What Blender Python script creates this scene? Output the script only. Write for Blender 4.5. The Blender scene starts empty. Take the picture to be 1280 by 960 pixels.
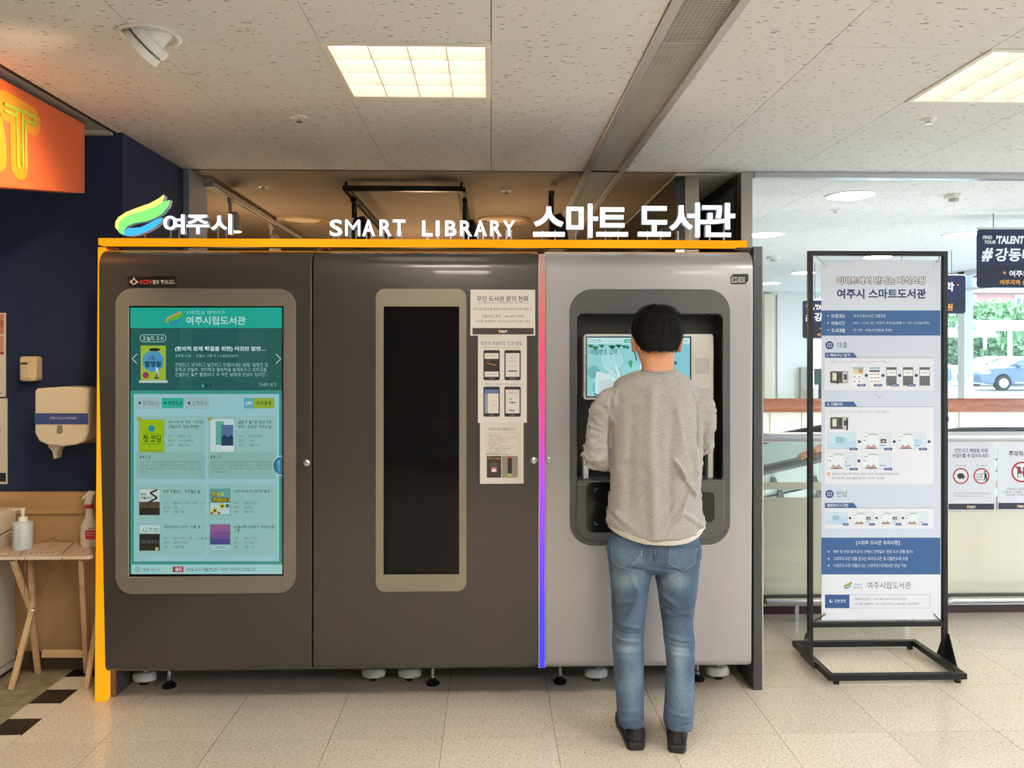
import bpy, math, random
import numpy as np
from mathutils import Vector, Matrix, noise
from mathutils.bvhtree import BVHTree
random.seed(7)
R = math.radians
SC = bpy.context.scene
COL = SC.collection
# ------------------------------------------------------------------ camera
TH = R(1.49); CT, ST = math.cos(TH), math.sin(TH)
EYE = 1.55; HOR = 443.0
cam = bpy.data.cameras.new('camera'); camo = bpy.data.objects.new('camera', cam); COL.objects.link(camo)
camo.location = (0, 0, EYE); camo.rotation_euler = (R(90), 0, -TH)
cam.sensor_width = 36; cam.lens = 28.125; cam.shift_y = (HOR - 480) / 1280; cam.clip_end = 400; cam.clip_start = .05
SC.camera = camo
# ------------------------------------------------------------------ sky, sun, exposure
W = bpy.data.worlds.new('sky'); SC.world = W; W.use_nodes = True
bg = W.node_tree.nodes['Background']; bg.inputs[0].default_value = (.92, .94, 1, 1); bg.inputs[1].default_value = 4.2
sun = bpy.data.lights.new('sun', 'SUN'); sun.energy = 3.0; sun.angle = .02; sun.color = (1, .96, .9)
so = bpy.data.objects.new('sun', sun); COL.objects.link(so); so.rotation_euler = (R(38), R(12), R(25))
SC.view_settings.view_transform = 'Standard'; SC.view_settings.look = 'None'; SC.view_settings.gamma = 1
SC.view_settings.use_curve_mapping = False; SC.view_settings.exposure = 0.75
PANEL_STRENGTH = 30.0
PANEL_COL = (1, .905, .82)
try:
    SC.cycles.max_bounces = 8; SC.cycles.transparent_max_bounces = 12; SC.cycles.caustics_reflective = False
    SC.cycles.caustics_refractive = False; SC.cycles.sample_clamp_indirect = 4
    SC.cycles.use_denoising = True
except Exception: pass

def P(px, py, Y):
    xc = (px - 640) / 1000; t = Y / (CT - xc * ST)
    return Vector((t * (ST + xc * CT), Y, EYE + t * (HOR - py) / 1000))
def AtZ(px, py, z):
    t = (z - EYE) / ((HOR - py) / 1000); xc = (px - 640) / 1000
    return Vector((t * (ST + xc * CT), t * (CT - xc * ST), z))
CH = EYE + 1.095       # ceiling height

# ------------------------------------------------------------------ materials
def lin(c):
    if isinstance(c, str):
        c = c.lstrip('#'); c = c if len(c) == 6 else ''.join(x*2 for x in c); c = [int(c[i:i+2], 16) / 255 for i in (0, 2, 4)]
        return tuple(((v + .055) / 1.055) ** 2.4 if v > .04045 else v / 12.92 for v in c)
    return tuple(c)
MC = {}
def mat(c, rough=.5, metal=0.0, emit=0.0, spec=.5, coat=0.0, bump=0.0, bscale=200.0, var=0.0, vscale=8.0, trans=0.0, alpha=1.0, key=None):
    k = (c, rough, metal, emit, spec, coat, bump, bscale, var, vscale, trans, alpha)
    if k in MC: return MC[k]
    m = bpy.data.materials.new('m'); m.use_nodes = True; nt = m.node_tree; b = nt.nodes['Principled BSDF']
    L = lin(c); b.inputs['Base Color'].default_value = (*L, 1)
    b.inputs['Roughness'].default_value = rough; b.inputs['Metallic'].default_value = metal
    b.inputs['Specular IOR Level'].default_value = spec; b.inputs['Coat Weight'].default_value = coat
    b.inputs['Transmission Weight'].default_value = trans; b.inputs['Alpha'].default_value = alpha
    if emit:
        b.inputs['Emission Color'].default_value = (*L, 1); b.inputs['Emission Strength'].default_value = emit
        if emit >= .3: b.inputs['Base Color'].default_value = (L[0]*.15, L[1]*.15, L[2]*.15, 1)
    if bump or var:
        tc = nt.nodes.new('ShaderNodeTexCoord'); n = nt.nodes.new('ShaderNodeTexNoise'); n.inputs['Detail'].default_value = 4
        nt.links.new(tc.outputs['Object'], n.inputs['Vector'])
    if bump:
        n.inputs['Scale'].default_value = bscale
        bp = nt.nodes.new('ShaderNodeBump'); bp.inputs['Strength'].default_value = bump; bp.inputs['Distance'].default_value = .002
        nt.links.new(n.outputs['Fac'], bp.inputs['Height']); nt.links.new(bp.outputs['Normal'], b.inputs['Normal'])
    if var:
        n2 = nt.nodes.new('ShaderNodeTexNoise'); n2.inputs['Scale'].default_value = vscale; n2.inputs['Detail'].default_value = 5
        nt.links.new(tc.outputs['Object'], n2.inputs['Vector'])
        r = nt.nodes.new('ShaderNodeValToRGB'); r.color_ramp.elements[0].position = .3; r.color_ramp.elements[1].position = .7
        r.color_ramp.elements[0].color = (*[v * (1 - var) for v in L], 1); r.color_ramp.elements[1].color = (*[min(1, v * (1 + var)) for v in L], 1)
        nt.links.new(n2.outputs['Fac'], r.inputs['Fac']); nt.links.new(r.outputs['Color'], b.inputs['Base Color'])
    MC[k] = m
    return m
def newmat():
    m = bpy.data.materials.new('m'); m.use_nodes = True; nt = m.node_tree
    return m, nt, nt.nodes['Principled BSDF']
def mathn(nt, op, a, b=None):
    n = nt.nodes.new('ShaderNodeMath'); n.operation = op
    for i, v in enumerate((a, b)):
        if v is None: continue
        if hasattr(v, 'links'): nt.links.new(v, n.inputs[i])
        else: n.inputs[i].default_value = v
    return n.outputs[0]
def ramp(nt, fac, *stops):
    r = nt.nodes.new('ShaderNodeValToRGB'); e = r.color_ramp.elements
    while len(e) < len(stops): e.new(.5)
    for i, (p, c) in enumerate(stops): e[i].position = p; e[i].color = (*lin(c), 1)
    nt.links.new(fac, r.inputs['Fac']); return r.outputs['Color']
def mapping(nt, scale=(1,1,1), rot=(0,0,0), loc=(0,0,0), geo=False):
    mp = nt.nodes.new('ShaderNodeMapping'); mp.inputs['Scale'].default_value = scale; mp.inputs['Rotation'].default_value = rot; mp.inputs['Location'].default_value = loc
    if geo: nt.links.new(nt.nodes.new('ShaderNodeNewGeometry').outputs['Position'], mp.inputs['Vector'])
    else: nt.links.new(nt.nodes.new('ShaderNodeTexCoord').outputs['Object'], mp.inputs['Vector'])
    return mp.outputs[0]
def tex(nt, kind, vec, **kw):
    n = nt.nodes.new(kind); nt.links.new(vec, n.inputs['Vector'])
    for k, v in kw.items():
        k = k.replace('_', ' ')
        if k in n.inputs: n.inputs[k].default_value = v
        else: setattr(n, k, v)
    return n
def mixc(nt, fac, a, b, mode='MIX'):
    n = nt.nodes.new('ShaderNodeMix'); n.data_type = 'RGBA'; n.blend_type = mode
    for i, v in ((0, fac), (6, a), (7, b)):
        if hasattr(v, 'links'): nt.links.new(v, n.inputs[i])
        else: n.inputs[i].default_value = v if i == 0 else (*lin(v), 1)
    return n.outputs[2]

def m_ceiling(base):
    m, nt, b = newmat()
    spots = None
    for rot, sc, off in ((.25, 34, 0), (-.3, 42, 5), (.9, 66, 9)):
        v = mapping(nt, (sc * .42, sc * 1.35, 1), (0, 0, rot), (off, off, 0), geo=True)
        wob = tex(nt, 'ShaderNodeTexNoise', v, Scale=1.6, Detail=2)
        addv = nt.nodes.new('ShaderNodeMixRGB'); addv.blend_type = 'ADD'; addv.inputs[0].default_value = .5
        nt.links.new(v, addv.inputs[1]); nt.links.new(wob.outputs['Color'], addv.inputs[2])
        vo = tex(nt, 'ShaderNodeTexVoronoi', addv.outputs[0], Scale=1.0)
        keep = mathn(nt, 'GREATER_THAN', vo.outputs['Color'], .5)
        near = mathn(nt, 'LESS_THAN', vo.outputs['Distance'], .15 if sc < 50 else .13)
        s = mathn(nt, 'MULTIPLY', keep, near)
        spots = s if spots is None else mathn(nt, 'MAXIMUM', spots, s)
    n = tex(nt, 'ShaderNodeTexNoise', mapping(nt, geo=True), Scale=2.0, Detail=3)
    c0 = ramp(nt, n.outputs['Fac'], (.3, base), (.7, base))
    fac = mathn(nt, 'MULTIPLY', spots, .75)
    nt.links.new(mixc(nt, fac, c0, '#5a5148'), b.inputs['Base Color']); b.inputs['Roughness'].default_value = .9
    b.inputs['Specular IOR Level'].default_value = .1
    return m
def m_floor():
    m, nt, b = newmat()
    g = nt.nodes.new('ShaderNodeObjectInfo')
    v = mapping(nt, (75, 170, 1), (0, 0, .4), geo=True)
    n1 = tex(nt, 'ShaderNodeTexNoise', v, Scale=1.0, Detail=3, Roughness=.6)
    v2 = mapping(nt, (150, 70, 1), (0, 0, -.5), geo=True)
    n2 = tex(nt, 'ShaderNodeTexNoise', v2, Scale=1.0, Detail=2)
    a = ramp(nt, n1.outputs['Fac'], (.34, '#c9b99f'), (.46, '#e0d3be'), (.6, '#e8dcca'), (.72, '#f4ecdf'))
    c = ramp(nt, n2.outputs['Fac'], (.3, '#c9b99f'), (.42, '#ffffff'))
    col = mixc(nt, .8, a, c, 'MULTIPLY')
    r = ramp(nt, g.outputs['Random'], (0, '#f0f0f0'), (1, '#ffffff'))
    nt.links.new(mixc(nt, 1, col, r, 'MULTIPLY'), b.inputs['Base Color'])
    b.inputs['Roughness'].default_value = .13; b.inputs['Specular IOR Level'].default_value = .55
    bp = nt.nodes.new('ShaderNodeBump'); bp.inputs['Strength'].default_value = .06; bp.inputs['Distance'].default_value = .003
    nt.links.new(n1.outputs['Fac'], bp.inputs['Height']); nt.links.new(bp.outputs['Normal'], b.inputs['Normal'])
    return m
def m_wood(c1, c2, scale=(1, 1, 12), rough=.5):
    m, nt, b = newmat()
    v = mapping(nt, scale, geo=True)
    n = tex(nt, 'ShaderNodeTexNoise', v, Scale=3.0, Detail=6, Distortion=.6)
    nt.links.new(ramp(nt, n.outputs['Fac'], (.3, c1), (.7, c2)), b.inputs['Base Color']); b.inputs['Roughness'].default_value = rough
    return m
def m_mosaic():
    m, nt, b = newmat()
    v = mapping(nt, (1, 1, 1), geo=True)
    br = tex(nt, 'ShaderNodeTexBrick', v, Scale=1.0); br.inputs['Brick Width'].default_value = .055; br.inputs['Row Height'].default_value = .035
    br.inputs['Mortar Size'].default_value = .0025; br.inputs['Color1'].default_value = (*lin('#8c8468'), 1); br.inputs['Color2'].default_value = (*lin('#6f664e'), 1)
    br.inputs['Mortar'].default_value = (*lin('#a59f86'), 1)
    n = tex(nt, 'ShaderNodeTexNoise', v, Scale=14.0, Detail=4)
    nt.links.new(mixc(nt, .55, br.outputs['Color'], ramp(nt, n.outputs['Fac'], (.3, '#6a5f48'), (.7, '#b4ab90')), 'MIX'), b.inputs['Base Color'])
    b.inputs['Roughness'].default_value = .3
    return m
def m_heather():
    m, nt, b = newmat()
    v = mapping(nt, (1, 1, 2.6))
    n = tex(nt, 'ShaderNodeTexNoise', v, Scale=330.0, Detail=2); n2 = tex(nt, 'ShaderNodeTexNoise', v, Scale=120.0, Detail=3)
    a = ramp(nt, n.outputs['Fac'], (.30, '#75736f'), (.5, '#98958f'), (.70, '#c0bdb7'))
    nt.links.new(mixc(nt, .35, a, ramp(nt, n2.outputs['Fac'], (.35, '#85827d'), (.65, '#aaa7a1'))), b.inputs['Base Color'])
    b.inputs['Roughness'].default_value = .95; b.inputs['Sheen Weight'].default_value = .15
    bp = nt.nodes.new('ShaderNodeBump'); bp.inputs['Strength'].default_value = .25; bp.inputs['Distance'].default_value = .001
    nt.links.new(n.outputs['Fac'], bp.inputs['Height']); nt.links.new(bp.outputs['Normal'], b.inputs['Normal'])
    return m
def m_denim():
    m, nt, b = newmat()
    v = mapping(nt, (1, 1, .35))
    n = tex(nt, 'ShaderNodeTexNoise', v, Scale=10.0, Detail=5); f = tex(nt, 'ShaderNodeTexNoise', mapping(nt, (1, 1, .3)), Scale=420.0, Detail=2)
    at = nt.nodes.new('ShaderNodeAttribute'); at.attribute_name = 'wear'
    a = mathn(nt, 'ADD', mathn(nt, 'MULTIPLY', n.outputs['Fac'], .5), at.outputs['Fac'])
    c = ramp(nt, a, (.18, '#33465a'), (.36, '#4a6179'), (.6, '#6f889b'), (.95, '#a3b3ba'))
    c2 = ramp(nt, f.outputs['Fac'], (.35, '#b4b8bd'), (.65, '#ffffff'))
    nt.links.new(mixc(nt, .7, c, c2, 'MULTIPLY'), b.inputs['Base Color']); b.inputs['Roughness'].default_value = .85
    bp = nt.nodes.new('ShaderNodeBump'); bp.inputs['Strength'].default_value = .3; bp.inputs['Distance'].default_value = .001
    nt.links.new(f.outputs['Fac'], bp.inputs['Height']); nt.links.new(bp.outputs['Normal'], b.inputs['Normal'])
    return m
def m_glass(tint='#e8fff8', refl=.08, op=.08):
    m = bpy.data.materials.new('m'); m.use_nodes = True; nt = m.node_tree; nt.nodes.remove(nt.nodes['Principled BSDF'])
    out = nt.nodes['Material Output']
    t = nt.nodes.new('ShaderNodeBsdfTransparent'); t.inputs[0].default_value = (*lin(tint), 1)
    g = nt.nodes.new('ShaderNodeBsdfGlossy'); g.inputs['Roughness'].default_value = .02
    d = nt.nodes.new('ShaderNodeBsdfDiffuse'); d.inputs[0].default_value = (*lin(tint), 1)
    mx = nt.nodes.new('ShaderNodeMixShader'); mx.inputs[0].default_value = op; nt.links.new(t.outputs[0], mx.inputs[1]); nt.links.new(d.outputs[0], mx.inputs[2])
    fr = nt.nodes.new('ShaderNodeLayerWeight'); fr.inputs[0].default_value = .5
    fac = mathn(nt, 'ADD', mathn(nt, 'MULTIPLY', mathn(nt, 'POWER', fr.outputs['Facing'], 5.0), .8), refl * .2)
    mx2 = nt.nodes.new('ShaderNodeMixShader'); nt.links.new(fac, mx2.inputs[0]); nt.links.new(mx.outputs[0], mx2.inputs[1]); nt.links.new(g.outputs[0], mx2.inputs[2])
    nt.links.new(mx2.outputs[0], out.inputs[0])
    return m
def m_film(c, op):
    m = bpy.data.materials.new('m'); m.use_nodes = True; nt = m.node_tree; nt.nodes.remove(nt.nodes['Principled BSDF'])
    t = nt.nodes.new('ShaderNodeBsdfTransparent'); d = nt.nodes.new('ShaderNodeBsdfDiffuse'); tr = nt.nodes.new('ShaderNodeBsdfTranslucent')
    for x in (d, tr): x.inputs[0].default_value = (*lin(c), 1)
    a = nt.nodes.new('ShaderNodeMixShader'); a.inputs[0].default_value = .3; nt.links.new(d.outputs[0], a.inputs[1]); nt.links.new(tr.outputs[0], a.inputs[2])
    b = nt.nodes.new('ShaderNodeMixShader'); b.inputs[0].default_value = op; nt.links.new(t.outputs[0], b.inputs[1]); nt.links.new(a.outputs[0], b.inputs[2])
    nt.links.new(b.outputs[0], nt.nodes['Material Output'].inputs[0]); return m
def m_emit(col, s):
    m = bpy.data.materials.new('m'); m.use_nodes = True; nt = m.node_tree; nt.nodes.remove(nt.nodes['Principled BSDF'])
    e = nt.nodes.new('ShaderNodeEmission'); e.inputs[0].default_value = (*lin(col), 1); e.inputs[1].default_value = s
    nt.links.new(e.outputs[0], nt.nodes['Material Output'].inputs[0]); return m

BLACK = mat('#141414', .45); METAL = mat('#c8c8c8', .25, 1.0); CHROME = mat('#e6e6e6', .12, 1.0); WHITE = mat('#e9e7e2', .5)

# ------------------------------------------------------------------ mesh builder
ROOT = {}     # object name -> world location of its root
class MB:
    def __init__(s): s.v = []; s.f = []; s.m = []; s.mats = []; s.cur = 0
    def use(s, m):
        if m not in s.mats: s.mats.append(m)
        s.cur = s.mats.index(m); return s
    def add(s, vs, fs, mi=None):
        o = len(s.v); s.v += [tuple(v) for v in vs]; s.f += [tuple(i + o for i in f) for f in fs]; s.m += [s.cur if mi is None else mi] * len(fs); return s
    def box(s, x0, x1, y0, y1, z0, z1):
        return s.add([(x0,y0,z0),(x1,y0,z0),(x1,y1,z0),(x0,y1,z0),(x0,y0,z1),(x1,y0,z1),(x1,y1,z1),(x0,y1,z1)],
                     [(0,3,2,1),(4,5,6,7),(0,1,5,4),(1,2,6,5),(2,3,7,6),(3,0,4,7)])
    def obox(s, c, ax, ay, az):
        c = Vector(c); ax, ay, az = Vector(ax), Vector(ay), Vector(az)
        vs = [c + sx*ax + sy*ay + sz*az for sz in (-1,1) for sx, sy in ((-1,-1),(1,-1),(1,1),(-1,1))]
        return s.add(vs, [(0,3,2,1),(4,5,6,7),(0,1,5,4),(1,2,6,5),(2,3,7,6),(3,0,4,7)])
    def bar(s, a, b, w, h=None, up=(0,0,1)):
        a, b = Vector(a), Vector(b); d = b - a; h = h or w; u = Vector(up)
        if abs(d.normalized().dot(u)) > .98: u = Vector((0,1,0))
        x = d.cross(u).normalized(); u = x.cross(d).normalized()
        return s.obox((a+b)/2, x*w/2, d/2, u*h/2)
    def tube(s, path, rad, n=10, caps=True):
        path = [Vector(p) for p in path]; k = len(path)
        if not hasattr(rad, '__len__'): rad = [rad] * k
        t = (path[1]-path[0]).normalized(); u = Vector((0,0,1)) if abs(t.z) < .9 else Vector((0,1,0))
        x = t.cross(u).normalized(); vs = []
        for i in range(k):
            tt = (path[min(i+1,k-1)] - path[max(i-1,0)]).normalized()
            x = (x - tt * x.dot(tt)).normalized(); y = tt.cross(x)
            r = rad[i]; a, b = (r if hasattr(r, '__len__') else (r, r))
            vs += [path[i] + x*math.cos(2*math.pi*j/n)*a + y*math.sin(2*math.pi*j/n)*b for j in range(n)]
        fs = [(i*n+j, i*n+(j+1)%n, (i+1)*n+(j+1)%n, (i+1)*n+j) for i in range(k-1) for j in range(n)]
        if caps: fs += [tuple(range(n-1,-1,-1)), tuple((k-1)*n+j for j in range(n))]
        return s.add(vs, fs)
    def lathe(s, c, prof, n=20, axis='z', rx=1.0, ry=1.0):
        c = Vector(c); vs = []
        for r, h in prof:
            for j in range(n):
                a = 2*math.pi*j/n; p = (r*math.cos(a)*rx, r*math.sin(a)*ry, h)
                if axis == 'y': p = (p[0], p[2], p[1])
                vs.append(c + Vector(p))
        k = len(prof); fs = [(i*n+j, i*n+(j+1)%n, (i+1)*n+(j+1)%n, (i+1)*n+j) for i in range(k-1) for j in range(n)]
        fs += [tuple(range(n-1,-1,-1)), tuple((k-1)*n+j for j in range(n))]
        return s.add(vs, fs)
    def ball(s, c, r, n=12, m=8):
        c = Vector(c); r = r if hasattr(r, '__len__') else (r, r, r)
        vs = [c + Vector((0,0,-r[2]))]
        for i in range(1, m):
            a = -math.pi/2 + math.pi*i/m
            vs += [c + Vector((r[0]*math.cos(a)*math.cos(2*math.pi*j/n), r[1]*math.cos(a)*math.sin(2*math.pi*j/n), r[2]*math.sin(a))) for j in range(n)]
        vs.append(c + Vector((0,0,r[2]))); fs = [(0, 1+(j+1)%n, 1+j) for j in range(n)]
        fs += [(1+i*n+j, 1+i*n+(j+1)%n, 1+(i+1)*n+(j+1)%n, 1+(i+1)*n+j) for i in range(m-2) for j in range(n)]
        t = 1+(m-2)*n; e = len(vs)-1; fs += [(t+j, t+(j+1)%n, e) for j in range(n)]
        return s.add(vs, fs)
    def prism(s, pts, y0, y1):          # pts = [(x,z)] outline, extruded along Y; y0 is the front (towards the camera)
        n = len(pts); vs = [(x, y0, z) for x, z in pts] + [(x, y1, z) for x, z in pts]
        A = sum(pts[i][0]*pts[(i+1)%n][1] - pts[(i+1)%n][0]*pts[i][1] for i in range(n))
        fr = tuple(range(n)); bk = tuple(range(2*n-1, n-1, -1)); sd = [(i, n+i, n+(i+1)%n, (i+1)%n) for i in range(n)]
        if A < 0: fr = fr[::-1]; bk = bk[::-1]; sd = [f[::-1] for f in sd]
        return s.add(vs, [fr, bk] + sd)
    def prismx(s, pts, x0, x1):         # pts = [(y,z)], extruded along X
        n = len(pts); vs = [(x0, y, z) for y, z in pts] + [(x1, y, z) for y, z in pts]
        return s.add(vs, [tuple(range(n)), tuple(range(2*n-1, n-1, -1))] + [(i, n+i, n+(i+1)%n, (i+1)%n) for i in range(n)])
    def prismz(s, pts, z0, z1):
        n = len(pts); vs = [(x, y, z0) for x, y in pts] + [(x, y, z1) for x, y in pts]
        return s.add(vs, [tuple(range(n-1,-1,-1)), tuple(range(n, 2*n))] + [(i, (i+1)%n, n+(i+1)%n, n+i) for i in range(n)])
    def mesh(s, name, off=(0,0,0)):
        me = bpy.data.meshes.new(name)
        if any(off): s.v = [(a-off[0], b-off[1], c-off[2]) for a, b, c in s.v]
        me.from_pydata(s.v, [], s.f); me.polygons.foreach_set('material_index', s.m)
        for m in s.mats: me.materials.append(m)
        me.update(); return me
def rrect(x0, z0, x1, z1, r, n=6):
    if x0 > x1: x0, x1 = x1, x0
    if z0 > z1: z0, z1 = z1, z0
    out = []
    for cx, cz, a0 in ((x1-r, z0+r, -90), (x1-r, z1-r, 0), (x0+r, z1-r, 90), (x0+r, z0+r, 180)):
        out += [(cx + r*math.cos(R(a0+90*i/n)), cz + r*math.sin(R(a0+90*i/n))) for i in range(n+1)]
    return out
def link(name, me, parent=None, loc=None, bevel=0, smooth=False, seg=2):
    o = bpy.data.objects.new(name, me); COL.objects.link(o)
    if parent: o.parent = parent
    if loc is not None: o.location = loc
    if smooth:
        me.polygons.foreach_set('use_smooth', [True]*len(me.polygons))
        if smooth != 'all':
            try: me.set_sharp_from_angle(angle=R(smooth if smooth > 1 else 38))
            except Exception: pass
    if bevel:
        b = o.modifiers.new('bevel', 'BEVEL'); b.width = bevel; b.segments = seg; b.limit_method = 'ANGLE'; b.angle_limit = R(40)
    return o
def tag(o, label=None, cat=None, group=None, kind=None):
    if label: o['label'] = label
    if cat: o['category'] = cat
    if group: o['group'] = group
    if kind: o['kind'] = kind
    return o
def thing(name, loc, label, cat, group=None):
    o = bpy.data.objects.new(name, None); COL.objects.link(o); o.location = loc; o.empty_display_size = .1
    ROOT[o.name] = Vector(loc); return tag(o, label, cat, group)
def rootloc(o):
    while o.parent: o = o.parent
    return ROOT.get(o.name, Vector((0,0,0)))
def part(name, mb, parent, bevel=0, smooth=False, seg=2, label=None, kind=None):   # geometry given in world coordinates
    o = link(name, mb.mesh(name, rootloc(parent)), parent, None, bevel, smooth, seg)
    if label: o['label'] = label
    if kind: o['kind'] = kind
    return o
def solo(name, mb, label, cat, group=None, bevel=0, smooth=False, loc=None, seg=2):
    if loc is None:
        a = np.array(mb.v); loc = ((a[:,0].min()+a[:,0].max())/2, (a[:,1].min()+a[:,1].max())/2, a[:,2].min())
    loc = Vector(loc); o = link(name, mb.mesh(name, loc), None, loc, bevel, smooth, seg); ROOT[o.name] = loc
    return tag(o, label, cat, group)
def struct(name, mb, bevel=0, smooth=False, parent=None):
    o = link(name, mb.mesh(name, (0,0,0)), parent, None, bevel, smooth)
    if parent is None: o['kind'] = 'structure'
    return o
def dup(root, loc, label=None, scale=None):
    def cp(o, par):
        c = o.copy(); COL.objects.link(c); c.parent = par
        for ch in [k for k in o.children]: cp(ch, c)
        return c
    r = cp(root, None); r.location = loc; ROOT[r.name] = Vector(loc)
    if label: r['label'] = label
    return r
BENCH = bpy.data.scenes.new('bench')          # empty work scene: evaluating a modifier there does not touch the big one; removed at the end
def evalmesh(o):
    BENCH.view_layers[0].update(); dg = BENCH.view_layers[0].depsgraph; return bpy.data.meshes.new_from_object(o.evaluated_get(dg))
def cutout(mb, cutters):
    o = bpy.data.objects.new('tmp', mb.mesh('tmp')); BENCH.collection.objects.link(o); cs = []
    for c in cutters:
        co = bpy.data.objects.new('tmpc', c.mesh('tmpc')); BENCH.collection.objects.link(co); cs.append(co)
        b = o.modifiers.new('b', 'BOOLEAN'); b.object = co; b.operation = 'DIFFERENCE'; b.solver = 'EXACT'
    me = evalmesh(o)
    for x in [o] + cs: bpy.data.objects.remove(x)
    out = MB(); out.mats = list(mb.mats)
    out.v = [tuple(v.co) for v in me.vertices]; out.f = [tuple(p.vertices) for p in me.polygons]; out.m = [p.material_index for p in me.polygons]
    return out
def remesh(mb, vox, it=6, fac=.5):
    o = bpy.data.objects.new('tmp', mb.mesh('tmp')); BENCH.collection.objects.link(o)
    r = o.modifiers.new('r', 'REMESH'); r.mode = 'VOXEL'; r.voxel_size = vox
    s = o.modifiers.new('s', 'SMOOTH'); s.factor = fac; s.iterations = it
    me = evalmesh(o); bpy.data.objects.remove(o)
    n = len(me.vertices); co = np.empty(n*3); me.vertices.foreach_get('co', co); no = np.empty(n*3); me.vertices.foreach_get('normal', no)
    return me, co.reshape(-1,3), no.reshape(-1,3)

# ------------------------------------------------------------------ flat print (lettering and graphics) on real surfaces
# Hangul drawn from its letters: each syllable is laid out from first consonant, vowel and last consonant as plain strokes
_o = [(.5+.5*math.cos(R(a)), .5+.5*math.sin(R(a))) for a in range(0, 361, 45)]
CONS = {'G': [[(0,1),(1,1),(.9,0)]], 'N': [[(0,1),(0,0),(1,0)]], 'D': [[(1,1),(0,1),(0,0),(1,0)]], 'L': [[(0,1),(1,1),(1,.5),(0,.5),(0,0),(1,0)]],
  'M': [[(0,1),(1,1),(1,0),(0,0),(0,1)]], 'B': [[(0,1),(0,0),(1,0),(1,1)],[(0,.55),(1,.55)]], 'S': [[(.5,1),(.42,.5),(0,0)],[(.46,.6),(1,0)]], 'O': [_o],
  'J': [[(0,1),(1,1)],[(.5,1),(.4,.5),(0,0)],[(.45,.55),(1,0)]], 'C': [[(.5,1.1),(.5,.85)],[(0,.8),(1,.8)],[(.5,.8),(0,0)],[(.45,.5),(1,0)]], 'K': [[(0,1),(1,1),(.9,0)],[(0,.52),(.95,.52)]],
  'T': [[(1,1),(0,1),(0,0),(1,0)],[(0,.5),(1,.5)]], 'P': [[(0,1),(1,1)],[(0,0),(1,0)],[(.3,1),(.3,0)],[(.7,1),(.7,0)]], 'H': [[(.3,1.1),(.7,1.1)],[(0,.82),(1,.82)],[(.5+.4*(x-.5)*2, .6*y) for x, y in _o]]}
INIT = ['G','GG','N','D','DD','L','M','B','BB','S','SS','O','J','JJ','C','K','T','P','H']
FIN = ['','G','GG','GS','N','NJ','NH','D','L','LG','LM','LB','LS','LT','LP','LH','M','B','BS','S','SS','O','J','C','K','T','P','H']
# vowels: (horizontal part, vertical part)
VOW = [('','a'),('','ai'),('','ya'),('','yai'),('','e'),('','ei'),('','ye'),('','yei'),('o',''),('o','a'),('o','ai'),('o','i'),('yo',''),('u',''),('u','e'),('u','ei'),('u','i'),('yu',''),('w',''),('w','i'),('','i')]
def strokes(c):
    k = ord(c) - 0xac00; a, b, f = k // 588, (k % 588) // 28, k % 28; h, v = VOW[b]; F = FIN[f]; out = []
    lo = .42 if F else .02
    def put(word, x0, y0, x1, y1):
        n = len(word)
        for q, ch in enumerate(word):
            u0 = x0 + (x1-x0)*(q/n) + (.03 if q else 0); u1 = x0 + (x1-x0)*((q+1)/n) - (.03 if q < n-1 else 0)
            for l in CONS[ch]: out.append([(u0+(u1-u0)*x, y0+(y1-y0)*y) for x, y in l])
    H = 1 - lo
    if h and v: put(INIT[a], .06, lo+H*.5, .52, .95)
    elif h: put(INIT[a], .18, lo+H*.52, .74, .95)
    else: put(INIT[a], .06, lo+H*.12, .48 - (.06 if len(v) > 1 else 0), .92)
    if h:
        x0, x1 = (.0, .62) if v else (.02, .9); y = lo + H*.12 if h in ('o','yo') else lo + H*.3 if h in ('u','yu') else lo+H*.2; xm = (x0+x1)/2
        out.append([(x0, y), (x1, y)]); xs_ = {'o': [xm], 'yo': [xm-.13, xm+.13], 'u': [xm], 'yu': [xm-.13, xm+.13], 'w': []}[h]
        for x in xs_: out.append([(x, y), (x, y+H*.26 if h in ('o','yo') else y-H*.3)])
    if v:
        two = v.endswith('i') and v != 'i'; core = v[:-1] if two else v; xa = .66 if two else .76; ys = [.5] if core in ('a','e') else [.38, .64]
        out.append([(xa, lo-.02), (xa, 1.0)])
        if two: out.append([(.88, lo-.02), (.88, 1.0)])
        for yy in ys if core != 'i' else []:
            y = lo + H*yy
            out.append([(xa, y), ((.88 if two else .92), y)] if core in ('a','ya') else [(xa, y), (xa-.16, y)])
    if F: put(F, .2, .0, .82, .3)
    return out
TC = {}
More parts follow.
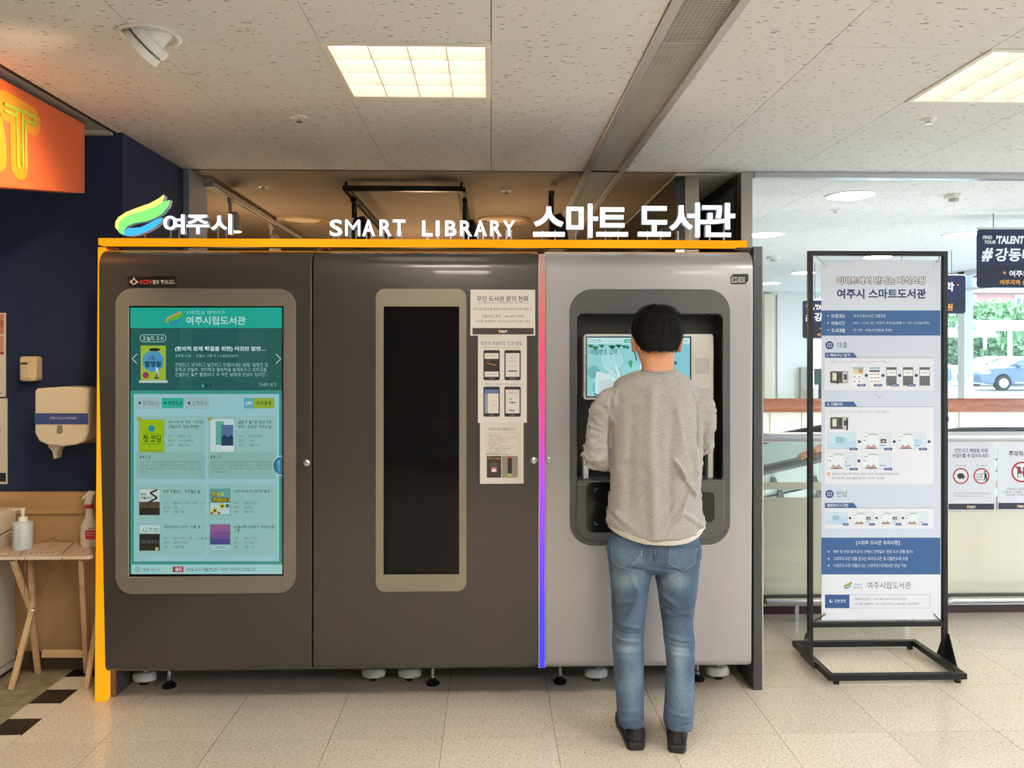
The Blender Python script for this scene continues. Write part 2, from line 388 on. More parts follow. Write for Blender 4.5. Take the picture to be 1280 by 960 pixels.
def glyph(c, off, res):
    k = ('g', c, off, res)
    if k in TC: return TC[k]
    vs = []; fs = []
    if 0xac00 <= ord(c) <= 0xd7a3:
        w = .085 + off*1.6
        for l in strokes(c):
            for (x0,y0),(x1,y1) in zip(l, l[1:]):
                d = math.hypot(x1-x0, y1-y0) or 1; ux, uy = (x1-x0)/d*w/2, (y1-y0)/d*w/2; n = len(vs)
                vs += [(x0-ux-uy, y0-uy+ux, 0), (x0-ux+uy, y0-uy-ux, 0), (x1+ux+uy, y1+uy-ux, 0), (x1+ux-uy, y1+uy+ux, 0)]; fs.append((n, n+1, n+2, n+3))
        r = (np.array(vs)*(.82, .82, 1) + (.02, -.06, 0), fs, .88)
    elif c in '★●■·♥':
        pts = {'★': [(.4+(.4 if i%2==0 else .17)*math.sin(math.pi*i/5), .35+(.4 if i%2==0 else .17)*math.cos(math.pi*i/5)) for i in range(10)], '■': [(0,0),(.6,0),(.6,.6),(0,.6)],
               '♥': [(.35,0),(.7,.4),(.6,.65),(.35,.5),(.1,.65),(0,.4)]}.get(c) or [((.3+(.3 if c=='●' else .08)*math.cos(a*.6283)), .35+(.3 if c=='●' else .08)*math.sin(a*.6283)) for a in range(10)]
        r = (np.array([(x, y, 0) for x, y in pts]), [tuple(range(len(pts)))], .8)
    else:
        c = {'…': '...', '“': '"', '”': '"', '→': '>', '℃': 'C', "’": "'"}.get(c, c)
        r = textmesh(c, off, res, 0, 0, True); r = (r[0], r[1], r[0][:,0].max()+.075) if r else None
    TC[k] = r; return r
def textmesh(s, off=0.0, res=2, ext=0.0, shear=0.0, real=False):
    k = (s, off, res, ext, shear, real)
    if k in TC: return TC[k]
    if real:
        cu = bpy.data.curves.new('t', 'FONT'); cu.body = s; cu.size = 1; cu.offset = off; cu.resolution_u = res; cu.extrude = ext; cu.shear = shear
        o = bpy.data.objects.new('t', cu); BENCH.collection.objects.link(o); me = evalmesh(o)
        v = np.array([tuple(x.co) for x in me.vertices]); f = [tuple(p.vertices) for p in me.polygons]
        bpy.data.objects.remove(o); bpy.data.meshes.remove(me); TC[k] = (v, f) if len(v) else None; return TC[k]
    vs = []; fs = []; n = 0; x = 0
    for c in s:
        g = glyph(c, off, res) if c != ' ' else None
        if g is None: x += .3; continue
        v, f, adv = g; v = v.copy(); v[:,0] += x + shear*v[:,1]; vs.append(v); fs += [tuple(i+n for i in q) for q in f]; n += len(v); x += adv
    TC[k] = (np.concatenate(vs), fs); return TC[k]
class Print:
    STEP = .00035
    def __init__(s, Y, emit=0.0, rough=.6, coat=0.0): s.mb = MB(); s.Y = Y; s.e = emit; s.r = rough; s.c = coat
    def mt(s, c):
        if not isinstance(c, str): return c
        return mat(c, s.r, 0, s.e, .5, s.c)
    def p(s, px, py, L):
        q = P(px, py, s.Y); return (q.x, s.Y - (L+1) * s.STEP, q.z)
    def poly(s, pts, c, L=1):
        s.mb.use(s.mt(c)); A = sum(pts[i][0]*pts[(i+1)%len(pts)][1]-pts[(i+1)%len(pts)][0]*pts[i][1] for i in range(len(pts)))
        f = tuple(range(len(pts))); s.mb.add([s.p(x, y, L) for x, y in pts], [f[::-1] if A > 0 else f]); return s
    def rect(s, x0, y0, x1, y1, c, L=1): return s.poly([(x0,y0),(x1,y0),(x1,y1),(x0,y1)], c, L)
    def rr(s, x0, y0, x1, y1, r, c, L=1): return s.poly(rrect(x0, y0, x1, y1, min(r, (x1-x0)/2-.01, (y1-y0)/2-.01), 4), c, L)
    def circ(s, x, y, r, c, L=1, n=20, ry=None): return s.poly([(x+r*math.cos(2*math.pi*i/n), y+(ry or r)*math.sin(2*math.pi*i/n)) for i in range(n)], c, L)
    def ring(s, x, y, r, w, c, L=1, n=28):
        for i in range(n):
            a, b = 2*math.pi*i/n, 2*math.pi*(i+1)/n
            s.poly([(x+r*math.cos(a), y+r*math.sin(a)), (x+r*math.cos(b), y+r*math.sin(b)), (x+(r-w)*math.cos(b), y+(r-w)*math.sin(b)), (x+(r-w)*math.cos(a), y+(r-w)*math.sin(a))], c, L)
        return s
    def line(s, pts, w, c, L=1):
        for (x0,y0),(x1,y1) in zip(pts, pts[1:]):
            d = math.hypot(x1-x0, y1-y0) or 1; nx, ny = -(y1-y0)/d*w/2, (x1-x0)/d*w/2
            s.poly([(x0+nx,y0+ny),(x1+nx,y1+ny),(x1-nx,y1-ny),(x0-nx,y0-ny)], c, L)
        return s
    def box(s, x0, y0, x1, y1, w, c, L=1):
        return s.line([(x0,y0),(x1,y0),(x1,y1),(x0,y1),(x0,y0)], w, c, L)
    def text(s, t, x0, y0, x1, y1, c, L=2, b=.0, res=1, shear=0, rot=0, real=None):     # fitted to the box x0..x1, y0..y1
        if real is None: real = min(y1-y0, x1-x0) > 6.3 and not rot
        v, f = textmesh(t, b, 2 if real else res, 0, shear, real); s.mb.use(s.mt(c))
        mn, mx = v.min(0), v.max(0); out = []
        for a in v:
            u, w = (a[0]-mn[0])/(mx[0]-mn[0]), (a[1]-mn[1])/(mx[1]-mn[1])
            if rot: X, Y = x0+(1-w)*(x1-x0) if rot > 0 else x0+w*(x1-x0), y0+u*(y1-y0)
            else: X, Y = x0+u*(x1-x0), y1+w*(y0-y1)
            out.append(s.p(X, Y, L))
        s.mb.add(out, f); return s
    def logo(s, x0, y0, x1, y1, L=2, cols=('#e8a03c','#5cbf4a','#3a86d8')):
        for pts, c in zip(LOGO, cols): s.poly([(x0+u*(x1-x0), y0+w*(y1-y0)) for u, w in pts], c, L)
        return s
def _lg(pts): return [((x-86)/(331-86), (y-42)/(230-42)) for x, y in pts]
LOGO = [_lg([(86,190),(88,165),(100,146),(135,122),(190,100),(240,82),(280,60),(303,42),(306,52),(296,76),(262,98),(210,115),(165,128),(125,145),(103,168),(97,205)]),
        _lg([(97,205),(103,168),(125,145),(165,128),(210,115),(262,98),(296,76),(331,66),(322,96),(298,126),(262,150),(225,163),(170,172),(140,185),(127,204),(124,226),(108,218)]),
        _lg([(124,226),(128,207),(142,196),(165,194),(200,190),(238,172),(270,153),(298,147),(288,168),(262,191),(225,211),(180,226),(150,230)])]

# ================================================================== THE SETTING
EDGE = 4.78                     # where the tiled lobby ceiling ends
MF = m_floor(); MCEIL = m_ceiling('#ecebe8'); GAP = mat('#3a3632', .9)
WALLW = mat('#e9e6de', .8); NAVY = mat('#16264a', .75, bump=.05, bscale=300)
f = MB().use(mat('#847a6c', .6)); f.box(-6, 7, -5, EDGE+.02, -.15, -.006)
floor = struct('floor', f)
tile = None
T = .455
for i in range(-5, 14):
    for j in range(-2, 4):
        x0, y0 = -.195 + T*i, 3.24 + T*j
        if x0 < -2.3 or x0 > 5.9: continue
        if tile is None:
            me = MB().use(MF).box(.0012, T-.0012, .0012, T-.0012, -.006, 0).mesh('floor_tile')
        y1 = min(y0+T, EDGE+.02); cx0 = max(x0, -1.911)
        if y1 - y0 < T - .01 or cx0 > x0 + .01:
            m2 = MB().use(MF).box(cx0-x0+.0012, T-.0012, .0012, y1-y0-.0012, -.006, 0).mesh('floor_tile')
        else: m2 = me
        tile = link('floor_tile', m2, floor, (x0, y0, 0))
part('floor_finish', MB().use(MF).box(-1.911, 5.9, -5, 2.329, -.006, 0).box(5.9, 7, -5, 4.8, -.006, 0), floor)
cb, cw = mat('#15130f', .25), mat('#d9cfbd', .25)
for k in range(-9, 3):
    y0 = 3.604 + .1475*k; y1 = min(y0+.1475, 4.0)
    part('border_tile', MB().use(cb if k % 2 == 0 else cw).box(-2.052, -1.9125, y0+.0005, y1-.0005, -.006, .0005), floor)
part('mosaic_floor', MB().use(m_mosaic()).box(-6, -2.053, -5, 4.0, -.006, 0), floor)

slab = MB().use(GAP).box(-1.86, 7, -5, 14.2, CH+.012, CH+.15)
ceil = struct('ceiling', slab)
XG = [-1.85, -1.8, -1.2, -.6, 0, .555] + [.80] + [1.19+.6*k for k in range(10)]
YG = [1.62, 2.22, 2.82, 3.42, 4.02, EDGE]
LIGHTS = [(-.6, 2.82), (1.79, 2.82)]
for xa, xb in zip(XG, XG[1:]):
    if abs(xa - .555) < .01 or xb > 6.7: continue
    for ya, yb in zip(YG, YG[1:]):
        if any(abs(xa-lx) < .03 and abs(ya-ly) < .03 for lx, ly in LIGHTS): continue
        if xa == -1.2 and ya == 2.22 or xa == -1.8 and ya == 2.22:
            tm = cutout(MB().use(MCEIL).box(xa+.0016, xb-.0016, ya+.0012, yb-.0012, CH, CH+.012), [MB().use(MCEIL).lathe((AtZ(186, 44, CH).x, AtZ(186, 44, CH).y, CH-.1), [(.088, 0), (.088, .3)], 32)])
            part('ceiling_tile', tm, ceil); continue
        part('ceiling_tile', MB().use(MCEIL).box(xa+.0016, xb-.0016, ya+.0012, yb-.0012, CH, CH+.012), ceil)
# tiles of the lit hall beyond the glass
for i in range(9):
    for j in range(16):
        xa, ya = 1.57 + .6*i - (.0 if i else 0), EDGE+.03 + .6*j
        if ya > 13.9: continue
        part('ceiling_tile', MB().use(MCEIL).box(xa+.0015, min(xa+.6, 6.2)-.0015, ya+.0015, min(ya+.6, 14)-.0015, CH, CH+.012), ceil)
part('ceiling_finish', MB().use(MCEIL).box(-1.85, 7, -5, 1.618, CH, CH+.012), ceil)
DIM_BROWN = mat('#8d7a66', .85, var=.06, vscale=1.2)  # the store's warm dim light is put into this ceiling colour
part('store_ceiling', MB().use(DIM_BROWN).box(-4, .553, EDGE, 9.5, CH-.002, CH+.012).box(.803, 1.12, EDGE, 9.5, CH-.002, CH+.012), ceil)
part('bright_ceiling_strip', MB().use(WALLW).box(1.12, 1.57, EDGE, 9.5, CH-.001, CH+.012), ceil)
GREYC = mat('#a9aba5', .8)
part('side_ceiling', MB().use(GREYC).box(-6, -1.864, -5, 4.0, CH+.004, CH+.06), ceil)
struct('trim_1', MB().use(mat('#1a1816', .6)).box(-1.866, -1.852, -5, 4.02, CH-.003, CH+.06))
struct('trim_2', MB().use(mat('#b9b6a8', .5)).box(-6, -1.866, 3.97, 4.0, CH-.015, CH+.02))

# linear air grille in the ceiling
g = thing('ceiling_grille', (.68, 2.3, CH), 'long grey mesh air grille running along the ceiling between pale rims', 'air grille')
TR = mat('#c9c6c0', .35, .3)
YE = 9.0
part('backing', MB().use(mat('#a8a49b', .8)).box(.557, .798, 1.0, YE, CH+.03, CH+.035), g)
for a, b in ((.556, .592), (.764, .799)):
    part('rim', MB().use(TR).box(a, b, 1.0, YE, CH-.008, CH+.03), g, bevel=.002)
gm = MB().use(mat('#d0ccc4', .5))
for k in range(11): x = .598 + .0162*k; gm.box(x-.0013, x+.0013, 1.0, YE, CH+.004, CH+.008)
for k in range(480): y = 1.0 + k*.0165; gm.box(.592, .764, y-.0013, y+.0013, CH+.004, CH+.007)
part('grille_mesh', gm, g, kind='stuff')
for y in (2.25, 2.8, 3.75, 4.78, 6.0): part('joint_bar', MB().use(TR).box(.592, .764, y-.004, y+.004, CH+.001, CH+.01), g)

# louvred ceiling lights
LV = mat('#f2ecdf', .5); GLOW = None
def panel_light(x, y, label, detail=True):
    t = thing('ceiling_panel_light', (x+.3, y+.3, CH), label, 'ceiling light', 'unseen added ceiling lights' if not detail else None)
    fr = MB().use(LV)
    for a in ((x, x+.6, y, y+.022), (x, x+.6, y+.578, y+.6), (x, x+.022, y+.022, y+.578), (x+.578, x+.6, y+.022, y+.578)): fr.box(*a, CH-.006, CH+.055)
    part('frame', fr, t, bevel=.002)
    part('diffuser', MB().use(PDIM if detail else PMAT).box(x+.022, x+.578, y+.022, y+.578, CH+.05, CH+.055), t)
    if detail:
        for k in range(1, 4):
            q = x + .022 + .139*k; part('louver_blade', MB().use(LV).box(q-.002, q+.002, y+.022, y+.578, CH-.002, CH+.045), t)
            q = y + .022 + .139*k; part('louver_blade', MB().use(LV).box(x+.022, x+.578, q-.002, q+.002, CH-.002, CH+.045), t)
def panel_emit(k=1.0, col=PANEL_COL):
    m = bpy.data.materials.new('m'); m.use_nodes = True; nt = m.node_tree; nt.nodes.remove(nt.nodes['Principled BSDF'])
    e = nt.nodes.new('ShaderNodeEmission'); e.inputs[0].default_value = (*col, 1); e.inputs[1].default_value = PANEL_STRENGTH*k
    nt.links.new(e.outputs[0], nt.nodes['Material Output'].inputs[0]); return m
PMAT = panel_emit(); PDIM = panel_emit(.052, (1, .94, .80))  # panels in view are dimmed, the unseen ones carry the room light
panel_light(-.6, 2.82, 'square ceiling light with sixteen glowing louvre cells left of the air grille')
panel_light(1.79, 2.82, 'square louvred ceiling light at the right edge, above the roll banner stand')
for x in (-.6, 1.79, 4.19):  # unseen panels added out of view to light the room
    for y in (1.0, -1.4): panel_light(x, y, 'unseen square ceiling light added behind the viewer to light the room', False)
panel_light(4.19, 2.82, 'unseen square ceiling light added beyond the right edge to light the room', False)
slab_cut = [MB().use(GAP).box(x+.01, x+.59, y+.01, y+.59, CH-.1, CH+.3) for x, y in [(-.6, 2.82), (1.79, 2.82)] + [(a, b) for a in (-.6, 1.79, 4.19) for b in (1.0, -1.4)] + [(4.19, 2.82)]]
slab_cut.append(MB().use(GAP).box(.557, .798, 1.0, 9.0, CH-.1, CH+.1))
for nm, base in (('ceiling', ceil),):
    nb = cutout(slab, slab_cut); me = nb.mesh('ceiling'); ceil.data = me
fin = [o for o in ceil.children if o.name.startswith('ceiling_finish')][0]
fin.data = cutout(MB().use(MCEIL).box(-1.85, 7, -5, 1.618, CH, CH+.012), slab_cut).mesh('ceiling_finish')

# walls
struct('wall_back_left', MB().use(NAVY).box(-6, -1.82, 4.0, 4.2, .87, CH+.15))
BOARD = m_wood('#a9865a', '#bf9c6c', (.6, 1, 9)); PLY = m_wood('#a98a62', '#b8996f', (3, 1, 1.2))
struct('trim_3', MB().use(BOARD).box(-6, -1.82, 3.985, 4.1, .765, .875), bevel=.003)
struct('wall_panel_left', MB().use(PLY).box(-6, -1.82, 3.995, 4.2, .09, .768))
struct('baseboard_left', MB().use(mat('#4c4236', .6)).box(-6, -1.82, 3.99, 4.1, 0, .09))
struct('wall_side_left', MB().use(NAVY).box(-2.4, -1.82, 4.2, EDGE, 0, CH+.15))
struct('wall_left', MB().use(WALLW).box(-6.1, -6, -5, 4.2, 0, CH+.2))
struct('wall_behind', MB().use(mat('#c9c2b6', .8)).box(-6, 7, -5.1, -5, 0, CH+.2))
struct('wall_store_back', MB().use(mat('#4a3d30', .9)).box(-4.1, 1.6, 9.5, 9.6, 0, CH+.1))
struct('wall_store_left', MB().use(mat('#55483a', .9)).box(-4.1, -4.0, EDGE, 9.6, 0, CH+.1))
struct('wall_store_front', MB().use(mat('#2c2a2a', .9)).box(-4.0, -1.9, EDGE, EDGE+.1, 0, CH+.1))
struct('floor_store', MB().use(mat('#6b5d4c', .4)).box(-4.1, 1.6, EDGE+.02, 9.6, -.1, -.002))
# steel pieces of the partition line
a, b = P(226, 0, EDGE).x, P(237, 0, EDGE).x
st = MB().use(mat('#b4b8c0', .35, .5)).box(a, b, EDGE, EDGE+.3, 0, CH)
solo('steel_post', st, 'pale steel post behind the left end of the kiosk, beside the navy wall', 'post', bevel=.004)
x0, x1 = P(925, 0, EDGE).x, P(939.4, 0, EDGE).x
solo('steel_post', MB().use(mat('#a9a49c', .3, .8)).box(x0, x1, EDGE-.02, EDGE+.06, 0, CH), 'brushed steel post rising behind the right end of the orange light bar', 'post', bevel=.003)
x0, x1 = P(855, 0, EDGE+.1).x, P(874, 0, EDGE+.1).x
solo('steel_post', MB().use(mat('#a39a8e', .3, .8)).box(x0, x1, EDGE+.1, EDGE+.2, 0, CH), 'brushed steel post behind the white lettering, next to the dark glass wall', 'post', bevel=.003)
struct('wall_dark_glass', MB().use(mat('#0e0f12', .08, spec=.8)).box(1.13, 1.19, EDGE+.1, 9.4, 0, CH))
sp = thing('glass_partition', (1.5, 5, 0), 'grey green ribbed glass partition with dark top rail behind the steel posts', 'partition')
part('rail', MB().use(mat('#2b2a28', .4)).box(1.49, 1.53, EDGE+.06, 9.4, CH-.05, CH-.002).box(1.49, 1.53, EDGE+.06, EDGE+.1, 0, CH-.05), sp)
part('pane', MB().use(mat('#8b988f', .25, bump=.5, bscale=60)).box(1.505, 1.515, EDGE+.1, 9.4, 0, CH-.05), sp)
struct('trim_4', MB().use(METAL).box(1.58, 7, EDGE-.03, EDGE+.03, CH-.035, CH+.004))
struct('trim_5', MB().use(mat('#57493c', .7)).box(-1.82, 1.49, EDGE-.004, EDGE+.002, CH-.004, CH+.01))

# ------------------------------------------------------------------ things on the ceiling
c = AtZ(186, 44, CH)
dl = thing('adjustable_downlight', c, 'tilted white adjustable downlight recessed in the ceiling at upper left', 'ceiling light')
WL = mat('#e8e6e0', .35)
part('trim_ring', MB().use(WL).lathe(c, [(.088, -.001), (.104, -.001), (.104, -.006), (.094, -.009), (.086, -.006), (.084, .03), (.088, .03)], 40), dl, smooth=True)
part('housing', MB().use(mat('#9d978d', .5)).lathe(c, [(.088, .0), (.088, .12), (.085, .12), (.085, .0)], 32), dl, smooth=True)
ax = Vector((-.72, .05, -.62)).normalized(); sx = ax.cross(Vector((0,1,0))).normalized()
cc = c + Vector((-.0, 0, -.018))
def disc(mb, c, ax, prof, n=32): # prof list of (dist along axis, radius)
    mb.tube([Vector(c) + ax*d for d, r in prof], [r for d, r in prof], n); return mb
part('lamp_head', disc(MB().use(WL), cc, ax, [(-.10, .035), (-.05, .042), (-.02, .045), (-.018, .072), (.012, .076)]), dl, smooth=True)
part('lamp_rim', disc(MB().use(WL), cc, ax, [(.02, .070), (.045, .074), (.048, .062), (.03, .05)]), dl, smooth=True)
part('lamp_lens', disc(MB().use(m_emit('#fff0d0', 9)), cc, ax, [(.043, .060), (.0455, .061)]), dl)
sl = bpy.data.lights.new('downlight_beam', 'SPOT'); sl.energy = 50; sl.color = (1, .72, .42); sl.spot_size = R(110); sl.spot_blend = .6; sl.shadow_soft_size = .05
slo = bpy.data.objects.new('downlight_beam', sl); COL.objects.link(slo); slo.parent = dl; slo.location = ax*.075 + Vector((0,0,-.018)); slo.rotation_euler = ax.to_track_quat('-Z', 'Y').to_euler()
def sprinkler(px, py, label):
    c = AtZ(px, py, CH); t = thing('sprinkler_head', c, label, 'sprinkler')
    part('escutcheon', MB().use(WL).lathe(c, [(.036, 0), (.034, -.006), (.018, -.01), (.001, -.01)], 20), t, smooth=True)
    part('deflector', MB().use(METAL).lathe(c, [(.007, -.01), (.007, -.02), (.016, -.021), (.016, -.024), (.001, -.024)], 14), t, smooth=True)
sprinkler(374, 146, 'small sprinkler on the ceiling left of the louvred light')
sprinkler(1161, 149, 'small sprinkler on the ceiling at right, below the cut off panel light')
sprinkler(1044, 262, 'small sprinkler on the hall ceiling below the largest round downlight')
sprinkler(329, 233, 'tiny fitting on the brown store ceiling beside the white light track')
sprinkler(633, 238, 'tiny fitting on the brown store ceiling right of the black light track')
def detector(px, py, label, r=.075):
    c = AtZ(px, py, CH); t = thing('smoke_detector', c, label, 'smoke detector')
    part('base', MB().use(WHITE).lathe(c, [(r, 0), (r, -.02), (r*.9, -.028), (.01, -.028)], 24), t, smooth=True)
    part('sensor', MB().use(mat('#b9b6ae', .5)).lathe(c, [(r*.55, -.028), (r*.5, -.05), (.01, -.055)], 20), t, smooth=True)
detector(1192, 243, 'round smoke detector on the hall ceiling right of the largest downlight', .06)
detector(967, 321, 'small smoke detector on the hall ceiling beside the kiosk corner')
DLM = m_emit('#fff0dc', 22.0)
def downlight(px, py, r, label, em=None):
    c = AtZ(px, py, CH); t = thing('round_downlight', c, label, 'ceiling light', 'round downlights in the hall beyond the glass')
    part('ring', MB().use(WHITE).lathe(c, [(r+.025, 0), (r+.022, -.008), (r, -.006), (r, .0)], 32), t, smooth=True)
    part('lens', MB().use(em or DLM).lathe(c, [(r, -.003), (r*.8, -.006), (.01, -.008)], 28), t)
downlight(1064, 244, .15, 'largest round downlight above the banner stand')
downlight(957, 293, .15, 'round downlight just right of the white lettering')
downlight(1203, 293, .15, 'round downlight partly behind the nearer hanging banner')
downlight(1097, 321, .15, 'round downlight just above the top bar of the banner stand')
downlight(1004, 341, .15, 'round downlight left of the banner stand post')
downlight(962, 354, .15, 'farthest round downlight beside the kiosk side panel')
for px, nm in ((378, 'left'), (630, 'right')):
    c = AtZ(px, 274.5, CH-.002); r = .215
    t = thing('ring_light', c, f'faintly glowing round recessed ring light on the brown store ceiling, {nm} one', 'ceiling light')
    part('ring', MB().use(mat('#a98f70', .4)).lathe(c, [(r*.72, .0), (r*.74, -.014), (r*.9, -.022), (r, -.012), (r*1.02, 0)], 40), t, smooth=True)
    part('lens', MB().use(mat('#d9b98a', .4, emit=.12)).lathe(c, [(r*.7, -.003), (.02, -.004)], 32), t)  # faint glow put into the lens material
# track lights in the store
TW = mat('#a9a094', .4); TB = mat('#0e0d0c', .4)
zt = CH-.045
t = thing('white_light_track', (P(243,0,5.0).x, 5, zt), 'white ceiling light track running back from the steel post', 'light track')
q0 = AtZ(246, 232, zt); q1 = AtZ(264, 232, zt)
part('rail', MB().use(TW).box(q0.x, q1.x+.02, q0.y-.02, q0.y+.02, zt-.012, zt+.02), t, bevel=.002)
part('rail', MB().use(TW).box(q1.x-.02, q1.x+.02, q0.y+.02, 8.5, zt-.012, zt+.02), t, bevel=.002)
part('slot', MB().use(TB).box(q1.x-.006, q1.x+.006, q0.y+.03, 8.5, zt-.0135, zt-.0115), t)
part('hanger', MB().use(TW).box(q1.x-.01, q1.x+.01, q0.y-.01, q0.y+.01, zt+.02, CH), t)
def track_spot(px, py, z, col, label, s=1.0, yaw=0, stem=.07, glow=False):
    c = AtZ(px, py, z); t = thing('track_spotlight', c, label, 'spotlight')
    part('adapter', MB().use(col).box(c.x-.012*s, c.x+.012*s, c.y-.03*s, c.y+.03*s, z-.03, z), t, bevel=.002)
    part('stem', MB().use(col).tube([(c.x, c.y, z-.03), (c.x, c.y, z-.03-stem)], .012*s, 10), t, smooth=True)
    h = Vector((c.x + .02*s, c.y, z-.03-stem))
    part('lamp_head', MB().use(col).tube([h, h+Vector((.006, 0, -.02))*s, h+Vector((.012, -.01, -.13))*s, h+Vector((.012, -.01, -.128))*s], [.025*s, .036*s, .046*s, .03*s], 18), t, smooth=True)
    if glow: part('lens', MB().use(m_emit('#ffd9a0', 2.5)).tube([h+Vector((.012, -.01, -.129))*s, h+Vector((.012, -.01, -.1305))*s], [.04*s, .038*s], 16), t)
    return t
track_spot(288, 249, zt-.012, TW, 'white track spotlight with lit lens behind the lettering', 1.0, stem=.06, glow=True)
track_spot(339, 281, zt-.012, TW, 'white track spotlight farther along the white track', 1.0, stem=.05)
t = thing('black_light_track', (-.6, 5.2, zt), 'black rectangular ceiling light track over the word in latin letters', 'light track')
a = AtZ(429, 236, zt); b = AtZ(579, 238, zt); yb = 7.6
part('rail', MB().use(TB).box(a.x, b.x, a.y-.018, a.y+.018, zt-.015, zt+.018), t, bevel=.002)
for x in (a.x, b.x-.02): part('rail', MB().use(TB).box(x, x+.035, a.y+.018, yb, zt-.015, zt+.018), t, bevel=.002)
for x in (a.x+.02, b.x-.01): part('hanger', MB().use(TB).box(x-.008, x+.008, a.y-.01, a.y+.01, zt+.018, CH), t)
track_spot(443, 248, zt-.015, TB, 'black track spotlight above the letter M', 1.5, stem=.1)
track_spot(581, 250, zt-.015, TB, 'black track spotlight above the second letter R', 1.3, stem=.11, glow=True)
track_spot(689, 240, zt, TB, 'black spotlight hanging behind the large white lettering', 1.5, stem=.12)
for x, y, e in ((-1.9, 6.0, 4), (-.6, 7.2, 5), (.2, 6.0, 3)):
    l = bpy.data.lights.new('store_lamp', 'POINT'); l.energy = e*4; l.color = (1, .7, .4); l.shadow_soft_size = .15
    o = bpy.data.objects.new('store_lamp', l); COL.objects.link(o); o.location = (x, y, 1.9)

# ------------------------------------------------------------------ balustrade, moving walkway, hall beyond
YB = 4.75
XL = P(942.5, 0, YB).x
bl = thing('glass_balustrade', (3.5, YB, 0), 'glass balustrade with silver top rail and dark red kick board behind the stand', 'balustrade')
zr = P(1100, 546.5, YB).z
part('top_rail', MB().use(mat('#d9dbde', .3, .35)).tube([(XL, YB, zr), (6.6, YB, zr)], .031, 20), bl, smooth=True)
GL = m_glass('#fdfdfb', .2, .03); FILM = m_film('#f6f1e2', .95)
z1 = P(1000, 603, YB).z; zb = P(1000, 746, YB).z
for x0, x1 in ((XL, 3.35), (3.36, 4.8), (4.81, 6.6)):
    part('glass_pane', MB().use(GL).box(x0, x1, YB-.005, YB+.005, zb-.02, zr-.02), bl)
    zs = P(1000, 612, YB).z; zs2 = P(1000, 622, YB).z
    part('frosted_film', MB().use(FILM).box(x0, x1, YB+.006, YB+.008, zs, z1).box(x0, x1, YB+.006, YB+.008, zb-.02, zs2), bl)
part('base_shoe', MB().use(mat('#3a3634', .4)).box(XL, 6.6, YB-.03, YB+.03, zb-.03, zb+.012), bl, bevel=.003)
part('metal_strip', MB().use(METAL).box(XL, 6.6, YB-.035, YB+.0, zb-.045, zb-.028), bl)
part('kick_board', MB().use(mat('#4a2a2a', .35)).box(XL, 6.6, YB-.02, YB+.05, 0.0, zb-.04), bl)
zk = .115; xr = P(1200, 0, 4.6).x
kr = thing('kick_rail', (xr, 4.6, 0), 'low silver tube rail on the floor at right, bending down beside the banner', 'rail')
part('tube', MB().use(METAL).tube([(P(1172,0,4.6).x, 4.6, .02), (P(1173,0,4.6).x, 4.6, .06), (P(1178,0,4.6).x, 4.6, .095), (P(1190,0,4.6).x, 4.6, zk), (6.5, 4.6, zk)], .02, 14), kr, smooth=True)
part('tube_foot', MB().use(METAL).lathe((P(1172,0,4.6).x, 4.6, 0), [(.05, 0), (.05, .006), (.022, .02)], 18), kr, smooth=True)
for x in (4.2, 5.6): part('tube_foot', MB().use(METAL).tube([(x, 4.6, 0), (x, 4.6, zk)], .012, 10), kr)
kr2 = thing('kick_rail', (XL+.3, 4.6, 0), 'low silver tube rail on the floor between the kiosk and the banner', 'rail')
part('tube', MB().use(METAL).tube([(XL+.02, 4.6, zk), (P(1125,0,4.6).x, 4.6, zk), (P(1130,0,4.6).x, 4.6, .09), (P(1132,0,4.6).x, 4.6, .01)], .02, 14), kr2, smooth=True)
part('tube_foot', MB().use(METAL).lathe((P(1132,0,4.6).x, 4.6, 0), [(.05, 0), (.05, .006), (.022, .02)], 18), kr2, smooth=True)
part('tube_foot', MB().use(METAL).tube([(XL+.2, 4.6, 0), (XL+.2, 4.6, zk)], .012, 10), kr2)
# moving walkway descending to the left
YW = 5.5
mw = thing('moving_walkway', (3.2, YW, 0), 'inclined moving walkway with dark handrail and teal glass sides behind the balustrade', 'moving walkway')
def wz(px, py, Y=YW): return P(px, py, Y)
hp = [wz(930, 592.5), wz(956, 587.3), wz(1024, 572), wz(1175, 543.5), wz(1200, 540.5), wz(1240, 540), wz(1300, 540)]
HRM = mat('#4c5154', .4)
for dy in (0, 1.15):
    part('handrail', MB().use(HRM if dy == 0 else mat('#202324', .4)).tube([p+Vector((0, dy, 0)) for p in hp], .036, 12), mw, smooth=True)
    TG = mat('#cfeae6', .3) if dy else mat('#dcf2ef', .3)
    for (a, b) in zip(hp, hp[1:]):
        n = max(1, round((b-a).length/.5))
        for k in range(n):
            u, v = a.lerp(b, k/n), a.lerp(b, (k+1)/n)
            part('glass_panel', MB().use(TG).prism([(u.x+.003, u.z-.03), (v.x-.003, v.z-.03), (v.x-.003, v.z-.55), (u.x+.003, u.z-.55)], YW+dy-.006, YW+dy+.006), mw)
for k, (dz, w) in enumerate(((.19, .012), (.27, .01))):
    part('deck_line', MB().use(mat('#4b5a55', .5)).tube([p+Vector((0, -.012, -dz)) for p in hp], w*.6, 8), mw)
part('skirt', MB().use(mat('#d5dcd2', .4)).prism([(hp[0].x, hp[0].z-.55), (hp[3].x, hp[3].z-.55), (hp[-1].x, hp[-1].z-.55), (hp[-1].x, -1.5), (hp[0].x, -1.5)], YW-.05, YW+.05), mw)
part('pallet_belt', MB().use(mat('#3c4040', .6)).prism([(hp[0].x, hp[0].z-.95), (hp[3].x, hp[3].z-.95), (hp[-1].x, hp[-1].z-.95), (hp[-1].x, hp[-1].z-1.0), (hp[3].x, hp[3].z-1.0), (hp[0].x, hp[0].z-1.0)], YW+.06, YW+1.1), mw)
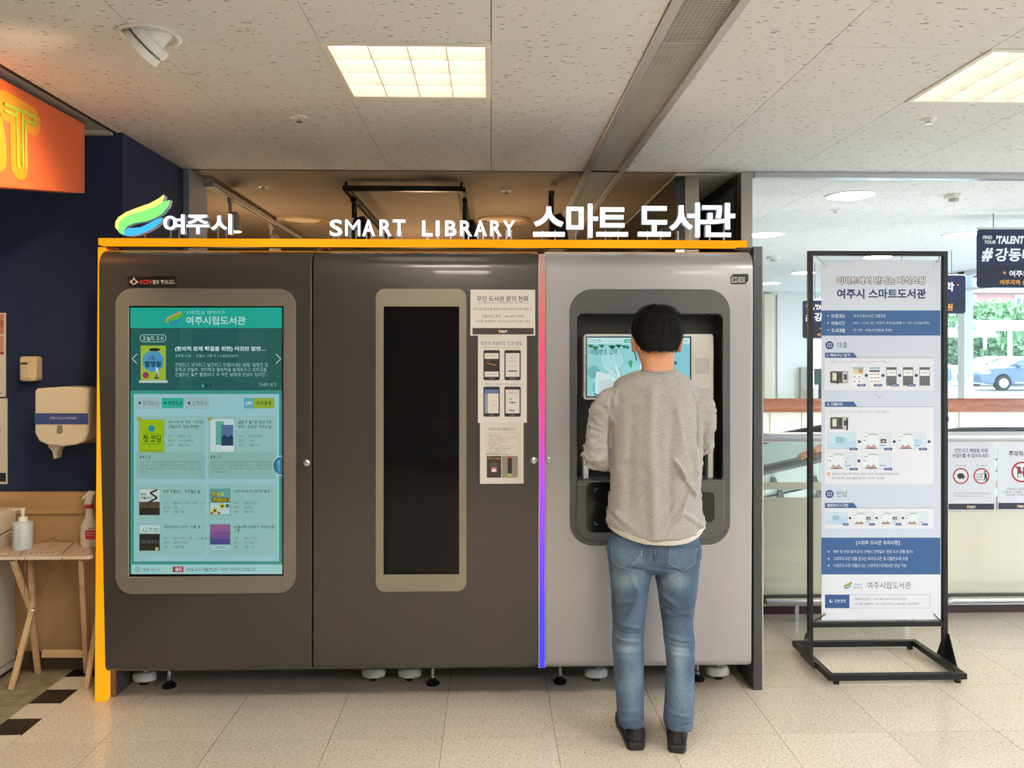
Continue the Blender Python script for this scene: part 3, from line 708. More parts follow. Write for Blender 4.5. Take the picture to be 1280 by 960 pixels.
for px, py in ((967, 602), (975, 618), (1018, 600), (1024, 618), (1178, 580), (1180, 590)):
    q = wz(px, py, YW-.01); part('clamp', MB().use(mat('#6c7672', .4, .5)).prism([(q.x-.03, q.z-.05), (q.x+.035, q.z-.05), (q.x+.01, q.z+.03), (q.x-.02, q.z+.03)], YW-.03, YW-.008), mw, bevel=.004)
struct('floor_lower', MB().use(mat('#9aa39c', .7)).box(1.5, 7, YB+.1, 8.9, -1.6, -1.5))
CRM = mat('#e4e0cd', .7)
YR = 8.7
struct('wall_parapet', MB().use(CRM).box(1.55, 6.9, YR+.02, YR+.12, -1.5, P(1100, 515, YR).z))
for px in (963, 1003, 1200): struct('trim_%d' % (px), MB().use(mat('#b3ae9a', .7)).box(P(px,0,YR).x-.004, P(px,0,YR).x+.004, YR+.012, YR+.021, -1.5, P(1100, 515, YR).z))
rl = MB().use(m_wood('#8a4f32', '#a5654a', (3, 1, 14), .35))
zt_, zb_ = P(1100, 497.5, YR).z, P(1100, 515, YR).z
rl.prismx([(YR-.03+.05*math.cos(t)*(1 if True else 0), (zt_+zb_)/2 + (zt_-zb_)/2*math.sin(t)) for t in [2*math.pi*i/16 for i in range(16)]], 1.56, 6.9)
solo('wooden_handrail', rl, 'thick reddish brown wooden handrail on the far cream parapet', 'handrail', smooth=50)
struct('floor_hall', MB().use(mat('#c9c4ba', .3)).box(1.5, 7.2, 8.82, 14.2, -.1, 0))
# far wall with cream door frame
xw = P(1008, 0, 14).x
struct('wall_far', MB().use(mat('#f3f1ea', .8)).box(1.4, xw, 14, 14.15, 0, CH+.1).box(xw, 6.4, 14, 14.15, CH-.1, CH+.1))
struct('wall_hall_left', MB().use(mat('#d7d3c8', .8)).box(1.53, 1.56, 9.4, 14, -1.5, CH))
d = MB().use(mat('#e9dfc4', .6)).box(P(955,0,13.9).x, P(966,0,13.9).x, 13.88, 14.0, 0, 2.62)
struct('door_1', d, bevel=.01)
struct('trim_6', MB().use(mat('#a8a79c', .6)).box(P(972,0,13.95).x-.008, P(972,0,13.95).x+.008, 13.97, 14.0, 0, 2.6))
struct('trim_7', MB().use(mat('#b0aea0', .6)).box(P(1005,0,13.9).x-.05, P(1005,0,13.9).x+.12, 13.9, 14.0, 0, 1.32))
struct('trim_8', MB().use(mat('#dcd8ca', .6)).box(P(1004,0,13.5).x, P(1030,0,13.5).x, 13.3, 13.5, 0, P(1010,485,13.5).z))
# window walls
FRW = mat('#e6ebee', .35); PG = m_glass('#e6f3fb', .25, .03)
XWIN = 6.2
w = MB().use(FRW)
ys = [4.78, 5.9, 7.4, 8.9, 10.38, 11.9, 13.4, 14.0]
for y in ys[1:]: w.box(XWIN, XWIN+.12, y-.05, y+.1, -.1, CH)
w.box(XWIN, XWIN+.1, 4.78, 14.1, CH-.07, CH+.05).box(XWIN, XWIN+.1, 4.78, 14.1, -.1, .12).box(XWIN+.02, XWIN+.08, 4.78, 14.1, 2.38, 2.42)
win = struct('window_1', w, bevel=.004)
for a, b in zip(ys, ys[1:]): part('window_pane', MB().use(PG).box(XWIN+.045, XWIN+.055, a+.1, b-.05, .12, CH-.07), win)
w = MB().use(FRW)
for x in (xw, 5.35+.55, 6.16): w.box(x, x+.06, 14, 14.1, 0, CH-.1)
w.box(xw, 6.2, 14, 14.1, 0, .1)
win = struct('window_2', w)
part('window_pane', MB().use(PG).box(xw+.06, 6.15, 14.04, 14.05, .1, CH-.1), win)
# near the viewer, the lobby's own right side is glazed too
w = MB().use(FRW)
for y in (-5, -3.4, -1.8, -.2, 1.4, 3.0, 4.7): w.box(6.9, 7.0, y-.05, y+.05, 0, CH)
w.box(6.9, 7.0, -5, 4.8, 0, .5).box(6.9, 7.0, -5, 4.8, CH-.1, CH+.1)
win = struct('window_3', w)
for y in (-5, -3.4, -1.8, -.2, 1.4, 3.0): part('window_pane', MB().use(PG).box(6.94, 6.95, y+.05, y+1.55, .5, CH-.1), win)

# ================================================================== THE LIBRARY KIOSK
KF = 3.5                          # front face
K = thing('book_lending_kiosk', (P(534,0,KF).x, KF+.4, 0), 'large book lending cabinet with two dark doors and pale panel inside glowing orange frame', 'kiosk')
DK = mat('#474340', .26, .35, bump=.04, bscale=500, coat=.25); LT = mat('#adadb0', .3, .45, bump=.04, bscale=500, coat=.2)
DK2 = mat('#58544e', .4); RINGM = mat('#7d776b', .35, .3); RINGD = mat('#56585a', .35, .3)
ZT, ZB = P(534, 311, KF).z, P(534, 839, KF).z
def door_profile(dep=.10):
    pts = []
    n = 10
    for i in range(n+1):                       # rounded top front
        a = R(90*i/n); pts.append((KF + dep - dep*math.sin(a)**.9, ZT - .085 + .085*math.cos(a)**.9))
    pts += [(KF, ZT - .085 - (ZT-ZB-.125)*q/16) for q in range(1, 16)]
    for i in range(n+1):                       # rounded bottom front
        a = R(90*i/n); pts.append((KF + .05 - .05*math.cos(a), ZB + .04 - .04*math.sin(a)))
    pts += [(KF+.14, ZB), (KF+.14, ZT)]
    return pts
def taper(mb, left, right):                    # the front narrows a little towards its foot
    for i, (x, y, z) in enumerate(mb.v):
        u = (ZT - z) / (ZT - ZB); c = P(614, 0, KF).x
        mb.v[i] = (x + (left*max(0, (u-.28)/.72) if x < c and abs(x-left_x) < .02 else right*u if abs(x-right_x) < .02 else 0), y, z)
left_x, right_x = P(123.3, 0, KF).x, P(941.5, 0, KF).x
xs = lambda px: P(px, 0, KF).x
def rcut(x0, y0, x1, y1, r, d0, d1):
    a, b = P(x0, y0, KF), P(x1, y1, KF); return MB().use(DK).prism(rrect(a.x, b.z, b.x, a.z, r, 8), KF-d0, KF+d1)
# left door with the tall screen
dl_ = MB().use(DK).prismx(door_profile(), left_x, xs(389.6)); dl_ = cutout(dl_, [rcut(160, 381, 356, 721, .004, .1, .03)]); taper(dl_, .027, 0)
door1 = part('door', dl_, K, bevel=.004, smooth=30, label='dark brown grey door with a tall touch screen')
dm = MB().use(DK).prismx(door_profile(), xs(391.2), xs(673)); dm = cutout(dm, [rcut(477, 380, 577, 720, .004, .1, .13)])
door2 = part('door', dm, K, bevel=.004, smooth=30, label='dark brown grey door with a narrow book window')
dr = MB().use(LT).prismx(door_profile(), xs(682), right_x); dr = cutout(dr, [rcut(719, 390, 905, 602, .03, .1, .13)]); taper(dr, 0, -.008)
door3 = part('front_panel', dr, K, bevel=.004, smooth=30, label='pale silver panel with the borrowing station')
# chassis and sides
ch = MB().use(mat('#1b1a19', .7)).box(left_x+.03, right_x-.02, KF+.145, KF+.85, ZB+.01, ZT-.03)
part('chassis', ch, K)
ub = MB().use(mat('#2a2826', .6)).box(left_x+.12, right_x-.12, KF+.2, KF+.8, .10, ZB+.01)
part('underframe', ub, K, bevel=.004)
pxa = P(941.8, 0, 3.66).x; pxb = P(953, 0, 3.66).x
zc = P(948, 308, 3.66).z
part('side_panel', MB().use(mat('#4d4f52', .35, .4)).box(pxa, pxb, 3.66, KF+.88, .0, zc), K, bevel=.002, label='dark grey right side panel')
part('side_edge', MB().use(CHROME).box(pxb-.001, pxb+.006, 3.665, KF+.88, .0, zc), K)
part('side_bracket', MB().use(mat('#1c1b1a', .5)).box(pxa-.03, pxa, 3.675, 3.72, zc-.04, zc-.012), K, bevel=.002)
# orange light frame
OR = bpy.data.materials.new('m'); OR.use_nodes = True; nt = OR.node_tree; nt.nodes.remove(nt.nodes['Principled BSDF'])
lw = nt.nodes.new('ShaderNodeEmission'); n = tex(nt, 'ShaderNodeTexNoise', mapping(nt, (1.2, 1, 1)), Scale=2.0, Detail=1)
nt.links.new(ramp(nt, n.outputs['Fac'], (.35, '#ff9a12'), (.65, '#ffa81c')), lw.inputs[0]); lw.inputs[1].default_value = .74
nt.links.new(lw.outputs[0], nt.nodes['Material Output'].inputs[0])
OY = 3.61
a, b = P(122.5, 297.5, OY), P(934.5, 309, OY)
lf = thing_parts = None
part('light_bar', MB().use(OR).box(a.x, b.x, OY, OY+.05, b.z, a.z), K, bevel=.003, label='glowing orange top bar')
part('light_bar_back', MB().use(mat('#3b2a1c', .5)).box(a.x, b.x, OY+.05, OY+.09, b.z, a.z), K)
p0, p1 = P(122.5, 309, OY), P(118.5, 872, OY)
q0, q1 = P(132, 309, OY), P(131.2, 872, OY)
lo = MB().use(OR); lo.prism([(p0.x, p0.z), (p1.x, .004), (q1.x, .004), (q0.x, q0.z)], OY, OY+.05)
part('light_bar', lo, K, label='glowing orange left bar reaching the floor')
lb = MB().use(mat('#6b6462', .35, .4)); lb.prism([(p0.x+.002, p0.z), (p1.x+.002, .002), (q1.x+.025, .002), (q0.x+.02, q0.z)], OY+.052, KF+.88)
part('side_panel', lb, K, label='left side panel behind the orange bar')
for px in (139, 405): q = P(px, 309.5, OY+.0); part('bar_clip', MB().use(mat('#7a2e10', .5)).box(q.x-.02, q.x+.02, OY-.004, OY+.03, q.z-.008, q.z+.0), K)
q = P(929, 309.5, OY); part('bar_clip', MB().use(mat('#3a1c10', .5)).box(q.x-.03, q.x+.03, OY-.004, OY+.03, q.z-.012, q.z), K)
# colour strip
cs = bpy.data.materials.new('m'); cs.use_nodes = True; nt = cs.node_tree; nt.nodes.remove(nt.nodes['Principled BSDF'])
e = nt.nodes.new('ShaderNodeEmission'); sx_ = nt.nodes.new('ShaderNodeSeparateXYZ'); nt.links.new(nt.nodes.new('ShaderNodeTexCoord').outputs['Generated'], sx_.inputs[0])
nt.links.new(ramp(nt, sx_.outputs['Z'], (.0, '#4646ff'), (.17, '#5a48f4'), (.42, '#a84cf0'), (.58, '#e2479a'), (.78, '#e8526a'), (.9, '#cc7060'), (1.0, '#a98676')), e.inputs[0]); e.inputs[1].default_value = .76
nt.links.new(e.outputs[0], nt.nodes['Material Output'].inputs[0])
part('colour_strip', MB().use(cs).box(xs(674.4), xs(681), KF+.012, KF+.05, ZB+.005, ZT-.02), K, label='thin light strip fading from peach to violet')
part('strip_edge', MB().use(METAL).box(xs(673.2), xs(674.4), KF+.006, KF+.05, ZB+.005, ZT-.02).box(xs(681), xs(681.9), KF+.006, KF+.05, ZB+.005, ZT-.02), K)
# bezels
def bezel(x0, y0, x1, y1, r, hx0, hy0, hx1, hy1, m, hr=.003, proud=.006, label=None, name='screen_bezel'):
    a, b = P(x0, y0, KF), P(x1, y1, KF); h, i = P(hx0, hy0, KF), P(hx1, hy1, KF)
    o = MB().use(m).prism(rrect(a.x, b.z, b.x, a.z, r, 10), KF-proud, KF+.004)
    c = MB().use(m).prism(rrect(h.x, i.z, i.x, h.z, hr, 8), KF-.1, KF+.1)
    return part(name, cutout(o, [c]), K, bevel=.0025, smooth=30, label=label)
bezel(144.5, 360.5, 370, 741, .075, 161.5, 382.5, 354.5, 719.5, RINGM, label='taupe rounded screen surround')
bezel(470, 361, 583, 738.5, .04, 479.5, 383, 574, 717.5, mat('#8a8371', .35, .3), name='window_surround', label='khaki rounded window surround')
bezel(712, 361.5, 912.5, 680.5, .10, 721, 392, 903, 601, RINGD, hr=.028, name='station_surround', label='dark grey rounded surround')
# left screen
SY = KF+.006
scr = part('touch_screen', MB().use(mat('#050606', .12, spec=.6)).box(xs(160.3), xs(355.6), SY, SY+.02, P(0,720.6,KF).z, P(0,381.4,KF).z), K)
pr = Print(SY, .38, .12); r = pr.rect; T_ = pr.text
r(163, 384.5, 352.5, 717.5, '#3f9c90', 0)
r(163, 384.5, 352.5, 410, '#22b3a2'); pr.logo(208, 388, 229, 406)
T_('사람중심 행복여주', 233, 388, 282, 393, '#9be0d8'); T_('여주시립도서관', 233, 395.5, 307, 406, '#c4f0ec', b=.01)
r(163, 410, 352.5, 488, '#28625f')
r(225, 410.5, 240, 487, '#2d6a64', 2); r(297, 410.5, 333, 478, '#2f6663', 2)
pr.rr(175, 418, 208, 427.5, 4.6, '#b4ddda', 2); pr.rr(175.7, 418.7, 207.3, 426.8, 4, '#28625f', 3); T_('오늘의 도서', 178.5, 420, 204.5, 425.5, '#d9f2f0', 4)
r(176, 432, 207.5, 475.5, '#a3c13a', 3); pr.circ(191.5, 451.5, 13.5, '#4f9fc9', 4); pr.circ(193.5, 437, 7, '#2a2f26', 5, ry=2); T_('나도', 185.5, 444.5, 194, 450, '#15322e', 6, .02); T_('발명왕', 181.5, 451, 202, 459, '#15322e', 6, .03)
pr.rect(195, 459.5, 198, 472, '#cfe6ea', 5); pr.poly([(193.5,473.5),(196,464),(199,473.5)], '#233', 5); pr.circ(182.5, 469, 4, '#9c3f63', 5)
r(174, 475.5, 209.8, 478.5, '#b8d4dc', 4)
pr.line([(171.5,442.5),(165.5,448.5),(171.5,454.5)], .8, '#cfeeee', 4); pr.line([(345,442.5),(351,448.5),(345,454.5)], .8, '#cfeeee', 4)
T_('(창의적 문제 해결을 위한) 이것만 알면…', 219, 433, 332.5, 439.5, '#d6f5f4', 5, .025)
T_('김호경 지음 · 전필식 그림 저 | 느낌이있는책', 219, 443, 297, 447, '#a7d4d2', 5)
for k, t in enumerate(('관찰하고 생각하고 발견하고 만들어내는 발명. 발명은 집', '중력과 관찰력, 창의력과 활동력을 일깨워주고 성취감을', '선물하는 좋은 활동이다. 이 책은 발명에 관심이 있지만…')):
    T_(t, 219, 453.5+6.1*k, 335-(k==1)*1.5, 458.3+6.1*k, '#a9d6d3', 5)
T_('자세히 보기', 324, 478.5, 345, 483, '#a9d6d3', 5)
pr.circ(253.5, 482.3, 1.6, '#3fc4a8', 3); pr.circ(258.5, 482.3, 1.4, '#12302f', 3); pr.circ(263.3, 482.3, 1.4, '#12302f', 3)
for x in (186, 251, 311): pr.circ(x, 492, 10, '#37a892', 2, ry=2.8)
r(167.5, 492.5, 349, 701.5, '#9ccfdb', 3)
for x0, x1, c in ((171, 199.5, '#a2c4c6'), (202, 230, '#2fb89c'), (232.5, 261, '#a2c4c6')): pr.rr(x0, 497.2, x1, 510.5, 2, '#7fb0b0', 4); pr.rr(x0+.4, 497.5, x1-.4, 510, 2, c, 5)
T_('♥ 인기도서', 173, 501, 197.5, 506.3, '#344b4c', 6); T_('★ 추천도서', 204.5, 501, 228, 506.3, '#12403a', 6, .02); T_('● 신착도서', 235, 501, 258.5, 506.3, '#344b4c', 6)
pr.rr(305, 497.2, 343, 510.5, 2, '#93b53a', 4); pr.rr(305, 497.2, 317, 510.5, 2, '#5fb2c6', 5); pr.ring(309.3, 504, 2, .6, '#e6f6fa', 6, 14); pr.ring(313.2, 504, 2, .6, '#e6f6fa', 6, 14); T_('도서검색', 321, 501, 338.5, 506.3, '#28371a', 6, .02)
CA = '#97c9c4'
for (x0, y0, x1, y1) in ((170.5,520,257,598.5),(260.5,520,345,598.5),(171.5,605.5,258,651),(260.5,605.5,346,651),(171.5,652,258,694),(260.5,652,346,694)): r(x0, y0, x1, y1, CA, 4)
for x in (170.5, 260.5): r(x, 565.5, x+86.3 if x < 200 else 345, 598.5, '#8fbfb8', 5)
def book(x0, y0, x1, y1, c): r(x0-.4, y0-.4, x1+.4, y1+.4, '#6f9c98', 5); r(x0, y0, x1, y1, c, 6)
book(174, 524.5, 205.5, 565, '#9cc21c'); pr.circ(189.7, 535.5, 4, '#2c8fa6', 7); T_('첫 코딩', 179, 543.5, 201.5, 553, '#23340c', 7, .015); pr.line([(178,555),(201,555)], .6, '#34490f', 7); pr.line([(181,542),(199,542)], .4, '#34490f', 7); pr.line([(176,563),(203,563)], .6, '#6c8a18', 7)
book(263, 523.5, 293, 565, '#c9e2e4'); r(270, 526.5, 280, 556, '#5bb59a', 7); r(277, 531, 292, 557, '#5877a4', 8); r(277, 546, 292, 557, '#2d4566', 9); pr.poly([(277,548),(281,542),(285,547),(289,543),(292,548)], '#2d4566', 9); r(277, 557, 292, 562, '#dbe9ea', 8)
for x, y in ((174.5, 524), (262.5, 524)): pr.poly([(x-3,y-3),(x-1.5,y-1),(x,y-4),(x+1.5,y-1),(x+3,y-3),(x+2.5,y+1.5),(x-2.5,y+1.5)], '#b09a2c', 10)
book(174.5, 611.5, 200, 643.5, '#c9dfde'); r(174.5, 627, 200, 635, '#5b4a38', 7); r(174.5, 635, 200, 643.5, '#2c2a25', 7); pr.line([(197,612),(188,616),(197,622),(186,628),(184,634)], 2.4, '#4a3a2e', 8); T_('부의', 176, 616, 183, 619.5, '#202a28', 9, .03); T_('추월차선', 176, 620.5, 190, 624, '#202a28', 9, .03)
book(262.5, 611, 288, 643.5, '#5fa8a6'); T_('파이팔', 266, 614.5, 281, 620, '#b6c43a', 8, .05); r(265.5, 614, 272, 620.5, '#8d5a30', 7); T_('트레이드', 266, 622, 285, 627, '#a8bc34', 8, .05); r(265, 621.5, 286, 627.5, '#80502c', 7)
r(263, 628.5, 287.5, 643, '#b9dcdc', 7); pr.circ(269, 638, 3.6, '#c9c43a', 8); pr.circ(278, 632.5, 3.6, '#c9c43a', 8); pr.circ(269, 638, 1.5, '#1f2a22', 9); pr.circ(278, 632.5, 1.5, '#1f2a22', 9); pr.circ(265, 641, 1.6, '#b03a34', 9); pr.circ(274, 641, 1.6, '#b03a34', 9); pr.circ(284.5, 632, 2.4, '#3a6f7c', 8)
book(174.7, 656, 200, 688, '#bfdedd'); T_('시크릿', 178, 659.5, 198.5, 665.5, '#47605f', 8); r(174.7, 667, 200, 688, '#2f2c28', 7); T_('SECRETS', 176.5, 675, 199, 679, '#6f7f78', 8)
pr.circ(196.5, 686, 2.4, '#a9b48c', 8)
book(263, 655.5, 288, 688, '#a4d3d6'); r(263, 655.5, 288, 680.5, '#7c5a9a', 7); r(263, 655.5, 288, 664, '#96639c', 8); r(263, 673, 288, 680.5, '#524f90', 8); pr.line([(269,683),(282,683)], .5, '#5d7a80', 8); pr.line([(270,685),(281,685)], .4, '#5d7a80', 8)
D1 = '#1f3b3c'; D2 = '#4f7574'
for t, x0, y0, x1 in (('(Do it!) 첫 코딩 : 비유와', 210.5, 525.5, 254), ("그림으로 '코딩 까막눈'…", 210.5, 531, 253.5), ('날씨가 좋으면 찾아가겠', 298, 525.5, 339), ('어요 : 이도우 장편소설', 298, 531, 339),
    ('부의 추월차선 : 부자들이 말…', 204, 612, 253.5), ('(네모아저씨의) 페이퍼 블레…', 292.5, 612, 340), ('(해안부자) 시크릿 : 부를 결…', 205, 656.5, 253.5), ('(비울수록 사람을 더 채우는) 말', 292.5, 656.5, 343), ('그릇', 292.5, 661.5, 300)): T_(t, x0, y0, x1, y0+4.4, D1, 6, .008)
for x, y, l in ((210.5, 543.5, ('정동균 지음', '이지스퍼블리싱', '대출 가능')), (298.5, 543.5, ('이도우 저음', '시공사', '대출 가능')), (204.5, 627, ('엠제이 드마코 지음 ; 신소', '토트', '대출 가능')),
    (292.5, 627, ('이원표 지음', '슬로래빗', '대출 가능')), (204.5, 671, ('하브 에커 지음 ; 나선숙 옮김', '알에이치코리아', '대출 가능')), (292.5, 671, ('김윤나 지음', '카시오페아', '대출 가능'))):
    for k, (a_, b_) in enumerate(zip(('저자', '출판사', '상태'), l)):
        T_(a_, x, y+5.4*k, x+(8.5 if k == 1 else 5.5), y+3.4+5.4*k, D2, 6); T_(b_, x+12.5, y+5.4*k, x+12.5+2.7*len(b_), y+3.4+5.4*k, D2, 6)
for x in (175.5, 264): r(x, 569.5, x+1.2, 573, D1, 6); T_('책 소개', x+2.5, 569.3, x+12.5, 573.3, D1, 6, .01)
for k, t in enumerate(('초등, 선택이 아니라 대세다. 어려운 용어 없이 그림으로 이해하는 코', '딩 수업이 시작된다. 따라하면 기초를 모두 알게 되는 첫 책이다. 다음', '세대 책을 배우며 이해하고 그림이 알려준다. 새로운 코딩 첫 입문', '서이다.')): T_(t, 175.5, 576+4*k, 251.5 if k < 3 else 186, 579+4*k, '#5b8583', 6)
for k, t in enumerate(('이도우가 전하는 오랜만의 기다림의 이야기. 잔잔하고 따뜻한 문장이', '돋보이는 책이다. 한겨울 시골 마을에서 펼쳐지는 사람들의 하루하루가', '서로를 향한다. 그 안에 숨은 비밀과 위로의 이야기들을 만나게 된', '다 겨울이다.')): T_(t, 264, 576+4*k, 341 if k < 3 else 285, 579+4*k, '#5b8583', 6)
pr.poly([(353-12.5*math.cos(R(a)), 582+12.5*math.sin(R(a))) for a in range(-90, 91, 10)], '#bfe4ea', 8); pr.poly([(353-11.5*math.cos(R(a)), 582+11.5*math.sin(R(a))) for a in range(-90, 91, 10)], '#2f7fa3', 9); T_('책바구니', 347.3, 575, 350.5, 590, '#cfe9f2', 10, rot=1)
r(164.5, 705.5, 353, 717.5, '#a3d9da', 3); pr.ring(172, 711.5, 2.4, .6, '#4a5f50', 4, 16)
for k in range(8): a = k*math.pi/4; pr.line([(172+3*math.cos(a), 711.5+3*math.sin(a)), (172+4.3*math.cos(a), 711.5+4.3*math.sin(a))], .5, '#4a5f50', 4)
T_('맑음 / 26.1℃', 179.5, 709.3, 200.5, 713.8, '#35504e', 4); r(216, 708, 229.5, 715, '#a8444c', 4); T_('공지', 219, 709.3, 227, 713.8, '#ffffff', 5, .03); T_('365일 도서 대출/반납이 가능한 스마트도서관입니다.', 233, 709.3, 321, 713.8, '#27403f', 4)
part('print', pr.mb, scr)
# CCTV sticker
pr = Print(KF-.0005, 0, .3); pr.rr(160.5, 345.5, 221, 358.5, 1.5, '#171310', 1)
pr.ring(167.5, 352.3, 3.4, 1, '#d8cfc4', 2, 14); pr.rect(162.6, 351, 164.5, 353.4, '#d8cfc4', 2); pr.rect(170.5, 351, 172.4, 353.4, '#d8cfc4', 2); pr.circ(167.5, 347.8, 1.1, '#d8cfc4', 2)
pr.text('CCTV', 174.3, 349.8, 190, 355.3, '#e0463a', 2, .03); pr.text('촬영 중입니다.', 190.8, 349.8, 219, 355.3, '#e8e2da', 2, .03)
solo('warning_sticker', pr.mb, 'small black camera warning sticker above the tall screen', 'sticker')
# middle window with dark book slots
part('window_recess', MB().use(mat('#0b0b0d', .6)).box(xs(477.6), xs(576.4), KF+.11, KF+.12, P(0,719.5,KF).z, P(0,380.5,KF).z), K)
SL = mat('#231f1d', .6)
for k in range(33):
    y = 403 + 9.45*k
    for x0, x1 in ((494, 519), (537, 561)):
        a, b = P(x0, y, KF+.08), P(x1, y+4.6, KF+.08); part('book_slot', MB().use(SL).box(a.x, b.x, KF+.05, KF+.105, b.z, a.z), K)
for x0, x1 in ((480, 491), (565, 575)): a, b = P(x0, 384, KF+.06), P(x1, 717, KF+.06); part('inner_post', MB().use(mat('#17161c', .5)).box(a.x, b.x, KF+.04, KF+.1, b.z, a.z), K)
a, b = P(478.5, 382, KF), P(575, 718.5, KF)
part('dark_glass', MB().use(m_glass('#5c5864', .12, .02)).box(a.x, b.x, KF+.012, KF+.014, b.z, a.z), K)
# locks
for px, py in ((383.3, 578.5), (667.5, 575.5), (687, 574.5)):
    q = P(px, py, KF); part('lock', MB().use(CHROME).lathe((q.x, KF, q.z), [(.0145, .002), (.0145, -.004), (.011, -.008), (.006, -.009), (.006, -.006), (.001, -.006)], 20, 'y'), K, smooth=True)
# maker's label
pr = Print(KF-.0005, 0, .3); pr.poly([(916,342.5),(934.5,342.3),(935.5,343.5),(935.5,350.5),(931.5,355.3),(914,355.5),(912.8,354),(912.8,346)], '#101010', 1); pr.text('ECO-BOX', 914.3, 346, 931.3, 353.6, '#e0e0e0', 2, .0)
solo('maker_label', pr.mb, 'black clipped corner name label at the top right of the pale panel', 'label')
# borrowing station
BK = mat('#161616', .3); a, b = P(719.5, 391, KF), P(904.5, 603, KF)
part('station_recess', MB().use(mat('#242424', .4)).box(a.x, b.x, KF+.12, KF+.13, b.z, a.z), K)
part('recess_wall', cutout(MB().use(mat('#1a1a1a', .35)).prism(rrect(a.x, b.z, b.x, a.z, .029, 8), KF+.0, KF+.12), [MB().use(BK).prism(rrect(a.x+.006, b.z-.1, b.x-.006, a.z-.006, .024, 8), KF-.1, KF+.2)]), K, smooth=30)
MY = KF+.045
a, b = P(729.5, 417.5, MY), P(892, 499.5, MY)
mod = part('screen_module', MB().use(mat('#dad8d3', .35)).prism(rrect(a.x, b.z, b.x, a.z, .014, 8), MY, MY+.075), K, bevel=.003, smooth=30, label='off white rounded screen housing')
a, b = P(732.8, 421, MY), P(863, 496, MY)
pr = Print(MY-.001, .5, .12); r = pr.rect
pr.rect(732.5, 420.6, 864, 496.6, '#1a1c1c', 0); r(733.7, 422, 862.3, 495.3, '#8fd0d6', 1)
r(733.7, 422, 862.3, 430, '#b9e3e2', 2); pr.box(735.5, 424, 739.5, 428, .5, '#5fae9a', 3); pr.text('도서 대출', 740.8, 424, 751, 428, '#3e6a63', 3); pr.rr(780, 424, 800, 428.5, 2, '#3fae9c', 3); pr.text('처음으로', 782, 425, 790, 427.6, '#eafaf6', 4); pr.text('서비스 종료', 850, 424.8, 858.5, 427.6, '#4b7a78', 3)
r(835, 430, 862.3, 495.3, '#7fc6d4', 2)
for cx, cy, rr_, c in ((742, 465, 8, '#6fb3bb'), (765, 450, 14, '#a3dbe2'), (790, 470, 16, '#9ad6e0'), (750, 485, 10, '#7cbcc2'), (828, 480, 12, '#a6dde6'), (735.9, 440, 2, '#7ec0c0')): pr.circ(cx, cy, rr_, c, 3, 24, min(rr_, 494-cy))
for x, y, s_ in ((738,432,4),(744,434,5),(752,432,4),(765,433,5),(773,432,4),(780,433,3.5),(784,434,3)): pr.poly([(x-s_,y-1),(x,y-1.5),(x+s_,y-.5),(x+.3,y+s_*.9)], '#1f5a3c' if x % 2 else '#2c7a4e', 5)
pr.text('비밀번호 입력', 738.5, 436.5, 771, 443.5, '#1f6d5c', 6, .01)
pr.poly([(785,452),(788,450),(791,452),(789,461),(787,458)], '#3fae68', 5)
pr.poly([(744,492),(743.5,475),(746,464),(762,468),(772,474),(772,492),(756,494.5)], '#cfe8ea', 5)
pr.poly([(762,468),(753,456),(767,464),(774,474)], '#bfdfe4', 6); pr.poly([(772,472),(768,452),(776,470)], '#d8eef0', 6); pr.poly([(774,474),(776,453),(777.5,470)], '#a9c9c4', 6)
for k in range(6): pr.line([(748, 478+2.5*k), (762, 475+2.6*k), (771, 480+2.2*k)], .5, '#8a8a78', 7)
pr.line([(742.5,492.5),(752,494.5),(764,491)], 1.2, '#1e2c2e', 7)
pr.rr(842.5, 451.5, 846, 456, 1, '#3c6872', 4); pr.circ(842.5, 463, 1.2, '#5d95a3', 4)
pr.rr(800, 437, 832, 448, 1.5, '#d6f0f2', 3); pr.rr(800, 452, 832, 463, 1.5, '#d6f0f2', 3)
part('print', pr.mb, mod)
hol = MB().use(mat('#4a4a48', .6))
for i in range(10):
    for j in range(10):
        q = P(869.8+1.75*i, 448.8+1.95*j, MY); hol.box(q.x-.0014, q.x+.0014, MY-.0004, MY+.0002, q.z-.0014, q.z+.0014)
part('speaker_holes', hol, mod, kind='stuff')
q = P(884.5, 394.5, KF+.03); cm = part('camera', MB().use(BK).ball((q.x, KF+.03, q.z), (.014, .014, .012), 16, 10).box(q.x-.022, q.x+.006, KF+.03, KF+.12, q.z, q.z+.01), K, smooth=40)
part('camera_lens', MB().use(mat('#050505', .05)).ball((q.x, KF+.017, q.z-.002), (.006, .004, .006), 12, 8), cm, smooth=True)
# lower output bay with white rim
a, b = P(729.5, 557.5, MY), P(891.5, 600, MY); i0, i1 = P(735.5, 563.5, MY), P(885, 601, MY)
rim = cutout(MB().use(mat('#e4e2dd', .35)).prism(rrect(a.x, b.z-.03, b.x, a.z, .014, 8), MY, MY+.075), [MB().use(BK).prism(rrect(i0.x, i1.z-.1, i1.x, i0.z, .008, 6), MY-.1, MY+.2)])
bay = part('book_bay_rim', rim, K, bevel=.002, smooth=30, label='white rim of the book output bay')
part('book_bay', MB().use(mat('#0d0d0d', .5)).box(i0.x, i1.x, MY+.055, MY+.07, i1.z-.02, i0.z), K)
pr = Print(MY+.05, 0, .4); pr.rect(873, 594.3, 885, 598.8, '#b9bcbc', 1); pr.text('exempt', 875, 595.3, 884, 597.8, '#333333', 2); part('small_label', pr.mb, bay)
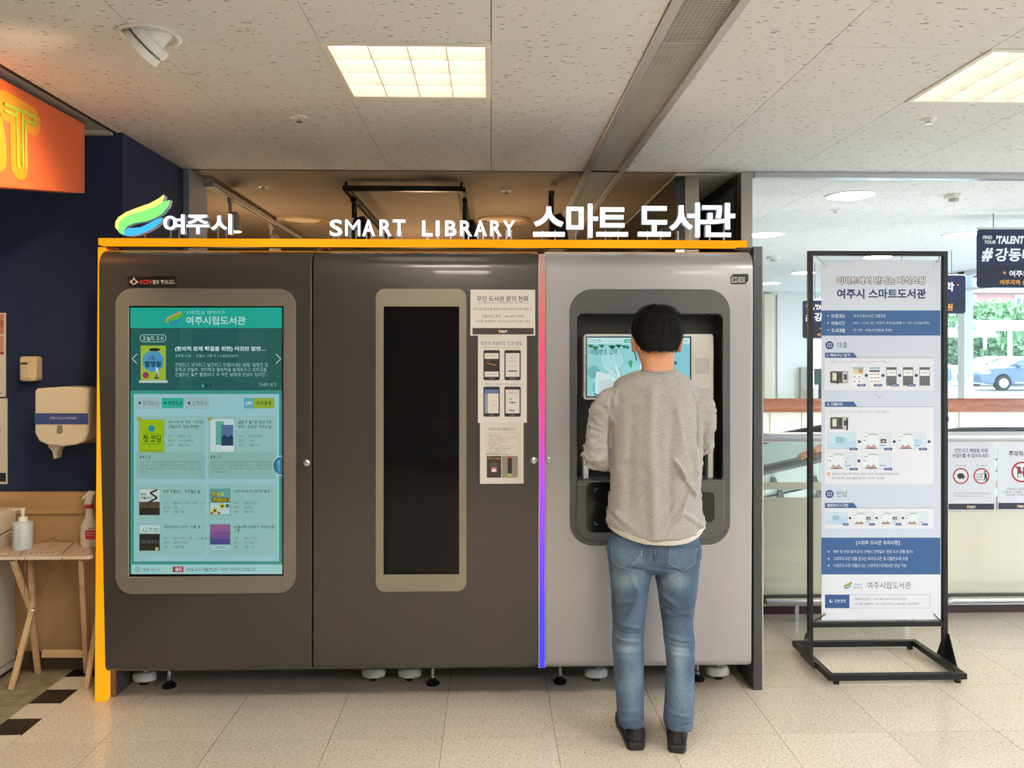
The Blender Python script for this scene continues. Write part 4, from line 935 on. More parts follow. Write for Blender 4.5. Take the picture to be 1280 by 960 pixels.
# counter plate
CPY = KF-.022
a, b = P(721, 601, CPY), P(906, 675, CPY)
cp = MB().use(mat('#5b5c5d', .35, .3)); prof = [(KF+.12, a.z-.001), (KF+.012, a.z), (KF-.008, a.z-.006), (CPY, a.z-.02), (CPY, b.z+.006), (CPY+.006, b.z), (KF+.01, b.z)]
rb = .075; bot_ = [(b.x-rb+rb*math.cos(R(q)), b.z+rb+rb*math.sin(R(q))) for q in range(0, -91, -9)] + [(a.x+rb+rb*math.cos(R(q)), b.z+rb+rb*math.sin(R(q))) for q in range(-90, -181, -9)]
cp.prism([(a.x, a.z-.012), (b.x, a.z-.012)] + bot_, CPY, KF+.012).box(a.x, b.x, CPY+.006, KF+.115, a.z-.02, a.z); ctr = part('counter_plate', cp, K, bevel=.004, smooth=30, label='dark grey counter plate')
pr = Print(CPY-.0002, 0, .14); pr.rr(732.5, 603, 806, 665.5, 8, '#131313', 1); pr.rr(855, 615, 893, 653, 7, '#131313', 1)
for x, y, dx, dy in ((743, 610.5, 1, 1), (743, 655, 1, -1)):
    for k in range(3): pr.rect(x+1.9*k*dx, y, x+1.9*k*dx+1, y+.9, '#5fb7c9', 2); pr.rect(x, y+1.7*k*dy, x+.9, y+1.7*k*dy+.9, '#5fb7c9', 2)
pr.line([(770,615),(760.5,615),(760.5,632),(758.5,634),(758.5,642),(761.5,646),(766,652)], .6, '#d8dcdc', 2)
pr.box(872, 626.5, 877.5, 634.5, .5, '#c7cccc', 2); pr.rect(873.5, 629, 876, 632, '#8f9494', 2); pr.text('IC', 877.8, 638.5, 880, 641, '#b8bdbd', 2)
part('print', pr.mb, ctr)
# casters and levelling feet
def caster(px, py, label, rot=0, half=False):
    c = AtZ(px, py, 0); mb = MB().use(mat('#dedcd6', .35)); h = .075
    mb.lathe((c.x, c.y, 0), [(.034, .022), (.043, .026), (.045, .05), (.036, .062), (.012, .066)], 22, rx=1.25, ry=.8)
    o = part('caster', mb, K, smooth=40, label=label)
    part('wheel', MB().use(mat('#17171a', .5)).tube([(c.x-.014, c.y, .03), (c.x+.014, c.y, .03)], .03, 18), o, smooth=40)
    part('swivel', MB().use(METAL).tube([(c.x+.0, c.y, .06), (c.x, c.y, .11)], .014, 12), o)
def foot(px, py):
    c = AtZ(px, py, 0)
    o = part('levelling_foot', MB().use(mat('#1b1b1c', .25)).lathe(c, [(.032, 0), (.033, .008), (.022, .018), (.012, .026), (.01, .034), (.001, .034)], 24), K, smooth=40)
    part('threaded_rod', MB().use(METAL).tube([c+Vector((0,0,.03)), c+Vector((0,0,.12))], .007, 10), o); part('nut', MB().use(METAL).tube([c+Vector((0,0,.034)), c+Vector((0,0,.042))], .013, 6), o)
for px, py in ((181, 856), (467, 851), (512, 851), (897, 849), (745, 851)): caster(px, py, 'white and black swivel caster')
for px, py in ((211.5, 858.5), (541, 855), (872, 850), (700, 853)): foot(px, py)
q = P(131, 848, 3.75); part('foot_bracket', MB().use(METAL).box(q.x+.012, q.x+.016, 3.69, 3.9, .0, .11).box(q.x+.03, q.x+.033, 3.72, 3.9, .02, .11), K)

# ------------------------------------------------------------------ illuminated letters on the bar
LF = m_emit('#eef8ff', 1.25); LS = mat('#8fa3b5', .4, emit=.12)
LY = OY+.015
def letter3d(ch, x0, y0, x1, y1, parent, b=.022, dep=.028):
    v, f = textmesh(ch, b, 4, .5, 0, True); mn, mx = v.min(0), v.max(0); a, c = P(x0, y0, LY), P(x1, y1, LY); mb = MB(); mb.mats = [LF, LS]
    mb.v = [(a.x+(p[0]-mn[0])/(mx[0]-mn[0])*(c.x-a.x), LY+(.5-p[2])*dep, c.z+(p[1]-mn[1])/(mx[1]-mn[1])*(a.z-c.z)) for p in v]; mb.f = list(f)
    for q in f:
        zs = [v[i][2] for i in q]; mb.m.append(0 if min(zs) > .49 else 1)
    o = part('letter', mb, parent)
    barz = P(600, 297.5, OY).z
    for u in ((.3, .7) if x1-x0 > 14 else (.5,)):
        px = x0+(x1-x0)*u; q = P(px, y1-2, LY).x; part('peg', MB().use(mat('#a8b2bc', .3, .6)).box(q-.003, q+.003, LY+dep*.4, LY+dep*.6, barz-.001, c.z+.03), o)
z0 = P(600, 297.5, OY).z
s1 = thing('channel_letters', (P(235, 0, LY).x, LY, z0), 'glowing swoosh emblem and short white word at the left end of the orange bar', 'illuminated sign')
for t, x0, y0, x1, y1 in (('여', 204, 268, 230.5, 292.5), ('주', 233, 268.5, 261.5, 292.5), ('시', 263.5, 267.5, 289.5, 292.5)): letter3d(t, x0, y0, x1, y1, s1)
for pts, c in zip(LOGO, ('#ffd36a', '#6fe86a', '#2f9cf5')):
    m = mat(c, .4, emit=1.0); mb = MB(); q = [(P(144.5+u*68.5, 0, LY).x, P(0, 242.5+w*52, LY).z) for u, w in pts]
    n = len(q); mb.prism(q, LY-.005, LY+.028); mb.mats = [m, LS]; mb.m = [0] + [1]*(len(mb.f)-1); part('emblem_band', mb, s1)
part('peg', MB().use(METAL).box(P(180,0,LY).x-.004, P(180,0,LY).x+.004, LY+.01, LY+.016, z0-.001, z0+.03), s1)
s2 = thing('channel_letters', (P(530, 0, LY).x, LY, z0), 'glowing white two word sign in latin capitals on the orange bar', 'illuminated sign')
for t, x0, x1 in zip('SMARTLIBRARY', (412, 431.6, 452.7, 474.5, 491, 527.7, 544.8, 556.5, 575, 592.6, 612.8, 628.5), (427.6, 450, 468.7, 489.5, 506.6, 540.6, 549.3, 570.4, 590, 608.6, 627, 644)): letter3d(t, x0, 274.5 if x0 < 510 else 275.7, x1, 295, s2, .0 if t == 'M' else .018)
s3 = thing('channel_letters', (P(795, 0, LY).x, LY, z0), 'largest glowing white lettering at the right end of the orange bar', 'illuminated sign')
for t, x0, y0, x1, y1 in (('스', 666.5, 258, 706, 295.5), ('마', 708, 254.5, 747.6, 297), ('트', 745.5, 259, 785, 295.5), ('도', 797.7, 257.5, 838.4, 295.5), ('서', 837, 253, 875, 296.5), ('관', 875, 253.5, 919, 296)): letter3d(t, x0, y0, x1, y1, s3)

# ------------------------------------------------------------------ papers taped to the middle door
PW = mat('#e3dcd2', .7)
def sheet(name, x0, y0, x1, y1, Y, label, cat='notice', m=PW, th=.002, group=None):
    a, b = P(x0, y0, Y), P(x1, y1, Y); t = thing(name, ((a.x+b.x)/2, Y, b.z), label, cat, group); part('sheet', MB().use(m).box(a.x, b.x, Y, Y+th, b.z, a.z), t); return t
t = sheet('paper_notice', 588, 362, 669, 419.5, KF-.006, 'landscape white notice with dark footer band, topmost of the three on the door')
pr = Print(KF-.006, 0, .6); pr.text('무인 도서관 문의 전화', 596, 370, 660.5, 377, '#1c1c22', 1, .01); pr.line([(596,378.6),(660,378.6)], .4, '#777777', 1)
pr.text('문의 및 장애 사항 발생시 아래 연락처로 연락 바랍니다', 592, 384.5, 665, 388, '#3a3a3a', 1); pr.text('대출/반납 문의 : 031-887-3303', 602, 393.5, 654.5, 397.3, '#3a3a3a', 1); pr.text('시스템 장애문의 : 02-2024-9999(내선 4번)', 594, 400, 663, 403.8, '#3a3a3a', 1)
pr.rect(590.5, 410, 667, 418, '#3a3032', 1)
def emart(pr, x0, y0, x1, y1, L=2): w_ = x1-x0; pr.circ(x0+w_*.13, (y0+y1)/2, w_*.13, '#e8a23c', L, 12, (y1-y0)*.5); pr.text('mart', x0+w_*.3, y0, x1, y1, '#f2f0ea', L, .03)
emart(pr, 623, 412, 634, 416.2); part('print', pr.mb, t)
t = sheet('paper_notice', 597.5, 419.5, 658.5, 528.5, KF-.0022, 'portrait instruction sheet with four phone pictures, middle one of the three on the door', m=mat('#dedad2', .7))
pr = Print(KF-.0022, 0, .6); pr.text('회원증 비밀번호 변경 방법', 601, 426.5, 652, 431.3, '#3d5a8c', 1); pr.text('1. 여주시립도서관(http://www.yjlib.go.kr) 접속', 602, 433.5, 650, 435.6, '#8a7a68', 1); pr.text('2. "회원정보" → "비밀번호변경" 메뉴에서 변경', 602, 479, 652, 481.2, '#6a6a6a', 1)
for i, (x, y) in enumerate(((604, 437.5), (630.2, 437.5), (604, 483), (630.2, 483))):
    pr.rr(x, y, x+21, y+38, 2, '#8c8c8c', 1); pr.rr(x+.6, y+.5, x+20.4, y+37.5, 1.6, '#1a1a1a', 2); pr.rect(x+1.8, y+4, x+19.2, y+33.5, '#dcd8d0', 3); pr.rr(x+7, y+35, x+14, y+36.2, .5, '#6a6a6a', 3)
    if i == 0: pr.rect(x+1.8, y+11, x+19.2, y+27, '#2b201c', 4); pr.line([(x+3,y+18),(x+8,y+11.5)], .8, '#a8522c', 5); pr.line([(x+6,y+17),(x+16,y+19)], .7, '#c9a04a', 5); pr.line([(x+4,y+7),(x+16,y+7)], .5, '#9a9488', 4); pr.line([(x+4,y+30),(x+17,y+30)], .6, '#9a9488', 4)
    if i == 1: pr.box(x+8.5, y+7.5, x+13, y+11.5, .3, '#8a8a8a', 4); pr.line([(x+5,y+14),(x+16,y+14)], .5, '#b08a50', 4); pr.rect(x+5, y+25.5, x+16, y+27, '#33466e', 4); pr.line([(x+5,y+20),(x+14,y+20)], .4, '#aaaaaa', 4)
    if i == 2: pr.rect(x+1.8, y+4, x+19.2, y+9, '#5c74a8', 4); pr.rect(x+1.8, y+9, x+6, y+33.5, '#8b98a8', 4); pr.line([(x+12,y+18),(x+17,y+18)], .5, '#c08a80', 4); pr.line([(x+10,y+24),(x+17,y+24)], .5, '#c08a80', 4)
    if i == 3: pr.line([(x+4,y+8),(x+16,y+8)], .5, '#b0684a', 4); pr.rect(x+7, y+17, x+9, y+18, '#333', 4) if False else pr.rect(x+7, y+15, x+9.5, y+16.2, '#303850', 4); pr.rect(x+7, y+19.5, x+14, y+20.8, '#303850', 4); pr.rect(x+6, y+29, x+13, y+31, '#8a8a8a', 4)
part('print', pr.mb, t)
t = sheet('paper_notice', 600, 528.5, 654.5, 604.5, KF-.0045, 'portrait sheet with two small photos at its foot, lowest of the three on the door', m=mat('#d9d2c8', .7))
pr = Print(KF-.0045, 0, .6); pr.text('- 스마트도서관 대출/반납 안내 -', 608, 534.5, 646, 538.2, '#3a3a3a', 1); pr.box(608, 541, 648, 568, .3, '#9a9a9a', 1)
for k in range(9): pr.text('· 대출권수 및 대출기간은 도서관 규정에 따름'[:18+(k*5) % 8], 609.5, 543+2.8*k, 626+((k*7) % 4)*6, 544.9+2.8*k, ('#4a5a8a', '#5a5a5a', '#6a6258', '#a85a4a')[(k*3) % 4], 2)
pr.text('■ 청구기호 라벨 부착 위치 안내', 608, 566.5, 634, 569, '#4a4a4a', 3); pr.rect(608.5, 570, 626.5, 597, '#33281f', 2); pr.text('The Coming', 609.5, 571.5, 625, 575, '#d8a24a', 3); pr.circ(617.5, 581, 6, '#4d4238', 3, ry=4); pr.rect(614, 584, 621, 590, '#c46a8a', 4); pr.rect(615, 586.5, 620, 589.5, '#e8dcd6', 5)
pr.rect(627.3, 570, 647.3, 597, '#8d857a', 2); pr.rect(634.5, 571, 640, 596.5, '#2a221e', 3); pr.rect(634.5, 592, 640, 596, '#a8c46a', 4); pr.rect(634.5, 570.8, 640, 573, '#c44a50', 4); part('print', pr.mb, t)

# ================================================================== LEFT CORNER
# orange hanging sign
OX = -1.90
def onx(px, py, X):               # point of a pixel ray on the plane x = X
    xc = (px-640)/1000; t = X/(ST + xc*CT); return Vector((X, t*(CT - xc*ST), EYE + t*(HOR-py)/1000))
sg = thing('hanging_sign', (OX, 3.4, 2.2), 'orange hanging sign with yellow green outlined letters below the ceiling at the left edge', 'sign')
a, b = onx(106, 155, OX), onx(107, 242, OX); c_, d_ = onx(-40, 75, OX), onx(-40, 231, OX)
o = MB().use(mat('#e2683a', .6, var=.04, vscale=1.5)); yy = [a.y, b.y, d_.y, c_.y]
o.prismx([(a.y, a.z), (a.y, b.z), (d_.y, d_.z), (d_.y, c_.z)], OX-.09, OX); sg_board = part('board', o, sg, bevel=.003)
q = onx(16, 100, OX-.03)
part('hanger', MB().use(METAL).tube([(OX-.05, q.y, q.z-.02), (OX-.05, q.y, CH+.02)], .008, 8).box(OX-.075, OX-.03, q.y-.03, q.y+.03, CH+.012, CH+.02), sg)
def strip_x(path, w, col, lay, parent, name='letter'):
    mb = MB().use(mat(col, .5)); X = OX + .002 + .0015*lay
    pts = [onx(x, y, OX) for x, y in path]
    for p_ in pts: X += .00012; mb.add([(X, p_.y+w/2*math.cos(t), p_.z+w/2*math.sin(t)) for t in [2*math.pi*i/14 for i in range(14)]], [tuple(range(14))])
    for u, v in zip(pts, pts[1:]):
        d = Vector((v.y-u.y, v.z-u.z)); 
        if d.length < 1e-5: continue
        n_ = Vector((-d.y, d.x)).normalized()*w/2; X += .00012; mb.add([(X, u.y+n_.x, u.z+n_.y), (X, u.y-n_.x, u.z-n_.y), (X, v.y-n_.x, v.z-n_.y), (X, v.y+n_.x, v.z+n_.y)], [(0,1,2,3)])
    return part(name, mb, parent)
L1 = strip_x([(6, 132), (20, 140), (40, 151)], .118, '#dd9428', 0, sg); strip_x([(23, 142), (23.5, 207)], .118, '#dd9428', 0, sg)
for path in ([(4, 130), (18, 137), (19.5, 145), (5, 138)], [(19.5, 145), (21, 206), (23, 209)], [(31, 210), (30, 150), (42, 156), (42, 147), (26, 139), (27, 205)], [(4, 130), (26, 139)]):
    strip_x(path, .014, '#a2b43a', 2, L1, 'tube_line')
L2 = strip_x([(-8, 150), (-4, 175), (-3, 196)], .11, '#dd9428', 0, sg); strip_x([(-8, 160), (-5, 180), (-5, 195)], .012, '#a2b43a', 2, L2, 'tube_line')
# posters at the left edge
YWL = 4.0
t = sheet('wall_poster', -45, 391, 7, 496, YWL-.006, 'upper white poster with red and pink bands at the left edge', 'poster', mat('#ded8cc', .6), .004)
pr = Print(YWL-.006); pr.rect(-42, 393, 5, 418, '#c98878', 1); pr.rect(-42, 420, 5, 441, '#d29a86', 1); pr.rect(-42, 400, 5, 408, '#b9685c', 2); pr.rect(-42, 440, 5, 443, '#9a3038', 2); pr.rect(-30, 464, 1, 465, '#b05048', 1); pr.rect(-30, 491, 3, 492, '#777777', 1); part('print', pr.mb, t)
t = sheet('wall_poster', -45, 498, 9, 605, YWL-.006, 'lower white poster with black footer block at the left edge', 'poster', mat('#d9d3c6', .6), .004)
pr = Print(YWL-.006); pr.rect(-42, 591, 7.5, 602, '#1d1b1a', 1); pr.text('주의하세요', -38, 536, 3, 541, '#333333', 1); pr.rect(-30, 560, 1, 561, '#777777', 1); part('print', pr.mb, t)
# small wall unit
CW = mat('#d4c29e', .4)
a, b = P(24, 445.5, 3.94), P(45, 476.5, 3.94)
t = thing('air_freshener', ((a.x+b.x)/2, 3.97, b.z), 'small cream wall mounted air freshener above the paper dispenser', 'air freshener')
bd = part('body', MB().use(CW).prism(rrect(a.x, b.z, b.x, a.z, .014, 6), 3.94, 4.0), t, bevel=.008, seg=3, smooth=45)
a2, b2 = P(25.5, 452, 3.935), P(36, 472, 3.935)
part('front_cover', MB().use(CW).prism([(a2.x, a2.z-.006), (b2.x, a2.z), (b2.x-.002, (a2.z+b2.z)/2), (b2.x+.006, b2.z), (a2.x+.008, b2.z-.004)], 3.933, 3.95), t, bevel=.003)
pr = Print(3.933); pr.rect(26, 452.7, 34.5, 455.8, '#4c5238', 1); pr.text('auto', 28, 458, 31.5, 459.5, '#8a7a5a', 1); part('print', pr.mb, t)
# paper towel dispenser
t = thing('paper_towel_dispenser', (P(80, 0, 3.9).x, 3.95, P(80, 556, 3.9).z), 'cream jumbo roll paper dispenser with blue band on the navy wall', 'paper dispenser')
CD = mat('#ddd2b8', .25); DY = 3.82
a, b = P(43, 484.5, DY), P(110.5, 557, DY)
out = [(a.x, a.z-.014), (a.x+.012, a.z-.004), ((a.x+b.x)/2, a.z+.004), (b.x-.012, a.z), (b.x, a.z-.014), (b.x, b.z+.06), (b.x-.02, b.z+.02), (b.x-.06, b.z+.003), ((a.x+b.x)/2, b.z-.004), (a.x+.06, b.z+.003), (a.x+.02, b.z+.02), (a.x, b.z+.06)]
part('cover', MB().use(CD).prism(out, DY, 3.96), t, bevel=.01, seg=3, smooth=45)
part('back_housing', MB().use(mat('#6d675d', .4)).prism([(x+.045 if x > (a.x+b.x)/2 else x+.02, z) for x, z in out], 3.92, 4.0), t, bevel=.004)
pr = Print(DY-.0008, 0, .4); pr.rect(43.4, 516.5, 110.2, 530.5, '#3f4f8c', 1)
pr.text('JUMBO ROLL DISPENSER', 62, 521, 96, 525, '#cfd2e0', 2); part('label_band', pr.mb, t, label='blue label band')
q = P(71, 556, 3.87)
part('outlet', MB().use(mat('#c9bfa8', .35)).prism([(q.x-.034, q.z+.02), (q.x+.034, q.z+.02), (q.x+.026, q.z-.01), (q.x+.012, q.z-.03), (q.x+.01, q.z-.062), (q.x-.006, q.z-.066), (q.x-.012, q.z-.03), (q.x-.03, q.z-.01)], 3.85, 3.9), t, bevel=.005, seg=2, smooth=45)
q = P(75, 536, DY); part('window', MB().use(mat('#8a8372', .2)).prism(rrect(q.x-.012, q.z-.02, q.x+.012, q.z+.016, .008), DY-.003, DY+.002), t)
# washing cabinet at the left edge
CBM = mat('#c9c4b8', .4)
t = thing('white_cabinet', (-2.65, 3.75, 0), 'white cabinet at the left edge behind the folding table', 'cabinet')
part('body', MB().use(CBM).prismx([(3.36, .02), (3.995, .02), (3.995, .70), (3.36, .62)], -3.1, -2.335), t, bevel=.006)
part('plinth', MB().use(mat('#2c2824', .6)).box(-3.09, -2.345, 3.38, 3.99, 0, .02), t)
part('top_shell', MB().use(mat('#ddd5c4', .35)).prismx([(3.40, .635), (3.40, .66), (3.62, .70), (3.74, .76), (3.80, .80), (3.99, .80), (3.99, .705)], -3.1, -2.33), t, bevel=.008, seg=3, smooth=45)
part('side_seam', MB().use(mat('#55504a', .6)).box(-2.337, -2.3335, 3.37, 3.99, .055, .059), t)
part('side_vent', MB().use(mat('#2a2622', .6)).box(-2.337, -2.333, 3.46, 3.56, .43, .445), t)
# folding table
TBW = m_wood('#c9a678', '#dcc09a', (1.5, 1, 8)); TOPM = m_wood('#bda08c', '#cdb5a2', (12, 1, 2), .35)
TX0, TX1, TY0, TY1, TZ = -2.32, -1.826, 3.70, 3.965, .632
t = thing('folding_table', ((TX0+TX1)/2, 3.83, 0), 'small folding wooden table with pinkish top against the panelled wall', 'table')
part('table_top', MB().use(TOPM).prismz(rrect(TX0, TY0, TX1, TY1, .02, 4), TZ-.018, TZ), t, bevel=.003)
part('top_edge', cutout(MB().use(mat('#ddd0bc', .4)).prismz(rrect(TX0-.002, TY0-.002, TX1+.002, TY1+.001, .021, 4), TZ-.017, TZ-.003), [MB().use(TOPM).prismz(rrect(TX0+.002, TY0+.002, TX1-.002, TY1-.002, .018, 4), TZ-.1, TZ+.1)]), t)
def leg(a, b, name='leg', w=.024): part(name, MB().use(TBW).bar(a, b, w, .018, up=(0, 1, 0)), t, bevel=.002)
for ya, yb in ((3.715, 3.72), ):
    pass
f1, f2 = AtZ(14, 862, 0), AtZ(108.5, 861, 0); g1, g2 = AtZ(56, 835.5, 0), AtZ(112, 838, 0)
g1.y = min(g1.y, 3.95); g2.y = min(g2.y, 3.95)
leg(f1+Vector((0,0,.002)), P(41, 760, 3.82) + (P(41, 760, 3.82)-f1)*.0); leg(P(41, 760, 3.82), Vector((P(38, 0, 3.93).x-.0, 3.93, TZ-.02)))
leg(P(16, 700, 3.74), P(38, 760, 3.84)); leg(P(38, 760, 3.84), g1+Vector((0,0,.002)))
leg(f2+Vector((0,0,.002)), Vector((f2.x+.02, 3.93, TZ-.02))); leg(P(102, 700, 3.74), g2+Vector((0,0,.002)))
part('stretcher', MB().use(TBW).bar(P(53, 817, 3.92), P(118, 817, 3.92), .018, .034), t, bevel=.002)
part('crosspiece', MB().use(TBW).box(P(40,0,3.8).x, P(66,0,3.8).x, 3.78, 3.82, TZ-.03, TZ-.018), t)
part('hinge_pin', MB().use(METAL).tube([P(40, 763, 3.80), P(40, 763, 3.86)], .006, 8), t)
pr = MB().use(mat('#e6d9bb', .6)); q = AtZ(50, 687, TZ); pr.box(q.x-.13, q.x+.12, 3.725, 3.752, TZ, TZ+.0012)
stk = solo('table_sticker', pr, 'narrow cream sticker with dark marks along the table front edge', 'sticker')
pr = MB().use(mat('#3c3226', .6))
for k in range(9): pr.box(q.x-.10+.024*k, q.x-.084+.024*k, 3.733, 3.745, TZ+.0012, TZ+.0018)
part('print', pr, stk)
pr = MB().use(mat('#6d4f36', .7))
pr.tube([AtZ(20, 697, TZ+.004)+Vector((0,.02,0)), AtZ(40, 680, TZ+.004), AtZ(70, 672, TZ+.004), Vector((AtZ(95,668,TZ).x, 3.955, TZ+.03))], .0012, 5)
pr.tube([AtZ(84, 664, TZ+.02), AtZ(88, 672, TZ+.006), AtZ(92, 678, TZ+.004), AtZ(85, 685, TZ+.003), AtZ(78, 692, TZ+.003), Vector((AtZ(74, 697, TZ).x, 3.70-.005, TZ-.01)), P(60, 720, 3.69), P(50, 745, 3.69)], .0013, 5)
pr.tube([AtZ(23, 655, TZ+.1), AtZ(24, 680, TZ+.01), Vector((AtZ(27,697,TZ).x, 3.693, TZ-.005)), P(32, 722, 3.69), P(30, 745, 3.69)], .0011, 5)
pr.v = [(x, min(y, 3.962), z) for x, y, z in pr.v]
solo('loose_string', pr, 'thin brown string lying tangled over the folding table', 'string')
# soap bottle
c = Vector((P(28.5, 0, 3.84).x, 3.84, TZ))
t = thing('soap_bottle', c, 'pale blue pump soap bottle on the folding table', 'bottle')
SB = mat('#cfe0e6', .3); SWT = mat('#f0ece2', .3)
part('bottle', MB().use(SB).lathe(c, [(.040, 0), (.043, .006), (.043, .118), (.041, .126), (.02, .128), (.019, .132)], 28), t, smooth=40)
part('cap', MB().use(SWT).lathe(c, [(.0195, .130), (.0195, .148), (.0185, .15), (.009, .151)], 20), t, smooth=40)
part('pump', MB().use(SWT).lathe(c, [(.0085, .15), (.0085, .182), (.011, .184), (.011, .192), (.002, .193)], 16).tube([c+Vector((.008,0,.189)), c+Vector((-.03,0,.186)), c+Vector((-.046,0,.178))], [.0065, .005, .004], 10), t, smooth=40)
pr = MB().use(mat('#7d95a4', .5))
for k in range(7):
    for a0 in (-62, -20):
        for i in range(3):
            A = [R(a0+6*i*1.2-90+20), R(a0+6*i*1.2-90+24)]; pr.add([(c.x+.0433*math.cos(u), c.y+.0433*math.sin(u), c.z+.03+.011*k+dz) for dz in (0, .004) for u in A], [(0,1,3,2)])
part('print', pr, t)
# spray bottle
q = AtZ(111, 676, TZ); c = Vector((P(112,0,3.88).x, 3.88, TZ))
t = thing('spray_bottle', c, 'translucent white spray bottle with red collar and red label beside the orange light', 'bottle')
SP = mat('#d9d0c0', .3)
part('bottle', MB().use(SP).lathe(c, [(.040, 0), (.043, .008), (.045, .07), (.040, .10), (.022, .135), (.0165, .17), (.0165, .185)], 28, rx=1, ry=.6), t, smooth=40)
part('collar', MB().use(mat('#c2302a', .35)).lathe(c, [(.0185, .183), (.0185, .2), (.012, .202)], 20), t, smooth=40)
part('spray_head', MB().use(SWT).prism([(c.x-.012, c.z+.2), (c.x+.012, c.z+.2), (c.x+.02, c.z+.245), (c.x+.03, c.z+.25), (c.x+.03, c.z+.262), (c.x+.0, c.z+.268), (c.x-.03, c.z+.236), (c.x-.034, c.z+.226), (c.x-.028, c.z+.224), (c.x-.012, c.z+.238)], c.y-.01, c.y+.01), t, bevel=.003)
part('trigger', MB().use(SWT).bar(c+Vector((-.012,0,.235)), c+Vector((-.022,0,.2)), .006), t)
pr = Print(c.y-.0275, 0, .4); pr.rr(106.5, 663, 122, 674, 2, '#c03038', 1); pr.text('Alkaline', 108, 664.5, 121, 667, '#f0dcd6', 2); pr.text('Cleaner', 108, 668, 118, 670, '#f0dcd6', 2); pr.text('MULTI', 111, 659.5, 120, 661.5, '#222222', 1, .02); part('label', pr.mb, t)

# ================================================================== ROLL BANNER STAND
BK2 = mat('#17191b', .4, .3)
c1, c2, c3, c4 = AtZ(1036, 851, .02), AtZ(1212, 851, .02), AtZ(1150, 805, .02), AtZ(992, 805, .02)
X0, X1, Y0, Y1 = c1.x, c2.x, c1.y, c3.y
st_ = thing('banner_stand', ((X0+X1)/2, (Y0+Y1)/2, 0), 'black steel banner stand with rectangular floor frame', 'banner stand')
w_ = .03; zf0, zf1 = .018, .046
for args in ((X0, X1, Y0, Y0+w_), (X0, X1, Y1-w_, Y1)): part('base_bar', MB().use(BK2).box(*args, zf0, zf1), st_, bevel=.002)
for args in ((X0, X0+w_, Y0+w_, Y1-w_), (X1-w_, X1, Y0+w_, Y1-w_)): part('base_bar', MB().use(BK2).box(*args, zf0, zf1), st_, bevel=.002)
for x in (X0+.03, X1-.05):
    for y in (Y0+.005, Y1-.025): part('foot', MB().use(BK2).box(x, x+.022, y, y+.02, 0, zf0), st_)
YS = (Y0+Y1)/2; ux0, ux1 = P(1012.5, 0, YS).x, P(1180.5, 0, YS).x; pw = .024
zt_ = P(1100, 314, YS).z
for x in (ux0, ux1): part('post', MB().use(BK2).box(x-pw/2, x+pw/2, YS-pw/2, YS+pw/2, .03, zt_), st_, bevel=.002)
part('top_bar', MB().use(BK2).box(ux0+pw/2, ux1-pw/2, YS-pw/2, YS+pw/2, zt_-.024, zt_), st_, bevel=.002)
zc_ = P(1100, 780, YS).z
part('cross_bar', MB().use(BK2).box(ux0+pw/2, ux1-pw/2, YS-.01, YS+.01, zc_-.012, zc_+.012), st_, bevel=.002)
for x in (ux0-.014, ux1+.014-.004): 
    part('gusset', MB().use(BK2).prismx([(YS-.09, .02), (YS+.09, .02), (YS+.02, .16), (YS-.02, .16)], x, x+.004), st_)
    part('bolt', MB().use(METAL).tube([(x-.004, YS, .13), (x+.01, YS, .13)], .006, 8), st_)
bx0, by0, bx1, by1 = 1026.5, 325, 1175.5, 774
a, b = P(bx0, by0, YS), P(bx1, by1, YS)
bn = thing('hanging_banner', ((a.x+b.x)/2, YS, b.z), 'tall printed white and blue instruction banner hung in the black stand', 'banner')
bm = MB().use(mat('#ccd5e2', .55)); N = 12
for i in range(N+1):
    z = a.z + (b.z-a.z)*i/N; y = YS - .004*math.sin(math.pi*i/N)
YB_ = YS - .004
bm = MB().use(mat('#c6d2e4', .55)).box(a.x, b.x, YB_, YB_+.002, b.z, a.z)
part('sheet', bm, bn)
for x, y, u, v in ((1031, 331, 1018, 318), (1169.5, 331, 1175.5, 318), (1030, 768, 1018, 776), (1167.5, 768, 1176, 776)):
    q, w2 = P(x, y, YB_-.002), P(u, v, YS)
    part('eyelet', MB().use(CHROME).lathe(q, [(.004, 0), (.004, -.003), (.009, -.003), (.0095, .001)], 16, 'y'), bn)
    part('cord', MB().use(mat('#2a2a2a' if y > 400 else '#b9bcc0', .4, .5)).tube([q, (q+w2)/2+Vector((0, -.004, -.002)), w2], .0035 if y > 400 else .0025, 6), bn)
BL = '#33588f'; pr = Print(YB_-.0002, 0, .6); T_ = pr.text; r = pr.rect
pr.poly([(1027,325.5),(1175.3,325.5),(1175.3,388),(1027,388)], '#d3dbea', 0)
for dx, dy in ((-.7,0),(.7,0),(0,-.7),(0,.7),(.5,.5),(-.5,-.5),(.5,-.5),(-.5,.5)): T_('이마트에서 만나는 지식쇼핑', 1046+dx, 346+dy, 1156+dx, 355.5+dy, '#2c4468', 1, .022)
T_('이마트에서 만나는 지식쇼핑', 1046, 346, 1156, 355.5, '#f7f9fc', 2, .022)
T_('여주시 스마트도서관', 1046, 361, 1157.5, 373.5, '#1a3a68', 2, .034)
r(1027, 388, 1175.3, 419.5, '#2f5b92')
for k, (p_, q_, x1) in enumerate((('이용대상', '여주시립도서관 대출회원', 1107), ('이용시간', '10시 ~ 21시 (단, 이마트 휴무일(매월 2·4주 수요일)제외)', 1162), ('도서대출', '1인 3권, 15일(단대출일 포함)', 1115))):
    y = 392.6+9*k; pr.circ(1035, y+2.1, .9, '#ffffff', 2, 8); T_(p_, 1039.2, y, 1056, y+4.7, '#f4f7fb', 2, .02); T_(q_, 1067, y+.2, x1, y+4.2, '#dfe8f3', 2)
